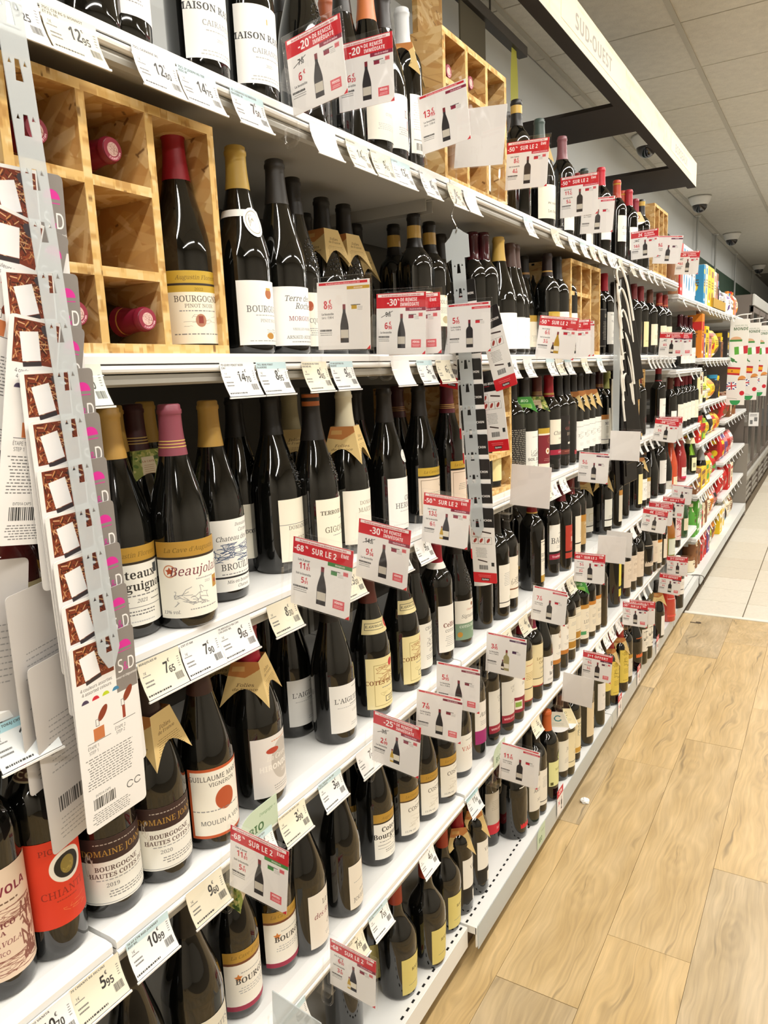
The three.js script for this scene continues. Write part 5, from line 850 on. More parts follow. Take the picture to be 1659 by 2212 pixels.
function drawTag(g, w, h, price, tone, name) {
  g.fillStyle = TONE[tone]; g.fillRect(-1, -1, w + 2, h + 2);
  if (tone === 'b' || tone === 'B') { g.fillStyle = tone === 'B' ? '#a9d6e2' : '#c9e2e8'; g.fillRect(0, 0, w, h * 0.26); }
  if (!price) return;
  const m = name.match(/^(.{1,22})(?:\s(.*))?$/) || ['', name, '']; say(g, m[1], w * 0.03, h * 0.09, h * 0.105, '#3c3c3c', 'S', 'left', 0.86); if (m[2]) say(g, m[2], w * 0.03, h * 0.2, h * 0.105, '#3c3c3c', 'S', 'left', 0.86);
  const [a, b] = price.split(','); say(g, a, w * 0.67, h * 0.46, h * 0.4, '#2a2a2a', 'S', 'right', 0.8); say(g, '€', w * 0.7, h * 0.3, h * 0.13, '#2a2a2a', 'S'); if (b) say(g, b, w * 0.665, h * 0.54, h * 0.25, '#2a2a2a', 'S', 'left', 0.8);
  say(g, '1€' , w * 0.08, h * 0.38, h * 0.1, '#444', 's', 'left'); micro(g, w * 0.15, h * 0.45, w * 0.2, 1, 4, '#666', h * 0.025); micro(g, w * 0.17, h * 0.6, w * 0.22, 2, h * 0.09, '#555', h * 0.035); micro(g, w * 0.3, h * 0.9, w * 0.56, 1, 4, '#333', h * 0.035);
  barcode(g, w * 0.76, h * 0.68, w * 0.18, h * 0.17); micro(g, w * 0.93, h * 0.3, w * 0.05, 5, h * 0.06, '#444', h * 0.02);
}
const TAGGEO = {};
const toneWord = { w: 'white', c: 'cream', b: 'blue-topped white', g: 'greenish', B: 'bright blue-topped' };
for (const line of TAGS.trim().split('\n')) {
  const [s, z, price, tone, name] = line.split('|'), b = bayOf(+z), y = BAYS[b][2][+s], small = +z < -3.3;
  const label = price ? `${toneWord[tone]} ${price.replace(',', '.')} price tag, ${SHELF_WORD[s]} shelf, by ${beside(s, +z)}` : small ? `small pale price tag on the far ${SHELF_WORD[s]} shelf rail, too distant to read` : `blank whitish price tag holder on the ${SHELF_WORD[s]} shelf rail, ${+z > -1.1 ? 'right of the 7.50 tag' : +z > -1.4 ? 'right of the 9.95 tag' : 'right of the 6.00 tag'}`;
  const t = thing('price_tag', label, 'price tag', [FRONT, y, +z], rr(-0.02, 0.02), price ? undefined : small ? `unreadable far tags on the ${SHELF_WORD[s]} shelf` : undefined);
  const near = +z > -2.4, c = price || !small ? cell(near ? 184 : 90, near ? 124 : 62, (g, w, h) => drawTag(g, w, h, price, price ? tone : 'w', name)) : (TAGGEO.far = TAGGEO.far || cell(60, 60, (g, w, h) => { g.fillStyle = '#f3f3f1'; g.fillRect(-1, -1, 62, 62); micro(g, 24, 12, 40, 4, 12, '#999', 2); say(g, '5', 42, 26, 18, '#555', 'S'); })), w = small ? 0.037 : TAG_W;
  part('paper', toCell(tagSheet(w, 0, 0), c), paperMat(c.mat), t); part('holder', HOLDER[small ? 'small' : 'big'][0], CLEAR2, t); part('foot_rib', HOLDER[small ? 'small' : 'big'][1], WHITE_PLASTIC, t);
}
// tags lying under the cloudy strip of the bottom deck
{ let n = 0; for (const z of [-1.56, -1.76, -1.98, -2.2, -2.42, -2.6, -2.9, -3.2, -3.5]) { const c = cell(90, 56, (g, w, h) => drawTag(g, w, h, ['3,95', '4,20', '2,99', '5,10', '3,45', '4,60', '6,10', '5,30', '4,75'][n], 'w', 'VDP RG')); const t = thing('price_tag', `faint price tag reading ${['3.95', '4.20', '2.99', '5.10', '3.45', '4.60', '6.10', '5.30', '4.75'][n]} behind the cloudy strip of the bottom deck`, 'price tag', [FRONT + 0.0232, 0.118, z]); part('paper', toCell(new THREE.PlaneGeometry(0.066, 0.044).rotateY(Math.PI / 2).translate(0, -0.031, 0), c), paperMat(c.mat), t); n++; } }

// ---------- promotional cards in clear flag holders ----------
const RED = '#d0202e';
const REGION = { v: ['VALLÉE DU RHÔNE', '#8d2440'], r: ['LANGUEDOC ROUSSILLON', '#c8243a'], r2: ['LANGUEDOC ROUSSILLON', '#d8303a'], d: ['SUD-OUEST', '#5a2a44'], g: ['BOURGOGNE', '#c9a23a'], w: ['LANGUEDOC', '#c8243a'], gr: ['BEAUJOLAIS', '#4a8a4e'], gn: ['BEAUJOLAIS', '#3f8a3e'], w2: ['VALLÉE DU RHÔNE', '#8d2440'], w2d: ['SUD-OUEST', '#4a2a50'], v2: ['VALLÉE DU RHÔNE', '#7d2438'], y: ['BORDEAUX', '#8d2440'] };
function printBottle(g, x, y, h, color, label, bord) { const w = h * 0.14; g.fillStyle = color; g.beginPath(); const n = w * 0.32; g.moveTo(x - n, y); g.lineTo(x + n, y); g.lineTo(x + n, y + h * (bord ? 0.24 : 0.2)); g.quadraticCurveTo(x + w, y + h * (bord ? 0.3 : 0.5), x + w, y + h * (bord ? 0.4 : 0.6)); g.lineTo(x + w, y + h); g.lineTo(x - w, y + h); g.lineTo(x - w, y + h * (bord ? 0.4 : 0.6)); g.quadraticCurveTo(x - w, y + h * (bord ? 0.3 : 0.5), x - n, y + h * (bord ? 0.24 : 0.2)); g.fill(); g.fillStyle = label; g.fillRect(x - w * 0.94, y + h * 0.66, w * 1.88, h * 0.22); g.fillStyle = '#7a1a26'; g.fillRect(x - n, y, n * 2, h * 0.13); }
function drawCard(g, w, h, spec) {
  g.fillStyle = '#f1efee'; g.fillRect(-1, -1, w + 2, h + 2); if (spec === 'blank') { g.fillStyle = '#e9e6e4'; g.fillRect(-1, -1, w + 2, h + 2); return; }
  const [off, word, was, now, reg] = spec.split('|'), [rname, rcol] = REGION[reg], E = (p, x, y, s, col, big) => { const [a, b] = p.split(','); say(g, a, x, y, s, col, 'S', 'right', 0.86); say(g, '€', x + s * 0.3, y - s * 0.26, s * 0.5, col, 'S'); if (b) say(g, b, x + s * 0.03, y + s * 0.18, s * 0.56, col, 'S', 'left', 0.86); };
  if (off) {
    g.fillStyle = RED; g.fillRect(0, 0, w, h * 0.24); g.fillStyle = '#f6efee'; g.fillRect(w * 0.03, h * 0.012, w * 0.93, h * 0.05); say(g, 'Du mardi 26 septembre au dimanche 8 octobre 2023', w * 0.5, h * 0.037, h * 0.038, '#b5303a', 'S', 'center', 0.82);
    if (word === 'OFFERT') say(g, off + ' OFFERT', w * 0.5, h * 0.15, h * 0.13, '#fff', 'S', 'center', 0.98);
    else if (word[0] === 'S') { say(g, off, w * 0.02, h * 0.15, h * 0.13, '#fff', 'S', 'left', 0.92); say(g, '%', w * 0.235, h * 0.115, h * 0.055, '#fff', 'S'); say(g, 'SUR LE 2', w * 0.53, h * 0.15, h * 0.12, '#fff', 'S', 'center', 0.86); say(g, 'ÈME', w * 0.87, h * 0.115, h * 0.068, '#fff', 'S', 'center', 0.95); }
    else { say(g, off, w * 0.43, h * 0.15, h * 0.155, '#fff', 'S', 'right', 0.95); if (off[0] === '-') say(g, '%', w * 0.455, h * 0.105, h * 0.05, '#fff', 'S'); say(g, 'DE REMISE', w * 0.49, h * 0.115, h * 0.078, '#fff', 'S', 'left', 0.86); say(g, 'IMMÉDIATE', w * 0.49, h * 0.19, h * 0.078, '#fff', 'S', 'left', 0.86); }
    g.fillStyle = rcol; g.fillRect(w * 0.6, h * 0.24, w * 0.4, h * 0.055); say(g, rname, w * 0.8, h * 0.268, h * 0.032, '#f3e0e4', 'S', 'center', 0.86);
    const sur = word[0] !== 'D';
    if (sur) { say(g, 'Les 2 pour', w * 0.2, h * 0.31, h * 0.042, '#333', 'S'); if (was) E(was, w * 0.24, h * 0.4, h * 0.13, '#c21f2c'); say(g, 'Soit la bouteille', w * 0.2, h * 0.52, h * 0.04, '#333', 'S', 'center', 0.86); E(now, w * 0.22, h * 0.61, h * 0.12, '#c21f2c'); }
    else { if (was) { E(was, w * 0.24, h * 0.34, h * 0.11, '#2a2a2a'); g.strokeStyle = '#333'; g.lineWidth = w * 0.008; g.beginPath(); g.moveTo(w * 0.1, h * 0.39); g.lineTo(w * 0.34, h * 0.29); g.stroke(); } E(now, w * 0.24, h * 0.53, h * 0.15, '#c21f2c'); say(g, 'La bouteille', w * 0.2, h * 0.64, h * 0.042, '#333', 'S'); }
  } else {
    g.fillStyle = RED; g.fillRect(w * 0.04, h * 0.015, w * 0.92, h * 0.035); g.fillStyle = rcol; g.fillRect(w * 0.58, h * 0.085, w * 0.42, h * 0.045); say(g, rname, w * 0.79, h * 0.108, h * 0.03, '#f3e0e4', 'S', 'center', 0.86);
    say(g, 'Du mardi 26 septembre au dimanche 8 octobre 2023', w * 0.5, h * 0.033, h * 0.03, '#f6dada', 'S', 'center', 0.86); E(now, w * (now.length > 4 ? 0.24 : 0.2), h * 0.34, h * 0.165, '#c9202e'); say(g, 'La bouteille', w * 0.2, h * 0.47, h * 0.042, '#333', 'S'); say(g, 'Le L : 7,93 €', w * 0.2, h * 0.525, h * 0.042, '#333', 'S');
  }
  g.fillStyle = rcol; g.fillRect(w * 0.66, h * 0.36, w * 0.1, h * 0.055); micro(g, w * 0.74, h * 0.35, w * 0.18, 1, 4, '#333', h * 0.012); micro(g, w * 0.82, h * 0.38, w * 0.1, 3, h * 0.02, '#bbb', h * 0.01);
  if ('vgrwdy'.includes(reg[0]) && off) { g.fillStyle = '#e08a90'; g.fillRect(w * 0.86, h * 0.33, w * 0.08, h * 0.06); micro(g, w * 0.9, h * 0.345, w * 0.07, 2, h * 0.02, '#c9202e', h * 0.012); }
  if ('vgd'.includes(reg[0]) && off || reg === 'v2') { g.fillStyle = '#e0616a'; g.fillRect(w * 0.72, h * 0.76, w * 0.19, h * 0.13); say(g, 'PÉPITES', w * 0.815, h * 0.8, h * 0.045, '#fff', 'S', 'center', 0.8); micro(g, w * 0.815, h * 0.84, w * 0.15, 2, h * 0.02, '#f6d0d2', h * 0.01); }
  micro(g, w * 0.16, h * 0.7, w * 0.26, 1, 4, '#222', h * 0.028); micro(g, w * 0.16, h * 0.745, w * 0.24, 2, h * 0.03, '#888', h * 0.012);
  const bord = 'rdy'.includes(reg[0]); if (reg.startsWith('w')) { printBottle(g, w * 0.52, h * 0.36, h * 0.52, reg === 'w' ? '#b8902a' : reg === 'w2d' ? '#a39a6c' : '#26222a', '#ece6d6', reg === 'w2d'); printBottle(g, w * 0.43, h * 0.62, h * 0.26, reg === 'w2' ? '#c9a43c' : '#3a2a2a', '#ece6d6', false); } else printBottle(g, w * 0.52, h * 0.34, h * 0.56, '#2b2729', '#cfc9bd', bord);
  g.fillStyle = RED; g.beginPath(); g.moveTo(w, h); g.lineTo(w * 0.93, h); g.lineTo(w, h * 0.94); g.fill();
}
const HOLD_SHAPE = (() => { // upright clear tongue with a round head and a row of holes
  const s = new THREE.Shape(); s.moveTo(-0.011, 0); s.lineTo(-0.011, 0.07); s.quadraticCurveTo(-0.009, 0.088, 0.001, 0.09); s.quadraticCurveTo(0.009, 0.084, 0.011, 0.06); s.lineTo(0.011, 0); s.closePath();
  for (const y of [0.018, 0.034, 0.05]) { const h = new THREE.Path(); h.absellipse(0, y, 0.0028, 0.0034, 0, 6.283, true, 0); s.holes.push(h); }
  return merge([new THREE.ExtrudeGeometry(s, { depth: 0.0016, bevelEnabled: false, curveSegments: 6 }).translate(0, 0, -0.0008), bx(0.0024, 0.074, 0.004, -0.0112, 0.036, 0), bx(0.0024, 0.066, 0.004, 0.0112, 0.033, 0)].map((g) => g.index ? g.toNonIndexed() : g));
})();
const HOLD_CLIP = merge([tube([[-0.012, 0.012, 0], [-0.013, -0.012, 0.003], [-0.008, -0.02, 0.005], [0.008, -0.02, 0.005], [0.013, -0.012, 0.003], [0.012, 0.012, 0]], 0.0018, 18, 6), bx(0.03, 0.0016, 0.024, -0.008, -0.004, -0.004), bx(0.022, 0.012, 0.0016, -0.012, -0.012, -0.014)].map((g) => g.index ? g.toNonIndexed() : g));
const SLEEVE = rbx(0.116, 0.115, 0.0026, 0.0012), cardCells = {}; let blanks = 0;
const blankWords = ['under the pine rack on top shelf', 'right of the corkscrew strip on third shelf', 'hanging in front of the black bags', 'front of a pair on the fourth shelf rail', 'rear of a pair on the fourth shelf rail', 'left of the 2+1 card on fifth shelf'];
const cardSeen = {};
for (const line of CARDS.trim().split('\n')) {
  const [s, x, y, z, roll, wid, spec] = line.split('~'), k = +wid / 0.105, isBlank = spec === 'blank', f = spec.split('|');
  let label = isBlank ? `blank pale card in a clear sleeve, ${blankWords[blanks++]}` : spec === 'clear' ? 'empty cloudy clear sleeve low on the fifth shelf rail' : f[0] ? `red-topped card, ${f[1] === 'OFFERT' ? f[0] + ' offer' : f[0].replace('-', 'minus ') + (f[0][0] === '-' ? ' percent' : ' off')}, priced ${f[3].replace(',', '.')} by ${beside(s, +z)}` : `promotional card priced ${f[3].replace(',', '.')} by ${beside(s, +z)}`;
  if (cardSeen[label]) label = 'farther ' + label; cardSeen[label] = 1;
  const t = thing('promotional_card', label, 'sign', [+x, +y - 0.105 * k, +z]); t.rotation.set(0, rr(-0.09, 0.09), +roll * Math.PI / 180); t.scale.setScalar(k);
  if (spec !== 'clear') { const near = +z > -2.2, px = near ? 250 : +z > -2.9 ? 170 : 120, c = isBlank ? (cardCells.blank = cardCells.blank || cell(40, 40, (g, w, h) => drawCard(g, w, h, 'blank'))) : cell(px, px, (g, w, h) => drawCard(g, w, h, spec)); const pg = rbx(0.105, 0.105, 0.0008, 0.0003, 0.0525, 0.0525, 0); const back = { mat: c.mat }; toCell(pg, c); part('print', pg, c.mat, t); }
  part('sleeve', SLEEVE.clone().translate(0.0515, 0.0555, 0), spec === 'clear' ? FROST : CLEAR, t);
  part('holder', HOLD_SHAPE.clone().translate(-0.004, -0.02, 0.003), CLEAR, t); part('clip', HOLD_CLIP.clone().translate(-0.004, -0.022, 0.002), CLEAR, t);
}
// small eco tags tucked on rails
{ const eco = (label, x, y, z, w, h, draw, turn) => { const c = cell(150, 110, draw), t = thing('eco_tag', label, 'sign', [x, y, z], turn); const sh = new THREE.Shape(); sh.moveTo(-w / 2, 0); sh.lineTo(-w / 2, h * 0.55); sh.quadraticCurveTo(-w / 2, h, 0, h); sh.lineTo(w / 2, h); sh.lineTo(w / 2, 0); const g = new THREE.ExtrudeGeometry(sh, { depth: 0.0008, bevelEnabled: false, curveSegments: 8 }); const p = g.attributes.position, uv = g.attributes.uv; for (let i = 0; i < p.count; i++) uv.setXY(i, (p.getX(i) + w / 2) / w, p.getY(i) / h); part('print', toCell(g, c), c.mat, t); };
  const green = (txt) => (g, w, h) => { g.fillStyle = '#c3d4bb'; g.fillRect(-1, -1, w + 2, h + 2); say(g, txt, w * 0.4, h * 0.66, h * 0.36, '#3f6a3f', 'S', 'center', 0.9); say(g, "l'engage +", w * 0.72, h * 0.3, h * 0.13, '#6d8f68', 'i'); };
  eco('grey-green BIO tag with curved top behind the 9.95 price tag', FRONT + 0.001, 0.809, -0.772, 0.085, 0.05, green('BIO'), Math.PI / 2);
  eco('pale green BIO tag standing on the fifth shelf rail by the 11.95 card', FRONT + 0.001, 0.455, -1.72, 0.08, 0.06, green('BIO'), Math.PI / 2);
  eco('pale green BIO tag standing on the bottom deck edge', FRONT + 0.026, 0.062, -1.98, 0.07, 0.062, green('BIO'), Math.PI / 2);
  const strip = (g, w, h) => { g.fillStyle = '#eeeae8'; g.fillRect(-1, -1, w + 2, h + 2); g.fillStyle = '#c8283a'; g.fillRect(-1, -1, w + 2, h * 0.3); say(g, '-20%', w * 0.5, h * 0.15, h * 0.2, '#fff', 'S'); say(g, '3€', w * 0.3, h * 0.55, h * 0.22, '#c8283a', 'S'); printBottle(g, w * 0.7, h * 0.4, h * 0.5, '#333', '#bbb', true); };
  let n = 0; for (const [z, p] of [[-2.16, 'pale label with oval badge'], [-2.95, 'two long yellow labels'], [-3.3, 'stout orange label'], [-3.72, 'kraft collared sloping bottle']]) { const t = thing('promotional_tag', `small red and white tag standing on the bottom deck edge before the ${p}`, 'sign', [FRONT + 0.028, 0.066, z], Math.PI / 2); const c = cell(110, 140, strip); const g = rbx(0.062, 0.09, 0.0008, 0.0003, 0, 0.045, 0); part('print', toCell(g, c), c.mat, t); n++; }
}
// ---------- pine chipboard bottle racks ----------
function rack(label, x, y, z0, cols, h, depth, t, rows, turn) { // z0: near face, cols: list of clear widths, rows: per column list of board heights
  const o = thing('bottle_rack', label, 'rack', [x, y, z0]); let z = 0; const brd = (name, g, ox) => part(name, metreUV(g, 1, ox, ox * 0.37), OSB, o);
  const total = cols.reduce((a, b) => a + b, 0) + t * (cols.length + 1);
  const edge = (g, ox) => part('board_edge', metreUV(g, 0.3, ox, ox), OSB_EDGE, o);
  const E = 0.0012;
  brd('top_board', span(-depth, -E, h - t, h, -total, 0), rnd()); edge(span(-E, 0, h - t, h, -total, 0), rnd());
  brd('bottom_board', span(-depth, -E, 0, t, -total, 0), rnd()); edge(span(-E, 0, 0, t, -total, 0), rnd());
  brd('back_board', span(-depth, -depth + 0.006, t, h - t, -total, 0), rnd());
  for (let c = 0; c <= cols.length; c++) {
    brd('upright_board', span(-depth + 0.006, -E, t, h - t, z - t, z), rnd()); edge(span(-E, 0, t, h - t, z - t, z), rnd()); z -= t;
    if (c < cols.length) { for (const q of rows[c]) { brd('shelf_board', span(-depth + 0.006, -E, q - t / 2, q + t / 2, z - cols[c], z), rnd()); edge(span(-E, 0, q - t / 2, q + t / 2, z - cols[c], z), rnd()); } z -= cols[c]; }
  }
  return o;
}
rack('large near chipboard bottle rack with three columns of square cells on second shelf', -0.738, 1.5386, -0.497, [0.084, 0.086, 0.095], 0.298, 0.24, 0.0115, [[0.094, 0.194], [0.094, 0.194], []]);
rack('upper chipboard bottle rack on the top shelf beside the blank card', -0.735, 1.9006, -1.512, [0.099, 0.098, 0.103], 0.3, 0.28, 0.0125, [[0.1, 0.2], [0.1, 0.2], []]);
rack('small chipboard bottle rack on second shelf before the black bags', -0.738, 1.5386, -2.4, [0.098, 0.098, 0.105], 0.298, 0.24, 0.0125, [[0.094, 0.194], [0.094, 0.194], []]);
rack('chipboard bottle rack behind the corkscrew strip on third shelf', -0.752, 1.1766, -1.597, [0.296], 0.29, 0.24, 0.013, [[0.1, 0.205]]);
rack('far chipboard bottle rack on the top shelf with four slots', -0.735, 1.9006, -3.62, [0.085, 0.085, 0.085], 0.3, 0.27, 0.012, [[], [], []]);
rack('chipboard rack edge on third shelf just beyond the black bags', -0.745, 1.1766, -3.43, [0.09], 0.3, 0.24, 0.013, [[]]);
{ const t = thing('chipboard_panel', 'tall chipboard panel leaning behind the top shelf bottles', 'panel', [-1.15, 1.9, -2.2]); part('sheet', metreUV(span(-0.018, 0, 0, 0.82, -0.17, 0), 1, 0.2, 0.6), OSB, t); }
// bottles lying in the racks, capsule towards the aisle
const FOIL = cell(120, 120, (g, w, h) => { g.fillStyle = '#8f2038'; g.fillRect(-1, -1, w + 2, h + 2); g.fillStyle = '#d9b7ae'; g.beginPath(); g.arc(60, 60, 36, 0, 7); g.fill(); sketch(g, 34, 34, 52, 52, '#a5766c', 16); for (let a = 0; a < 9; a++) { g.save(); g.translate(60, 60); g.rotate(a * 0.22 - 0.9); say(g, 'MRLG8BOCS'[a], 0, -48, 15, '#eacbd0', 'S'); g.restore(); } });
const layPro = (() => { const o = new THREE.Group(); o.name = numbered('lying_bottle'); part('body', BODY.bur, GLASS, o); part('capsule', capsule('bur', 0.07), mat('#7a1a30', 0.35), o); const c = new THREE.CircleGeometry(0.0138, 24).rotateX(-Math.PI / 2).rotateY(-1.2).translate(0, topOf('bur') + 0.0018, 0); part('capsule_top', toCell(c, FOIL), FOIL.mat, o); part('capsule_band', bandGeo('bur', topOf('bur') - 0.056, topOf('bur') - 0.053, 0.0012), mat('#b98a4a', 0.4), o); return o; })();
{ const LY = [ // tip x, y, z, tilt in z, words
  [-0.756, 1.776, -0.552, 0, 'in the top left cell of the large near rack'], [-0.756, 1.778, -0.652, 0, 'in the top middle cell of the large near rack'], [-0.745, 1.678, -0.552, 0.05, 'in the middle left cell of the large near rack'], [-0.74, 1.583, -0.566, 0.04, 'in the bottom left cell of the large near rack'], [-0.742, 1.581, -0.668, -0.06, 'in the bottom middle cell of the large near rack, neck showing'],
  [-0.752, 2.135, -1.575, 0, 'in the first slot of the upper rack on top shelf'], [-0.752, 2.145, -1.69, 0, 'in the second slot of the upper rack on top shelf'], [-0.765, 1.785, -2.452, 0, 'in the small rack before the black bags']];
  LY.forEach(([x, y, z, tilt, w], i) => { const L = topOf('bur') + 0.0015, o = i ? layPro.clone() : layPro; if (i) { o.name = numbered('lying_bottle'); } scene.add(o); tag(o, `wine bottle lying ${w}`, 'bottle'); o.scale.set(0.95, 0.72, 0.95); o.rotation.set(0, 0, -Math.PI / 2); o.rotation.order = 'YZX'; o.rotation.y = tilt; o.position.set(x - L * 0.72 * Math.cos(tilt), y, z + L * 0.72 * Math.sin(tilt)); });
  placeBottle(5, -0.79, -1.79, 0, 'greencap', 'slate capped bottle standing in the last slot of the upper rack');
  placeBottle(4, -0.81, -2.672, 0, 'plain', 'dark bottle standing in the tall slot of the small rack');
  placeBottle(3, -0.8, -1.86, 0, 'yellowtall', 'yellow labelled bottle inside the rack behind the corkscrew strip');
}
// ---------- clip strips and what hangs on them ----------
const STRIP_SHAPE = (len, w, n, pitch, first, head) => { const s = new THREE.Shape(); const a = w / 2; s.moveTo(-a, 0); s.lineTo(-a, -len + 0.02); s.lineTo(-a * 0.3, -len); s.lineTo(a * 0.3, -len); s.lineTo(a, -len + 0.02); s.lineTo(a, 0); if (head) { s.lineTo(head, 0); s.lineTo(head, 0.045); s.lineTo(head * 0.6, 0.052); s.lineTo(0.006, 0.06); s.lineTo(-0.006, 0.06); s.lineTo(-head * 0.55, 0.045); s.lineTo(-head, 0.035); s.lineTo(-head, -0.005); } s.closePath(); for (let k = 0; k < n; k++) { const y = -first - k * pitch, h = new THREE.Path(); h.moveTo(-a * 0.3, y - 0.01); h.lineTo(a * 0.3, y - 0.01); h.lineTo(a * 0.18, y + 0.009); h.lineTo(-a * 0.18, y + 0.009); h.closePath(); s.holes.push(h); for (const q of [-1, 1]) { const e = new THREE.Path(); e.moveTo(q * a * 0.42, y + 0.004); e.lineTo(q * a * 0.72, y + 0.004); e.lineTo(q * a * 0.55, y + 0.009); e.closePath(); s.holes.push(e); } } if (head) { const h = new THREE.Path(); h.absellipse(0, 0.05, 0.0035, 0.0035, 0, 6.283, true, 0); s.holes.push(h); } return new THREE.ExtrudeGeometry(s, { depth: 0.0012, bevelEnabled: false }); };
const SD_CARD = cell(250, 700, (g, w, h) => { // blister card for bottle stoppers
  g.fillStyle = '#f4f2f0'; g.fillRect(-1, -1, w + 2, h + 2);
  g.fillStyle = '#7a3420'; g.fillRect(0.06 * w, 0.015 * h, w * 0.58, h * 0.185); for (let k = 0; k < 180; k++) { g.strokeStyle = ['#c9945c', '#3a1a12', '#9c4a2a', '#e0b98a', '#5a2a18'][k % 5]; g.lineWidth = rr(1, 4); g.beginPath(); const x = w * rr(0.08, 0.6), y = h * rr(0.02, 0.19); g.moveTo(x, y); g.lineTo(Math.min(w * 0.63, Math.max(w * 0.07, x + rr(-30, 30))), Math.min(h * 0.195, Math.max(h * 0.02, y + rr(-26, 26)))); g.stroke(); }
  g.save(); g.translate(w * 0.28, h * 0.125); g.rotate(-0.18); g.fillStyle = '#f7f7f9'; g.fillRect(-30, -44, 60, 88); g.fillStyle = '#3a3236'; g.fillRect(-30, 46, 60, 14); g.restore(); g.fillStyle = '#4a4248'; g.beginPath(); g.ellipse(w * 0.5, h * 0.05, 26, 16, 0.5, 0, 7); g.fill(); g.fillStyle = '#e8ecf0'; g.beginPath(); g.ellipse(w * 0.56, h * 0.06, 12, 5, 0.3, 0, 7); g.fill();
  g.fillStyle = '#8a8480'; g.fillRect(w * 0.66, 0, w * 0.34, h * 0.33); g.fillStyle = '#d9309a'; g.beginPath(); g.arc(w * 0.83, h * 0.105, w * 0.115, Math.PI, 0); g.fill(); g.fillRect(w * 0.72, h * 0.12, w * 0.22, h * 0.004); g.fillStyle = '#f2c0dc'; g.fillRect(w * 0.725, h * 0.088, w * 0.012, h * 0.014);
  say(g, 'S', w * 0.745, h * 0.195, h * 0.095, '#f4f2f0', 's', 'center', 0.7); say(g, '&', w * 0.83, h * 0.205, h * 0.06, '#d9309a', 's', 'center', 0.7); say(g, 'D', w * 0.92, h * 0.195, h * 0.095, '#f4f2f0', 's', 'center', 0.7); say(g, "Saveur et Dégustation", w * 0.83, h * 0.255, h * 0.016, '#f4f2f0', 'i', 'center', 0.9);
  say(g, '4 couleurs assorties', w * 0.35, h * 0.235, h * 0.022, '#444', 's', 'center', 0.9); say(g, '4 assorted colours', w * 0.35, h * 0.26, h * 0.022, '#444', 's', 'center', 0.9); ['#4a3f5a', '#d0283c', '#c2d42c', '#3f86b0'].forEach((c, i) => { g.fillStyle = c; g.beginPath(); g.arc(w * (0.16 + i * 0.16), h * 0.308, w * 0.055, Math.PI, 0); g.fill(); });
  for (const [x, y, b] of [[0.32, 0.42, 1], [0.74, 0.38, 0]]) { g.fillStyle = '#8a3a26'; g.save(); g.translate(w * x, h * y); g.rotate(0.4); g.beginPath(); g.ellipse(12, -26, 13, 30, 0.2, 0, 7); g.fill(); g.restore(); g.strokeStyle = '#777'; g.lineWidth = 2; g.strokeRect(w * x - 8, h * y - 4, 12, 24); g.fillStyle = '#c9794a'; if (b) g.fillRect(w * x - 20, h * y + 26, 42, 46); else { g.fillStyle = '#9a4030'; g.fillRect(w * x - 6, h * y + 20, 12, 48); } g.strokeStyle = '#555'; g.beginPath(); g.moveTo(w * x - 46, h * y + 74); g.lineTo(w * x + 46, h * y + 74); g.stroke(); }
  say(g, 'ÉTAPE 1', w * 0.22, h * 0.55, h * 0.022, '#555', 's', 'center', 0.8); say(g, 'STEP 1', w * 0.22, h * 0.575, h * 0.022, '#555', 's', 'center', 0.8); say(g, 'ÉTAPE 2', w * 0.66, h * 0.515, h * 0.022, '#555', 's', 'center', 0.8); say(g, 'STEP 2', w * 0.66, h * 0.54, h * 0.022, '#555', 's', 'center', 0.8);
  micro(g, w * 0.46, h * 0.605, w * 0.78, 12, h * 0.0145, '#666', 3); say(g, 'EVT01A CAP5', w * 0.3, h * 0.815, h * 0.018, '#333', 's', 'center', 0.8); barcode(g, w * 0.14, h * 0.83, w * 0.36, h * 0.06); micro(g, w * 0.42, h * 0.91, w * 0.66, 6, h * 0.012, '#777', 3); g.strokeStyle = '#444'; g.lineWidth = 3; for (const x of [0.74, 0.87]) { g.beginPath(); g.arc(w * x, h * 0.86, 13, 0.5, 5.8); g.stroke(); }
}, 0.35);
const SD_BACK = cell(150, 420, (g, w, h) => { g.fillStyle = '#c9c5c2'; g.fillRect(-1, -1, w + 2, h + 2); micro(g, w * 0.5, h * 0.3, w * 0.7, 10, h * 0.03, '#888', 2); barcode(g, w * 0.2, h * 0.72, w * 0.5, h * 0.08); micro(g, w * 0.5, h * 0.84, w * 0.7, 5, h * 0.025, '#888', 2); }, 0.35);
function blister(w, h, r) { const s = new THREE.Shape(); s.moveTo(-w / 2 + r, 0); s.lineTo(w / 2 - r, 0); s.quadraticCurveTo(w / 2, 0, w / 2, -r); s.lineTo(w / 2, -h + r); s.quadraticCurveTo(w / 2, -h, w / 2 - r, -h); s.lineTo(-w / 2 + r, -h); s.quadraticCurveTo(-w / 2, -h, -w / 2, -h + r); s.lineTo(-w / 2, -r); s.quadraticCurveTo(-w / 2, 0, -w / 2 + r, 0); const g = new THREE.ExtrudeGeometry(s, { depth: 0.0009, bevelEnabled: false, curveSegments: 4 }); const p = g.attributes.position, uv = g.attributes.uv; for (let i = 0; i < p.count; i++) uv.setXY(i, p.getX(i) / w + 0.5, 1 + p.getY(i) / h); return g; }
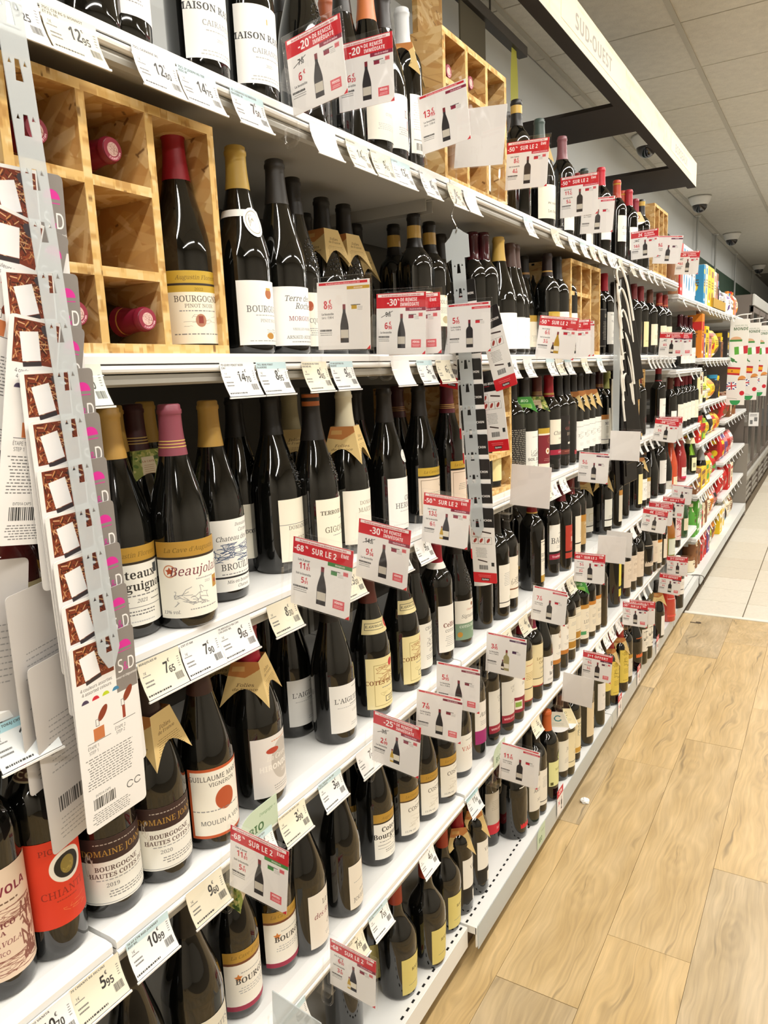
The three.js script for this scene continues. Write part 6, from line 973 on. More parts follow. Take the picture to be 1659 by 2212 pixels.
{ const t = thing('clip_strip', 'long translucent plastic clip strip of stopper cards hanging near the viewer', 'clip strip', [-0.668, 1.86, -0.472], Math.PI / 2); const g = STRIP_SHAPE(0.665, 0.028, 14, 0.0475, 0.02, 0); part('strip', g, FROST, t); part('hook', tube([[0, 0, 0.002], [0, 0.02, -0.01], [0, 0.034, -0.03], [0, 0.036, -0.05]], 0.0016, 14, 6), CHROME, t); t.rotation.set(0, Math.PI / 2, 0.045);
  const cg = toCell(blister(0.084, 0.226, 0.006), SD_CARD), gb = toCell(blister(0.084, 0.226, 0.006), SD_BACK);
  const words = ['topmost', 'second', 'third', 'fourth', 'fifth', 'sixth', 'seventh', 'eighth', 'ninth', 'tenth', 'lowest'];
  const tilt = [0.02, -0.28, 0.02, -0.16, 0.03, 0.06, 0.05, 0.05, 0.06, 0.07, 0.03];
  for (let i = 0; i < 11; i++) { const y = 1.71 - i * 0.0477, o = thing('stopper_card', `white and grey card of bottle stoppers, ${words[i]} on the near clip strip`, 'card', [-0.682 + i * 0.0011, y, -0.478 - i * 0.0018]); o.rotation.set(0, Math.PI / 2, 0); o.rotation.order = 'YXZ'; o.rotation.x = 0.075; o.rotation.z = tilt[i]; part('card', cg, SD_CARD.mat, o); part('stopper_pack', rbx(0.05, 0.036, 0.008, 0.003, -0.008, -0.03, -0.0048), mat(0x6a2a48, 0.3), o); }
  for (const [i, x, y, z, rz] of [[0, -0.715, 1.47, -0.5, 0.1], [1, -0.712, 1.335, -0.405, -0.12], [2, -0.708, 1.62, -0.43, -0.3], [3, -0.704, 1.3, -0.448, 0.05], [4, -0.702, 1.22, -0.462, 0.06]]) { const o = thing('stopper_card', `grey-backed stopper card turned aside behind the near strip, ${['beside the vine-leaf bottle', 'at the left picture border', 'uppermost of them', 'above the 17.90 tag', 'partly over the 17.90 tag'][i]}`, 'card', [x, y, z]); o.rotation.order = 'YXZ'; o.rotation.set(0.06, Math.PI / 2 + rr(-0.25, 0.25), rz); part('card', i === 0 ? toCell(blister(0.084, 0.2, 0.006), cell(120, 290, (g, w, h) => { g.fillStyle = '#f3f1f2'; g.fillRect(-1, -1, w + 2, h + 2); micro(g, w * 0.55, h * 0.4, w * 0.6, 6, h * 0.06, '#777', 2); g.fillStyle = '#a9483a'; g.fillRect(w * 0.2, h * 0.08, 22, 40); g.strokeStyle = '#444'; g.lineWidth = 2; for (const q of [0.4, 0.6]) { g.beginPath(); g.arc(w * q, h * 0.9, 8, 0.5, 5.8); g.stroke(); } }, 0.35)) : gb, SD_CARD.mat, o); }
}
const CORK = cell(170, 520, (g, w, h) => { g.fillStyle = '#efedea'; g.fillRect(-1, -1, w + 2, h + 2); g.fillStyle = '#191716'; g.fillRect(0, 0, w, h * 0.255); say(g, 'TIRE-BOUCHON', w * 0.5, h * 0.16, h * 0.042, '#f2f0ee', 'S', 'center', 0.86); g.fillStyle = '#b01f2c'; g.fillRect(w * 0.12, h * 0.188, w * 0.3, h * 0.006); for (const [x, y] of [[0.16, 0.33], [0.16, 0.43], [0.42, 0.43], [0.72, 0.43]]) { g.strokeStyle = '#999'; g.lineWidth = 2; g.strokeRect(w * x - 24, h * y - 22, 48, 46); g.fillStyle = '#a03a30'; g.beginPath(); g.ellipse(w * x, h * y, 9, 18, 0.6, 0, 7); g.fill(); } g.save(); g.translate(w * 0.62, h * 0.32); g.rotate(0.15); g.fillStyle = '#3a2a26'; g.fillRect(-36, -5, 76, 9); g.restore(); micro(g, w * 0.4, h * 0.53, w * 0.5, 8, h * 0.017, '#777', 3); g.save(); g.translate(w * 0.4, h * 0.7); g.rotate(0.2); g.fillStyle = '#3a2a26'; g.fillRect(-30, -4, 70, 8); g.restore(); barcode(g, w * 0.28, h * 0.76, w * 0.36, h * 0.06); g.fillStyle = '#333'; g.fillRect(w * 0.8, h * 0.72, w * 0.12, h * 0.05); g.fillStyle = '#d01f2a'; g.fillRect(0, h * 0.86, w, h * 0.15); micro(g, w * 0.5, h * 0.895, w * 0.6, 2, h * 0.02, '#f0a0a0', 3); g.fillStyle = '#191716'; g.fillRect(w * 0.34, h * 0.935, w * 0.34, h * 0.035); say(g, 'ÉQUINOX', w * 0.51, h * 0.953, h * 0.026, '#fff', 'S', 'center', 0.8); }, 0.35);
{ const t = thing('clip_strip', 'translucent plastic clip strip of corkscrew cards hanging by a wire hook', 'clip strip', [-0.7, 1.735, -1.49]); t.rotation.set(0, 0.12, 0.055); part('strip', STRIP_SHAPE(0.6, 0.029, 12, 0.05, 0.02, 0.026), FROST, t); part('hook', tube([[0, 0.052, 0.002], [0.003, 0.06, 0.003], [0.0, 0.066, 0], [-0.008, 0.09, -0.003], [0.004, 0.115, -0.003], [0.002, 0.14, -0.003]], 0.0016, 22, 6), CHROME, t);
  const cg = toCell(blister(0.056, 0.175, 0.004), CORK), words = ['topmost', 'second', 'third', 'fourth', 'fifth', 'sixth', 'seventh', 'eighth', 'ninth', 'lowest'], tilt = [0.06, -0.22, 0.05, 0, 0.02, 0.04, 0.03, 0.02, 0.02, 0.02];
  for (let i = 0; i < 10; i++) { const o = thing('corkscrew_card', `black, white and red corkscrew card, ${words[i]} on the hanging strip`, 'card', [-0.693 + i * 0.0036, 1.69 - i * 0.0545, -1.4935 - i * 0.0006]); o.rotation.order = 'YXZ'; o.rotation.set(0.05, 0.1 + (i % 3 - 1) * 0.05, tilt[i]); part('card', cg, CORK.mat, o); part('corkscrew_pack', rbx(0.036, 0.05, 0.007, 0.003, 0, -0.08, -0.004), mat(0x8b1f26, 0.3), o); }
  for (let i = 0; i < 2; i++) { const o = thing('corkscrew_card', `corkscrew card swung out to the right showing red corner, ${i ? 'lower' : 'upper'} of two`, 'card', [-0.645 + i * 0.004, 1.63 - i * 0.13, -1.51]); o.rotation.order = 'YXZ'; o.rotation.set(0, -0.2, 0.28 - i * 0.16); part('card', cg, CORK.mat, o); }
}
// glossy black bottle bags with pale cord handles, hanging from a hook under the top shelf
{ const BAG = phy(0x0e0b0c, 0.16, { clearcoat: 0.7 }), CORD = std(0xe6e2d8, 0.8), X = -0.69, words = ['nearest', 'second', 'third', 'fourth', 'fifth', 'sixth'];
  const k = thing('hook_strip', 'clear hanging strip with wire hook that carries the black bottle bags', 'clip strip', [X, 1.86, -2.8]); part('strip', span(-0.012, 0.012, -0.62, -0.06, -0.003, -0.0018), FROST, k); part('hook', tube([[0, -0.06, 0], [-0.012, -0.05, 0], [-0.014, -0.02, 0], [-0.006, 0, 0], [0, 0.012, 0]], 0.0018, 16, 6), CHROME, k);
  for (let i = 0; i < 6; i++) {
    const o = thing('bottle_bag', `glossy black bottle bag with pale cords, ${words[i]} from top of the hanging bundle`, 'bag', [X + 0.006 + i * 0.003, 1.80 - i * 0.075, -2.815 - i * 0.006]); o.rotation.order = 'YXZ'; o.rotation.set(0, 0.9 + (i % 3) * 0.12, 0.16 - i * 0.018);
    const s = new THREE.Shape(); s.moveTo(-0.022, 0); s.lineTo(0.03, 0.01); s.lineTo(0.045, -0.36); s.lineTo(-0.03, -0.37); s.closePath();
    const g = new THREE.ExtrudeGeometry(s, { depth: 0.006, bevelEnabled: true, bevelSize: 0.003, bevelThickness: 0.003, bevelSegments: 2 }); part('bag', g, BAG, o); part('fold', span(-0.02, -0.016, -0.34, -0.02, -0.012, 0.012), BAG, o);
    part('cord', tube([[-0.018, -0.02, 0.01], [-0.022, 0.03, 0.012], [-0.005, 0.045, 0.01], [0.012, 0.0, 0.013], [0.02, -0.07, 0.014], [0.026, -0.15, 0.013]], 0.0042, 26, 7), CORD, o); part('cord', tube([[-0.022, -0.01, 0.008], [-0.028, -0.06, 0.011], [-0.022, -0.13, 0.012]], 0.0042, 14, 7), CORD, o);
  }
  for (let i = 0; i < 3; i++) { const o = thing('bottle_bag', `long black bag hanging low before the far third shelf, ${['left', 'middle', 'right'][i]} of three`, 'bag', [X - 0.01 + i * 0.012, 1.45, -2.84 - i * 0.03]); o.rotation.set(0, 0.7, 0.03 - i * 0.05); const s = new THREE.Shape(); s.moveTo(-0.025, 0); s.lineTo(0.022, 0); s.lineTo(0.016, -0.4 + i * 0.04); s.lineTo(-0.01, -0.43 + i * 0.04); s.closePath(); part('bag', new THREE.ExtrudeGeometry(s, { depth: 0.008, bevelEnabled: true, bevelSize: 0.003, bevelThickness: 0.003, bevelSegments: 1 }), BAG, o); part('cord', tube([[-0.02, 0, 0.012], [-0.024, -0.12, 0.014], [-0.018, -0.26, 0.014]], 0.004, 12, 6), CORD, o); }
}
// ---------- hanging wooden sign over the shelving ----------
{ const SIGNX = -0.652, y0 = 2.352, y1 = 2.462, z1 = -4.17; const t = thing('hanging_sign', 'pale wooden sign board lettered SUD-OUEST and BORDEAUX hung over the shelves', 'sign', [SIGNX, y0, z1]);
  const woodTex = canvasTex(1024, 128, (g, w, h) => { g.fillStyle = '#e2d2b0'; g.fillRect(0, 0, w, h); for (let k = 0; k < 700; k++) { g.fillStyle = ['#d6c39c', '#ead9b8', '#cdb890', '#e6d5b3'][k % 4]; g.globalAlpha = 0.35; g.fillRect(rnd() * w, rnd() * h, rr(40, 260), rr(1, 3)); } g.globalAlpha = 0.5; g.fillStyle = '#b39a6c'; for (let k = 0; k < 60; k++) g.fillRect(rnd() * w, rnd() * h, rr(4, 14), rr(1, 3)); g.globalAlpha = 1; });
  const board = metreUV(span(-0.014, 0, 0, y1 - y0, 0, 4.3), 1); part('board', board, std(0xffffff, 0.6, { map: woodTex }), t); part('back_frame', [span(-0.04, -0.0145, 0, y1 - y0 - 0.012, 0, 4.3), span(-0.04, 0, -0.002, -0.0002, 0, 4.3)], BLACK_BOARD, t);
  const words = (text, zc, len, hgt) => { const W2 = 640, H2 = 128, c = cell(W2, H2, (g, w, h) => { g.clearRect(0, 0, w, h); g.fillStyle = '#e2d2b0'; g.fillRect(-1, -1, w + 2, h + 2); say(g, text, w / 2, h / 2, h * 0.8, '#8d857a', 'S', 'center', 0.72); }); part('lettering', toCell(new THREE.BoxGeometry(0.0006, hgt, len).translate(0.0004, (y1 - y0) / 2 + 0.002, zc), c), c.mat, t, `grey painted word ${text}`); };
  words('SUD-OUEST', 1.83, 0.62, 0.07); words('BORDEAUX', 0.42, 0.5, 0.06);
  for (const [a, b] of [[2.72, 3.05], [3.7, 4.13]]) { const q = part('cross_plate', [span(-0.6, -0.04, 0.0, 0.012, -b - z1, -a - z1)], BLACK_BOARD, t); }
}
for (const [z, w] of [[-5.46, 'nearest'], [-7.72, 'second'], [-10.16, 'third'], [-13.8, 'farthest']]) { const t = thing('security_camera', `white ceiling dome camera with dark glass, ${w} along the wall`, 'camera', [-1.17, CEIL, z]); part('housing', new THREE.LatheGeometry([[0.001, -0.003], [0.1, -0.003], [0.098, -0.02], [0.085, -0.05], [0.07, -0.075], [0.065, -0.078]].map((p) => new THREE.Vector2(...p)), 24), WHITE_PLASTIC, t); part('dome', new THREE.SphereGeometry(0.066, 20, 10, 0, 6.283, Math.PI / 2, Math.PI / 2).translate(0, -0.076, 0), phy(0x14121c, 0.08, { clearcoat: 1 }), t); }
for (const [z, y, w] of [[-8.68, 1.95, 'nearest'], [-10.05, 2.1, 'second'], [-12.1, 2.1, 'third'], [-14.5, 2.1, 'fourth']]) { const t = thing('hanging_rod', `slim suspension rod against the wall above the fridges, ${w} of four`, 'rod', [-1.33, CEIL, z]); part('rod', cyl(0.012, 0.012, CEIL - y, 0, -(CEIL - y) / 2, 0, 10), mat(0xb9bcbb, 0.5), t); part('foot', cyl(0.018, 0.018, 0.22, 0, -(CEIL - y) + 0.11, 0, 10), mat(0x1b1a19, 0.6), t); part('flange', cyl(0.03, 0.03, 0.008, 0, -0.0075, 0, 14), WHITE_PLASTIC, t); }
{ const t = thing('banner_bar', 'dark square bar hung by the wall above the upper rack', 'bar', [-1.2, 2.775, -3.235]); part('bar', rbx(0.04, 0.04, 2.2, 0.003, 0, 0.02, 1.1), mat(0x3f3a34, 0.6), t); for (const z of [0.35, 1.9]) part('hanger', cyl(0.004, 0.004, CEIL - 2.82, 0, 0.04 + (CEIL - 2.82) / 2, z, 8), mat(0x3f3a34, 0.6), t);
  const b = thing('wall_banner', 'dark olive-brown fabric banner hanging from the bar beside the wall', 'banner', [-1.2, 2.772, -2.83]); part('cloth', span(-0.003, 0.003, -0.55, 0, 0, 0.22), mat(0x57513f, 0.85), b);
  const r = thing('ribbon', 'yellow-green ribbon dangling from the end of the dark bar', 'ribbon', [-1.2, 2.774, -3.12]); const pos = [], idx = []; for (let j = 0; j <= 10; j++) { const q = j / 10, a = Math.sin(q * 5) * 0.35; pos.push(Math.sin(a) * 0.02 + 0.004, -q * 0.5, -Math.cos(a) * 0.026, -Math.sin(a) * 0.02 + 0.004, -q * 0.5, Math.cos(a) * 0.026); if (j < 10) { const k = j * 2; idx.push(k, k + 2, k + 1, k + 1, k + 2, k + 3); } } const g = new THREE.BufferGeometry(); g.setAttribute('position', new THREE.Float32BufferAttribute(pos, 3)); g.setIndex(idx); g.computeVertexNormals(); part('ribbon', g, std(0xb9b83a, 0.45, { side: THREE.DoubleSide }), r); }
// crumpled bits on the floor
{ const t = thing('paper_scrap', 'small crumpled white paper scrap on the wooden floor', 'litter', [-0.668, 0.0005, -2.36]); const g = new THREE.IcosahedronGeometry(0.014, 2), p = g.attributes.position; for (let i = 0; i < p.count; i++) { const k = 1 + 0.5 * noise.noise(p.getX(i) * 160, p.getY(i) * 160, p.getZ(i) * 160); p.setXYZ(i, p.getX(i) * k * 1.1, Math.max(0, (p.getY(i) * k + 0.007) * 0.7), p.getZ(i) * k); } g.computeVertexNormals(); part('scrap', g, WHITE_PLASTIC, t);
  const h = thing('bent_wire', 'bent dark wire hook lying on the floor by the tile edge', 'wire', [-0.62, 0.003, -4.45]); part('wire', tube([[-0.03, 0, 0], [0.02, 0, 0], [0.028, 0, -0.008], [0.02, 0, -0.016], [0, 0, -0.016]], 0.002, 18, 6), mat(0x3d2f25, 0.5), h);
  const w = thing('wire_loop', 'dark wire loop sticking out of the deck where wine ends', 'wire', [-0.7, 0.122, -5.06]); part('wire', tube([[-0.04, 0.0, 0], [0, 0.004, 0], [0.032, -0.004, 0], [0.036, -0.03, 0], [0.034, -0.06, 0]], 0.0022, 18, 6), mat(0x3d2f25, 0.5), w); }
// ---------- far food shelves ----------
const FOODP = [['yellow', '#f0c81e'], ['red', '#c8241f'], ['orange', '#e5861e'], ['green', '#5aa63a'], ['brown', '#8a5a35'], ['cream', '#ece0c0'], ['white', '#f1efe8'], ['black', '#221c1a'], ['purple', '#6b4a8f'], ['blue', '#2a86b5'], ['lime', '#b8d43c'], ['pink', '#d58a86']];
const FC = Object.fromEntries(FOODP);
const packCells = {};
function packCell(color, accent, i) { const k = color + accent + i; return packCells[k] || (packCells[k] = cell(64, 90, (g, w, h) => { g.fillStyle = FC[color]; g.fillRect(-1, -1, w + 2, h + 2); g.fillStyle = FC[accent]; g.fillRect(w * rr(0, 0.2), h * rr(0.05, 0.2), w * rr(0.5, 0.9), h * rr(0.1, 0.2)); g.beginPath(); g.ellipse(w * rr(0.4, 0.6), h * rr(0.55, 0.75), w * rr(0.2, 0.34), h * rr(0.1, 0.18), 0, 0, 7); g.fill(); micro(g, w * 0.5, h * 0.36, w * 0.7, 3, 6, '#5a3a2a', 3); g.fillStyle = '#fff'; g.fillRect(w * 0.2, h * 0.84, w * rr(0.2, 0.6), h * 0.06); })); }
const foodGeo = {};
function food(kind, color, accent, shelfWords, x, y, z, w, h, d, i, extra) {
  const c = packCell(color, accent, i % 3), key = [kind, w, h, d, color, accent, i % 3].join(); let label = `${color} ${kind} with ${accent} print, ${shelfWords}`;
  const t = thing(kind.replace(/ /g, '_'), label, kind, [x, y + 0.0005, z], extra || 0);
  if (!foodGeo[key]) {
    let g;
    if (kind === 'carton') g = rbx(d, h, w, 0.002, -d / 2, h / 2, 0);
    else if (kind === 'jar') g = new THREE.LatheGeometry([[0, 0.002], [w * 0.44, 0], [w * 0.5, 0.006], [w * 0.5, h * 0.72], [w * 0.42, h * 0.82], [w * 0.42, h * 0.84]].map((p) => new THREE.Vector2(...p)), 18).translate(-w / 2, 0, 0);
    else if (kind === 'bottle') g = new THREE.LatheGeometry([[0, 0.002], [w * 0.46, 0], [w * 0.5, 0.006], [w * 0.5, h * 0.62], [w * 0.2, h * 0.8], [w * 0.17, h * 0.93]].map((p) => new THREE.Vector2(...p)), 16).translate(-w / 2, 0, 0);
    else { g = new THREE.BoxGeometry(d, h, w, 4, 8, 6); const p = g.attributes.position; for (let k = 0; k < p.count; k++) { const v = p.getY(k) / h + 0.5, u = p.getZ(k) / w, puff = Math.sqrt(Math.max(0, Math.sin(Math.PI * Math.min(0.98, Math.max(0.02, v))))) * (1 - 1.6 * u * u) + 0.05; p.setX(k, p.getX(k) * Math.max(0.06, puff) - d / 2 + 0.006 * noise.noise(v * 6, u * 7, i)); p.setY(k, p.getY(k) + h / 2 + 0.004 * noise.noise(u * 9, v * 3, 4 + i)); } g.computeVertexNormals(); }
    foodGeo[key] = toCell(g, c);
  }
  part(kind === 'jar' || kind === 'bottle' ? 'glass_body' : 'pack', foodGeo[key], c.mat, t);
  if (kind === 'jar') part('lid', cyl(w * 0.46, w * 0.46, h * 0.15, -w / 2, h * 0.915, 0, 18), mat(FC[accent], 0.35), t);
  if (kind === 'bottle') part('cap', cyl(w * 0.2, w * 0.2, h * 0.1, -w / 2, h * 0.95, 0, 14), mat(FC[accent], 0.35), t);
  return t;
}
const SAY = ['first', 'second', 'third', 'fourth', 'fifth', 'sixth', 'seventh', 'eighth', 'ninth', 'tenth', 'eleventh', 'twelfth', 'thirteenth', 'fourteenth', 'fifteenth'];
function row(b, k, where, list) { let z = BAYS[b][0] - 0.03, y = BAYS[b][2][k]; list.forEach(([kind, color, accent, w, h, d, gap], i) => { z -= w / 2; food(kind, color, accent, `${SAY[i]} along ${where}`, FRONT - 0.014, y, z, w, h, d, i); z -= w / 2 + (gap || 0.012); }); }
const rep = (n, it) => Array.from({ length: n }, () => it);
row(4, 5, 'the dropped top shelf after the wine', [['bottle', 'brown', 'black', 0.075, 0.24, 0.075], ['carton', 'red', 'brown', 0.07, 0.27, 0.07], ...rep(5, ['carton', 'white', 'blue', 0.07, 0.27, 0.075])]);
row(5, 6, 'the top food shelf', [['carton', 'blue', 'yellow', 0.07, 0.24, 0.16], ['carton', 'cream', 'blue', 0.09, 0.25, 0.14], ['carton', 'yellow', 'orange', 0.12, 0.25, 0.16], ['carton', 'yellow', 'brown', 0.13, 0.25, 0.16], ['carton', 'cream', 'pink', 0.1, 0.24, 0.12], ['carton', 'brown', 'pink', 0.08, 0.24, 0.1], ['jar', 'black', 'blue', 0.1, 0.2, 0.1, 0.04], ['bag', 'white', 'purple', 0.11, 0.15, 0.1], ['bag', 'white', 'black', 0.12, 0.16, 0.1]]);
row(6, 5, 'the far top food shelf', [['bag', 'white', 'purple', 0.13, 0.16, 0.12], ['bottle', 'white', 'orange', 0.08, 0.18, 0.08], ['bottle', 'white', 'blue', 0.08, 0.17, 0.08], ['bottle', 'orange', 'red', 0.08, 0.19, 0.08], ['bottle', 'pink', 'orange', 0.08, 0.19, 0.08], ['bag', 'cream', 'orange', 0.12, 0.17, 0.1]]);
{ const t = thing('display_tray', 'mustard cardboard tray holding cartons on the top food shelf', 'tray', [FRONT + 0.002, 1.8458, -5.42]); part('front', [span(-0.002, 0, 0, 0.062, -0.62, 0), span(-0.18, 0, 0, 0.002, -0.62, 0), span(-0.18, 0, 0, 0.06, -0.002, 0)], mat(0xb9922a, 0.7), t); }
row(5, 5, 'the second food shelf', [['carton', 'orange', 'red', 0.09, 0.27, 0.14, 0.02], ['carton', 'purple', 'cream', 0.05, 0.15, 0.1], ['carton', 'yellow', 'black', 0.13, 0.2, 0.12], ['carton', 'pink', 'brown', 0.12, 0.16, 0.12], ['bag', 'yellow', 'red', 0.2, 0.2, 0.14], ['bag', 'yellow', 'brown', 0.2, 0.19, 0.14], ['jar', 'black', 'brown', 0.1, 0.15, 0.1], ['jar', 'brown', 'yellow', 0.1, 0.15, 0.1]]);
row(5, 4, 'the third food shelf', [['carton', 'cream', 'brown', 0.12, 0.2, 0.2, 0.03], ['bag', 'lime', 'white', 0.18, 0.17, 0.14], ['bag', 'cream', 'yellow', 0.2, 0.12, 0.16], ['bag', 'yellow', 'orange', 0.2, 0.15, 0.15], ['jar', 'black', 'blue', 0.1, 0.17, 0.1], ['jar', 'black', 'yellow', 0.1, 0.16, 0.1]]);
row(5, 3, 'the fourth food shelf', [['carton', 'red', 'yellow', 0.14, 0.17, 0.14], ['jar', 'red', 'green', 0.09, 0.14, 0.09], ['jar', 'red', 'lime', 0.09, 0.14, 0.09], ['bag', 'yellow', 'green', 0.17, 0.13, 0.12], ['bag', 'black', 'white', 0.16, 0.16, 0.12], ['bag', 'yellow', 'red', 0.17, 0.14, 0.12], ['bag', 'orange', 'yellow', 0.16, 0.13, 0.12]]);
row(5, 2, 'the fifth food shelf', [['carton', 'brown', 'yellow', 0.18, 0.15, 0.16, 0.02], ['carton', 'yellow', 'brown', 0.2, 0.14, 0.16], ['carton', 'yellow', 'green', 0.18, 0.15, 0.14], ['bag', 'cream', 'lime', 0.16, 0.17, 0.12], ['bag', 'red', 'green', 0.16, 0.18, 0.13]]);
row(5, 1, 'the sixth food shelf', [['bottle', 'green', 'cream', 0.075, 0.22, 0.075], ['carton', 'green', 'white', 0.09, 0.23, 0.12], ['carton', 'white', 'green', 0.09, 0.23, 0.12], ['jar', 'red', 'brown', 0.08, 0.16, 0.08], ['jar', 'cream', 'black', 0.09, 0.2, 0.09], ['jar', 'brown', 'cream', 0.09, 0.2, 0.09], ['bag', 'cream', 'brown', 0.16, 0.19, 0.12], ['bag', 'orange', 'white', 0.17, 0.18, 0.13], ['bag', 'pink', 'black', 0.17, 0.17, 0.13]]);
row(5, 0, 'the bottom food deck', [['jar', 'cream', 'brown', 0.1, 0.1, 0.1], ['jar', 'brown', 'cream', 0.1, 0.2, 0.1], ['jar', 'brown', 'orange', 0.1, 0.22, 0.1], ['bottle', 'red', 'cream', 0.08, 0.2, 0.08], ['jar', 'pink', 'red', 0.08, 0.18, 0.08], ['jar', 'red', 'pink', 0.08, 0.18, 0.08], ['carton', 'purple', 'pink', 0.1, 0.19, 0.1], ['bag', 'lime', 'white', 0.14, 0.18, 0.1], ['bag', 'brown', 'orange', 0.16, 0.2, 0.12]]);
row(6, 3, 'the far fourth food shelf', [['bag', 'red', 'brown', 0.16, 0.18, 0.12], ['bag', 'brown', 'red', 0.16, 0.2, 0.12], ['carton', 'brown', 'cream', 0.16, 0.2, 0.12], ['bag', 'orange', 'black', 0.16, 0.2, 0.12], ['jar', 'brown', 'red', 0.1, 0.16, 0.1]]);
row(6, 2, 'the far fifth food shelf', [['bag', 'red', 'yellow', 0.18, 0.2, 0.13], ['bag', 'purple', 'pink', 0.18, 0.2, 0.13], ['bag', 'red', 'pink', 0.18, 0.2, 0.13], ['bag', 'pink', 'white', 0.16, 0.2, 0.12]]);
row(6, 1, 'the far sixth food shelf', [['bag', 'red', 'white', 0.2, 0.22, 0.15], ['bag', 'red', 'pink', 0.2, 0.22, 0.15], ['carton', 'red', 'brown', 0.16, 0.2, 0.12], ['carton', 'cream', 'red', 0.16, 0.2, 0.12]]);
row(6, 0, 'the far bottom food deck', [['carton', 'yellow', 'cream', 0.14, 0.19, 0.12], ['carton', 'white', 'yellow', 0.14, 0.2, 0.12], ['bag', 'black', 'blue', 0.18, 0.18, 0.13], ['bag', 'cream', 'white', 0.2, 0.22, 0.15], ['bag', 'cream', 'brown', 0.2, 0.22, 0.15]]);
row(6, 4, 'the far second food shelf', [['carton', 'black', 'yellow', 0.14, 0.2, 0.12], ['jar', 'brown', 'yellow', 0.1, 0.17, 0.1], ['jar', 'black', 'cream', 0.1, 0.17, 0.1], ['bag', 'brown', 'orange', 0.16, 0.18, 0.12]]);
// price fingers on the food rails
{ const g = tagSheet(0.03, 0, 0), c = TAGGEO.far, gg = toCell(g, c); for (const b of [5, 6]) BAYS[b][2].forEach((y, k) => { if (!k) return; const n = b === 5 ? 7 : 6; for (let i = 0; i < n; i++) { const t = thing('price_tag', `small pale price tag curling from the ${b === 5 ? 'first' : 'second'} food bay's ${SAY[k - 1]} rail up`, 'price tag', [FRONT, y, BAYS[b][0] - 0.1 - i * (b === 5 ? 0.165 : 0.22) - rr(0, 0.03)], 0, `tags on food bay ${b - 4} rail ${k}`); part('paper', gg, paperMat(c.mat), t); } }); }
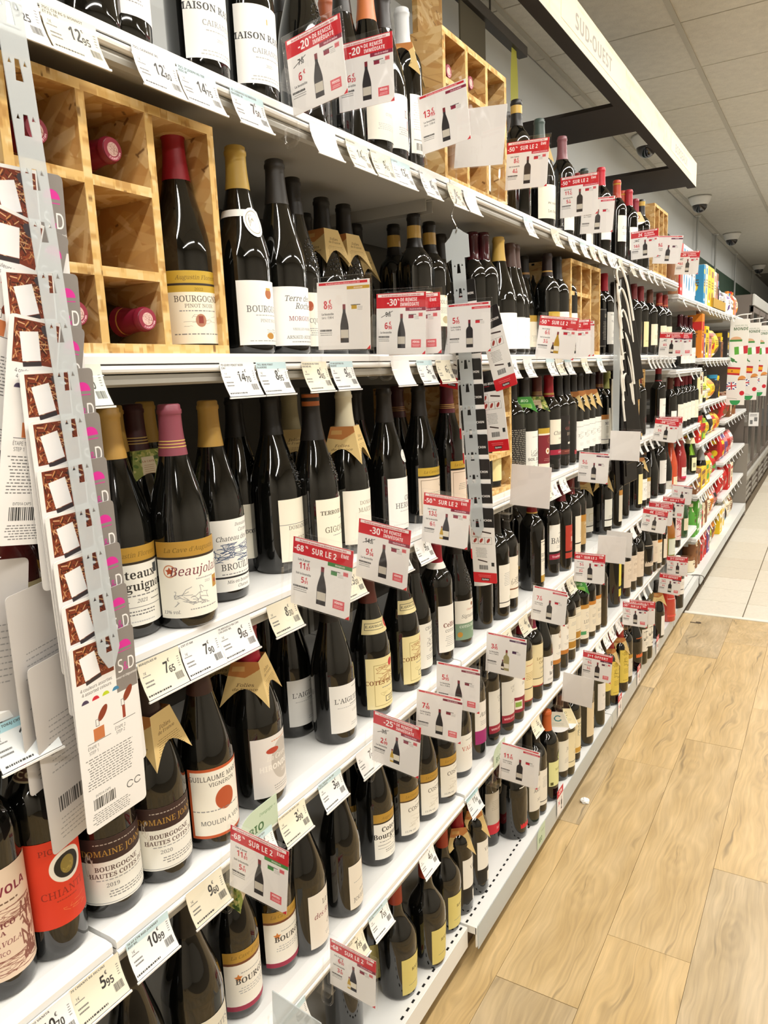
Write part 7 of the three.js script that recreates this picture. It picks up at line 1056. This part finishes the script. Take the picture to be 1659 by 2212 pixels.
// ---------- hanging SAVEURS DU MONDE boards ----------
{ const c = cell(200, 960, (g, w, h) => {
  g.fillStyle = '#eeece6'; g.fillRect(-1, -1, w + 2, h + 2); say(g, 'SAVEURS DU', w * 0.58, h * 0.075, h * 0.026, '#8d9a88', 's', 'center', 0.95); say(g, 'MONDE', w * 0.58, h * 0.112, h * 0.046, '#2f5a2a', 'S', 'center', 0.95);
  g.fillStyle = '#e0b08c'; g.beginPath(); g.ellipse(w * 0.35, h * 0.235, w * 0.3, h * 0.035, 0, Math.PI, 0); g.fill(); g.fillStyle = '#3a8a3a'; g.fillRect(w * 0.02, h * 0.235, w * 0.66, h * 0.022);
  g.save(); g.translate(w * 0.6, h * 0.36); g.rotate(-0.1); g.fillStyle = '#5aaa3a'; g.fillRect(-60, -44, 48, 86); g.fillStyle = '#fff'; g.fillRect(-12, -44, 48, 86); g.fillStyle = '#c8283a'; g.fillRect(36, -44, 48, 86); g.restore();
  g.save(); g.translate(w * 0.22, h * 0.47); g.rotate(0.5); g.fillStyle = '#3a7a3a'; g.fillRect(-60, -18, 84, 36); g.fillRect(24, -7, 34, 14); g.restore();
  g.save(); g.translate(w * 0.32, h * 0.6); g.rotate(0.08); g.fillStyle = '#c41f2a'; g.fillRect(-70, -44, 140, 88); g.fillStyle = '#f0a81e'; g.fillRect(-70, -22, 140, 44); g.restore(); g.fillStyle = '#a8641e'; g.beginPath(); g.arc(w * 0.24, h * 0.6, 10, 0, 7); g.fill();
  g.fillStyle = '#e0954a'; g.beginPath(); g.ellipse(w * 0.8, h * 0.7, w * 0.22, h * 0.045, -0.3, Math.PI, 0); g.fill(); g.fillStyle = '#8a4a24'; g.fillRect(w * 0.58, h * 0.698, w * 0.4, h * 0.008);
  g.save(); g.translate(w * 0.26, h * 0.775); g.rotate(-0.08); g.fillStyle = '#2a3a80'; g.fillRect(-52, -42, 104, 84); g.strokeStyle = '#fff'; g.lineWidth = 16; g.beginPath(); g.moveTo(-52, -42); g.lineTo(52, 42); g.moveTo(52, -42); g.lineTo(-52, 42); g.stroke(); g.lineWidth = 26; g.beginPath(); g.moveTo(0, -42); g.lineTo(0, 42); g.moveTo(-52, 0); g.lineTo(52, 0); g.stroke(); g.strokeStyle = '#c8202f'; g.lineWidth = 14; g.beginPath(); g.moveTo(0, -42); g.lineTo(0, 42); g.moveTo(-52, 0); g.lineTo(52, 0); g.stroke(); g.restore();
  g.fillStyle = '#d0202f'; g.beginPath(); g.arc(w * 0.84, h * 0.86, 26, 0, 7); g.fill(); g.fillStyle = '#2f9a52'; g.beginPath(); g.arc(w * 0.5, h * 0.945, 56, 0, Math.PI); g.fill(); g.strokeStyle = '#4a5a4a'; g.lineWidth = 3; g.beginPath(); g.moveTo(0, h * 0.915); g.lineTo(w * 0.6, h * 0.93); g.stroke();
});
  const gP = toCell(rbx(0.135, 0.66, 0.004, 0.001, 0, -0.33, 0), c);
  [[-6.5, 'nearest'], [-7.3, 'second'], [-8.05, 'farthest']].forEach(([z, w], i) => { const t = thing('world_food_board', `tall white board of flags and dishes lettered SAVEURS DU MONDE, ${w} of three`, 'sign', [-0.664 + i * 0.02, 1.81, z]); part('board', gP, c.mat, t); t.rotation.z = -0.02; const b = thing('sign_bracket', `white wire bracket carrying the ${w} flag board`, 'bracket', [-0.664 + i * 0.02, 1.84, z]); part('wire', [tube([[-0.1, 0.0, 0], [-0.09, -0.02, 0], [0, 0, 0], [0.08, 0.004, 0]], 0.005, 14, 6), tube([[-0.05, 0, 0], [-0.05, -0.03, 0]], 0.003, 4, 5), tube([[0.05, 0, 0], [0.05, -0.03, 0]], 0.003, 4, 5)], WHITE_PLASTIC, b); });
  const n = cell(90, 80, (g, w, h) => { g.fillStyle = '#f1f0ee'; g.fillRect(-1, -1, w + 2, h + 2); g.fillStyle = '#6d675f'; g.fillRect(0, 0, w * 0.42, h); micro(g, w * 0.2, h * 0.2, w * 0.3, 5, 9, '#ddd', 3); micro(g, w * 0.7, h * 0.12, w * 0.46, 2, 8, '#444', 3); g.fillStyle = '#777'; g.fillRect(w * 0.5, h * 0.55, 14, 24); g.fillRect(w * 0.74, h * 0.34, 16, 24); });
  const t = thing('notice', 'small grey and white pictogram notice on the fridge door edge', 'sign', [-0.69, 0.93, -7.98]); part('print', toCell(rbx(0.15, 0.13, 0.003, 0.001), n), n.mat, t); }
// ---------- glass door fridges ----------
const FR_STEEL = std(0x9d9a95, 0.45), FR_TEAL = std(0x2f5255, 0.5), FR_DARK = std(0x6a6058, 0.55);
for (let k = 0; k < 4; k++) {
  const z0 = -7.96 - k * 1.5, t = thing('fridge', `glass-door display fridge with grey slatted front, ${['nearest', 'second', 'third', 'farthest'][k]} of four`, 'fridge', [-0.72, 0, z0]);
  part('cabinet', [span(-0.6, -0.57, 0.1, 2.1, -1.49, 0), span(-0.57, -0.02, 0.1, 2.0, -0.02, 0), span(-0.57, -0.02, 0.1, 2.0, -1.49, -1.47), span(-0.6, 0, 2.0, 2.1, -1.49, 0)], k ? FR_STEEL : FR_DARK, t);
  part('liner', span(-0.568, -0.56, 0.4, 1.99, -1.465, -0.025), FR_TEAL, t); for (const y of [0.42, 0.9, 1.4]) part('inner_shelf', span(-0.55, -0.08, y, y + 0.02, -1.465, -0.025), mat(0xcdd5d2, 0.5), t);
  part('fascia', rbx(0.02, 0.105, 1.485, 0.006, 0.012, 2.05, -0.745), mat(0xb9b8b2, 0.4), t);
  for (const [a, b] of [[-0.03, -0.73], [-0.76, -1.46]]) { const d = part('door', [span(-0.012, 0.012, 0.4, 0.45, b, a), span(-0.012, 0.012, 1.94, 1.99, b, a), span(-0.012, 0.014, 0.4, 1.99, a - 0.05, a), span(-0.012, 0.014, 0.4, 1.99, b, b + 0.05)], FR_DARK, t); part('glass', span(-0.003, 0.003, 0.45, 1.94, b + 0.05, a - 0.05), CLEAR, d); part('handle', rbx(0.02, 0.5, 0.02, 0.006, 0.028, 1.2, b + 0.03), CHROME, d); }
  part('bumper', rbx(0.05, 0.07, 1.48, 0.02, 0.012, 0.36, -0.745), mat(0xa7a39a, 0.4), t); part('lower_front', span(-0.56, -0.012, 0.05, 0.32, -1.485, -0.005), mat(0xc2bcb0, 0.5), t);
  for (let i = 0; i < 4; i++) part('slat', rbx(0.014, 0.02, 1.47, 0.005, 0.002, 0.1 + i * 0.062, -0.745), mat(0x8d877d, 0.5), t); for (const z of [-0.01, -0.74]) part('slat_post', span(-0.01, 0.014, 0.07, 0.33, z - 0.012, z), FR_DARK, t);
  part('kick', span(-0.56, -0.03, 0, 0.05, -1.48, -0.01), mat(0x5d5348, 0.7), t);
}
renderer.render(scene, camera);
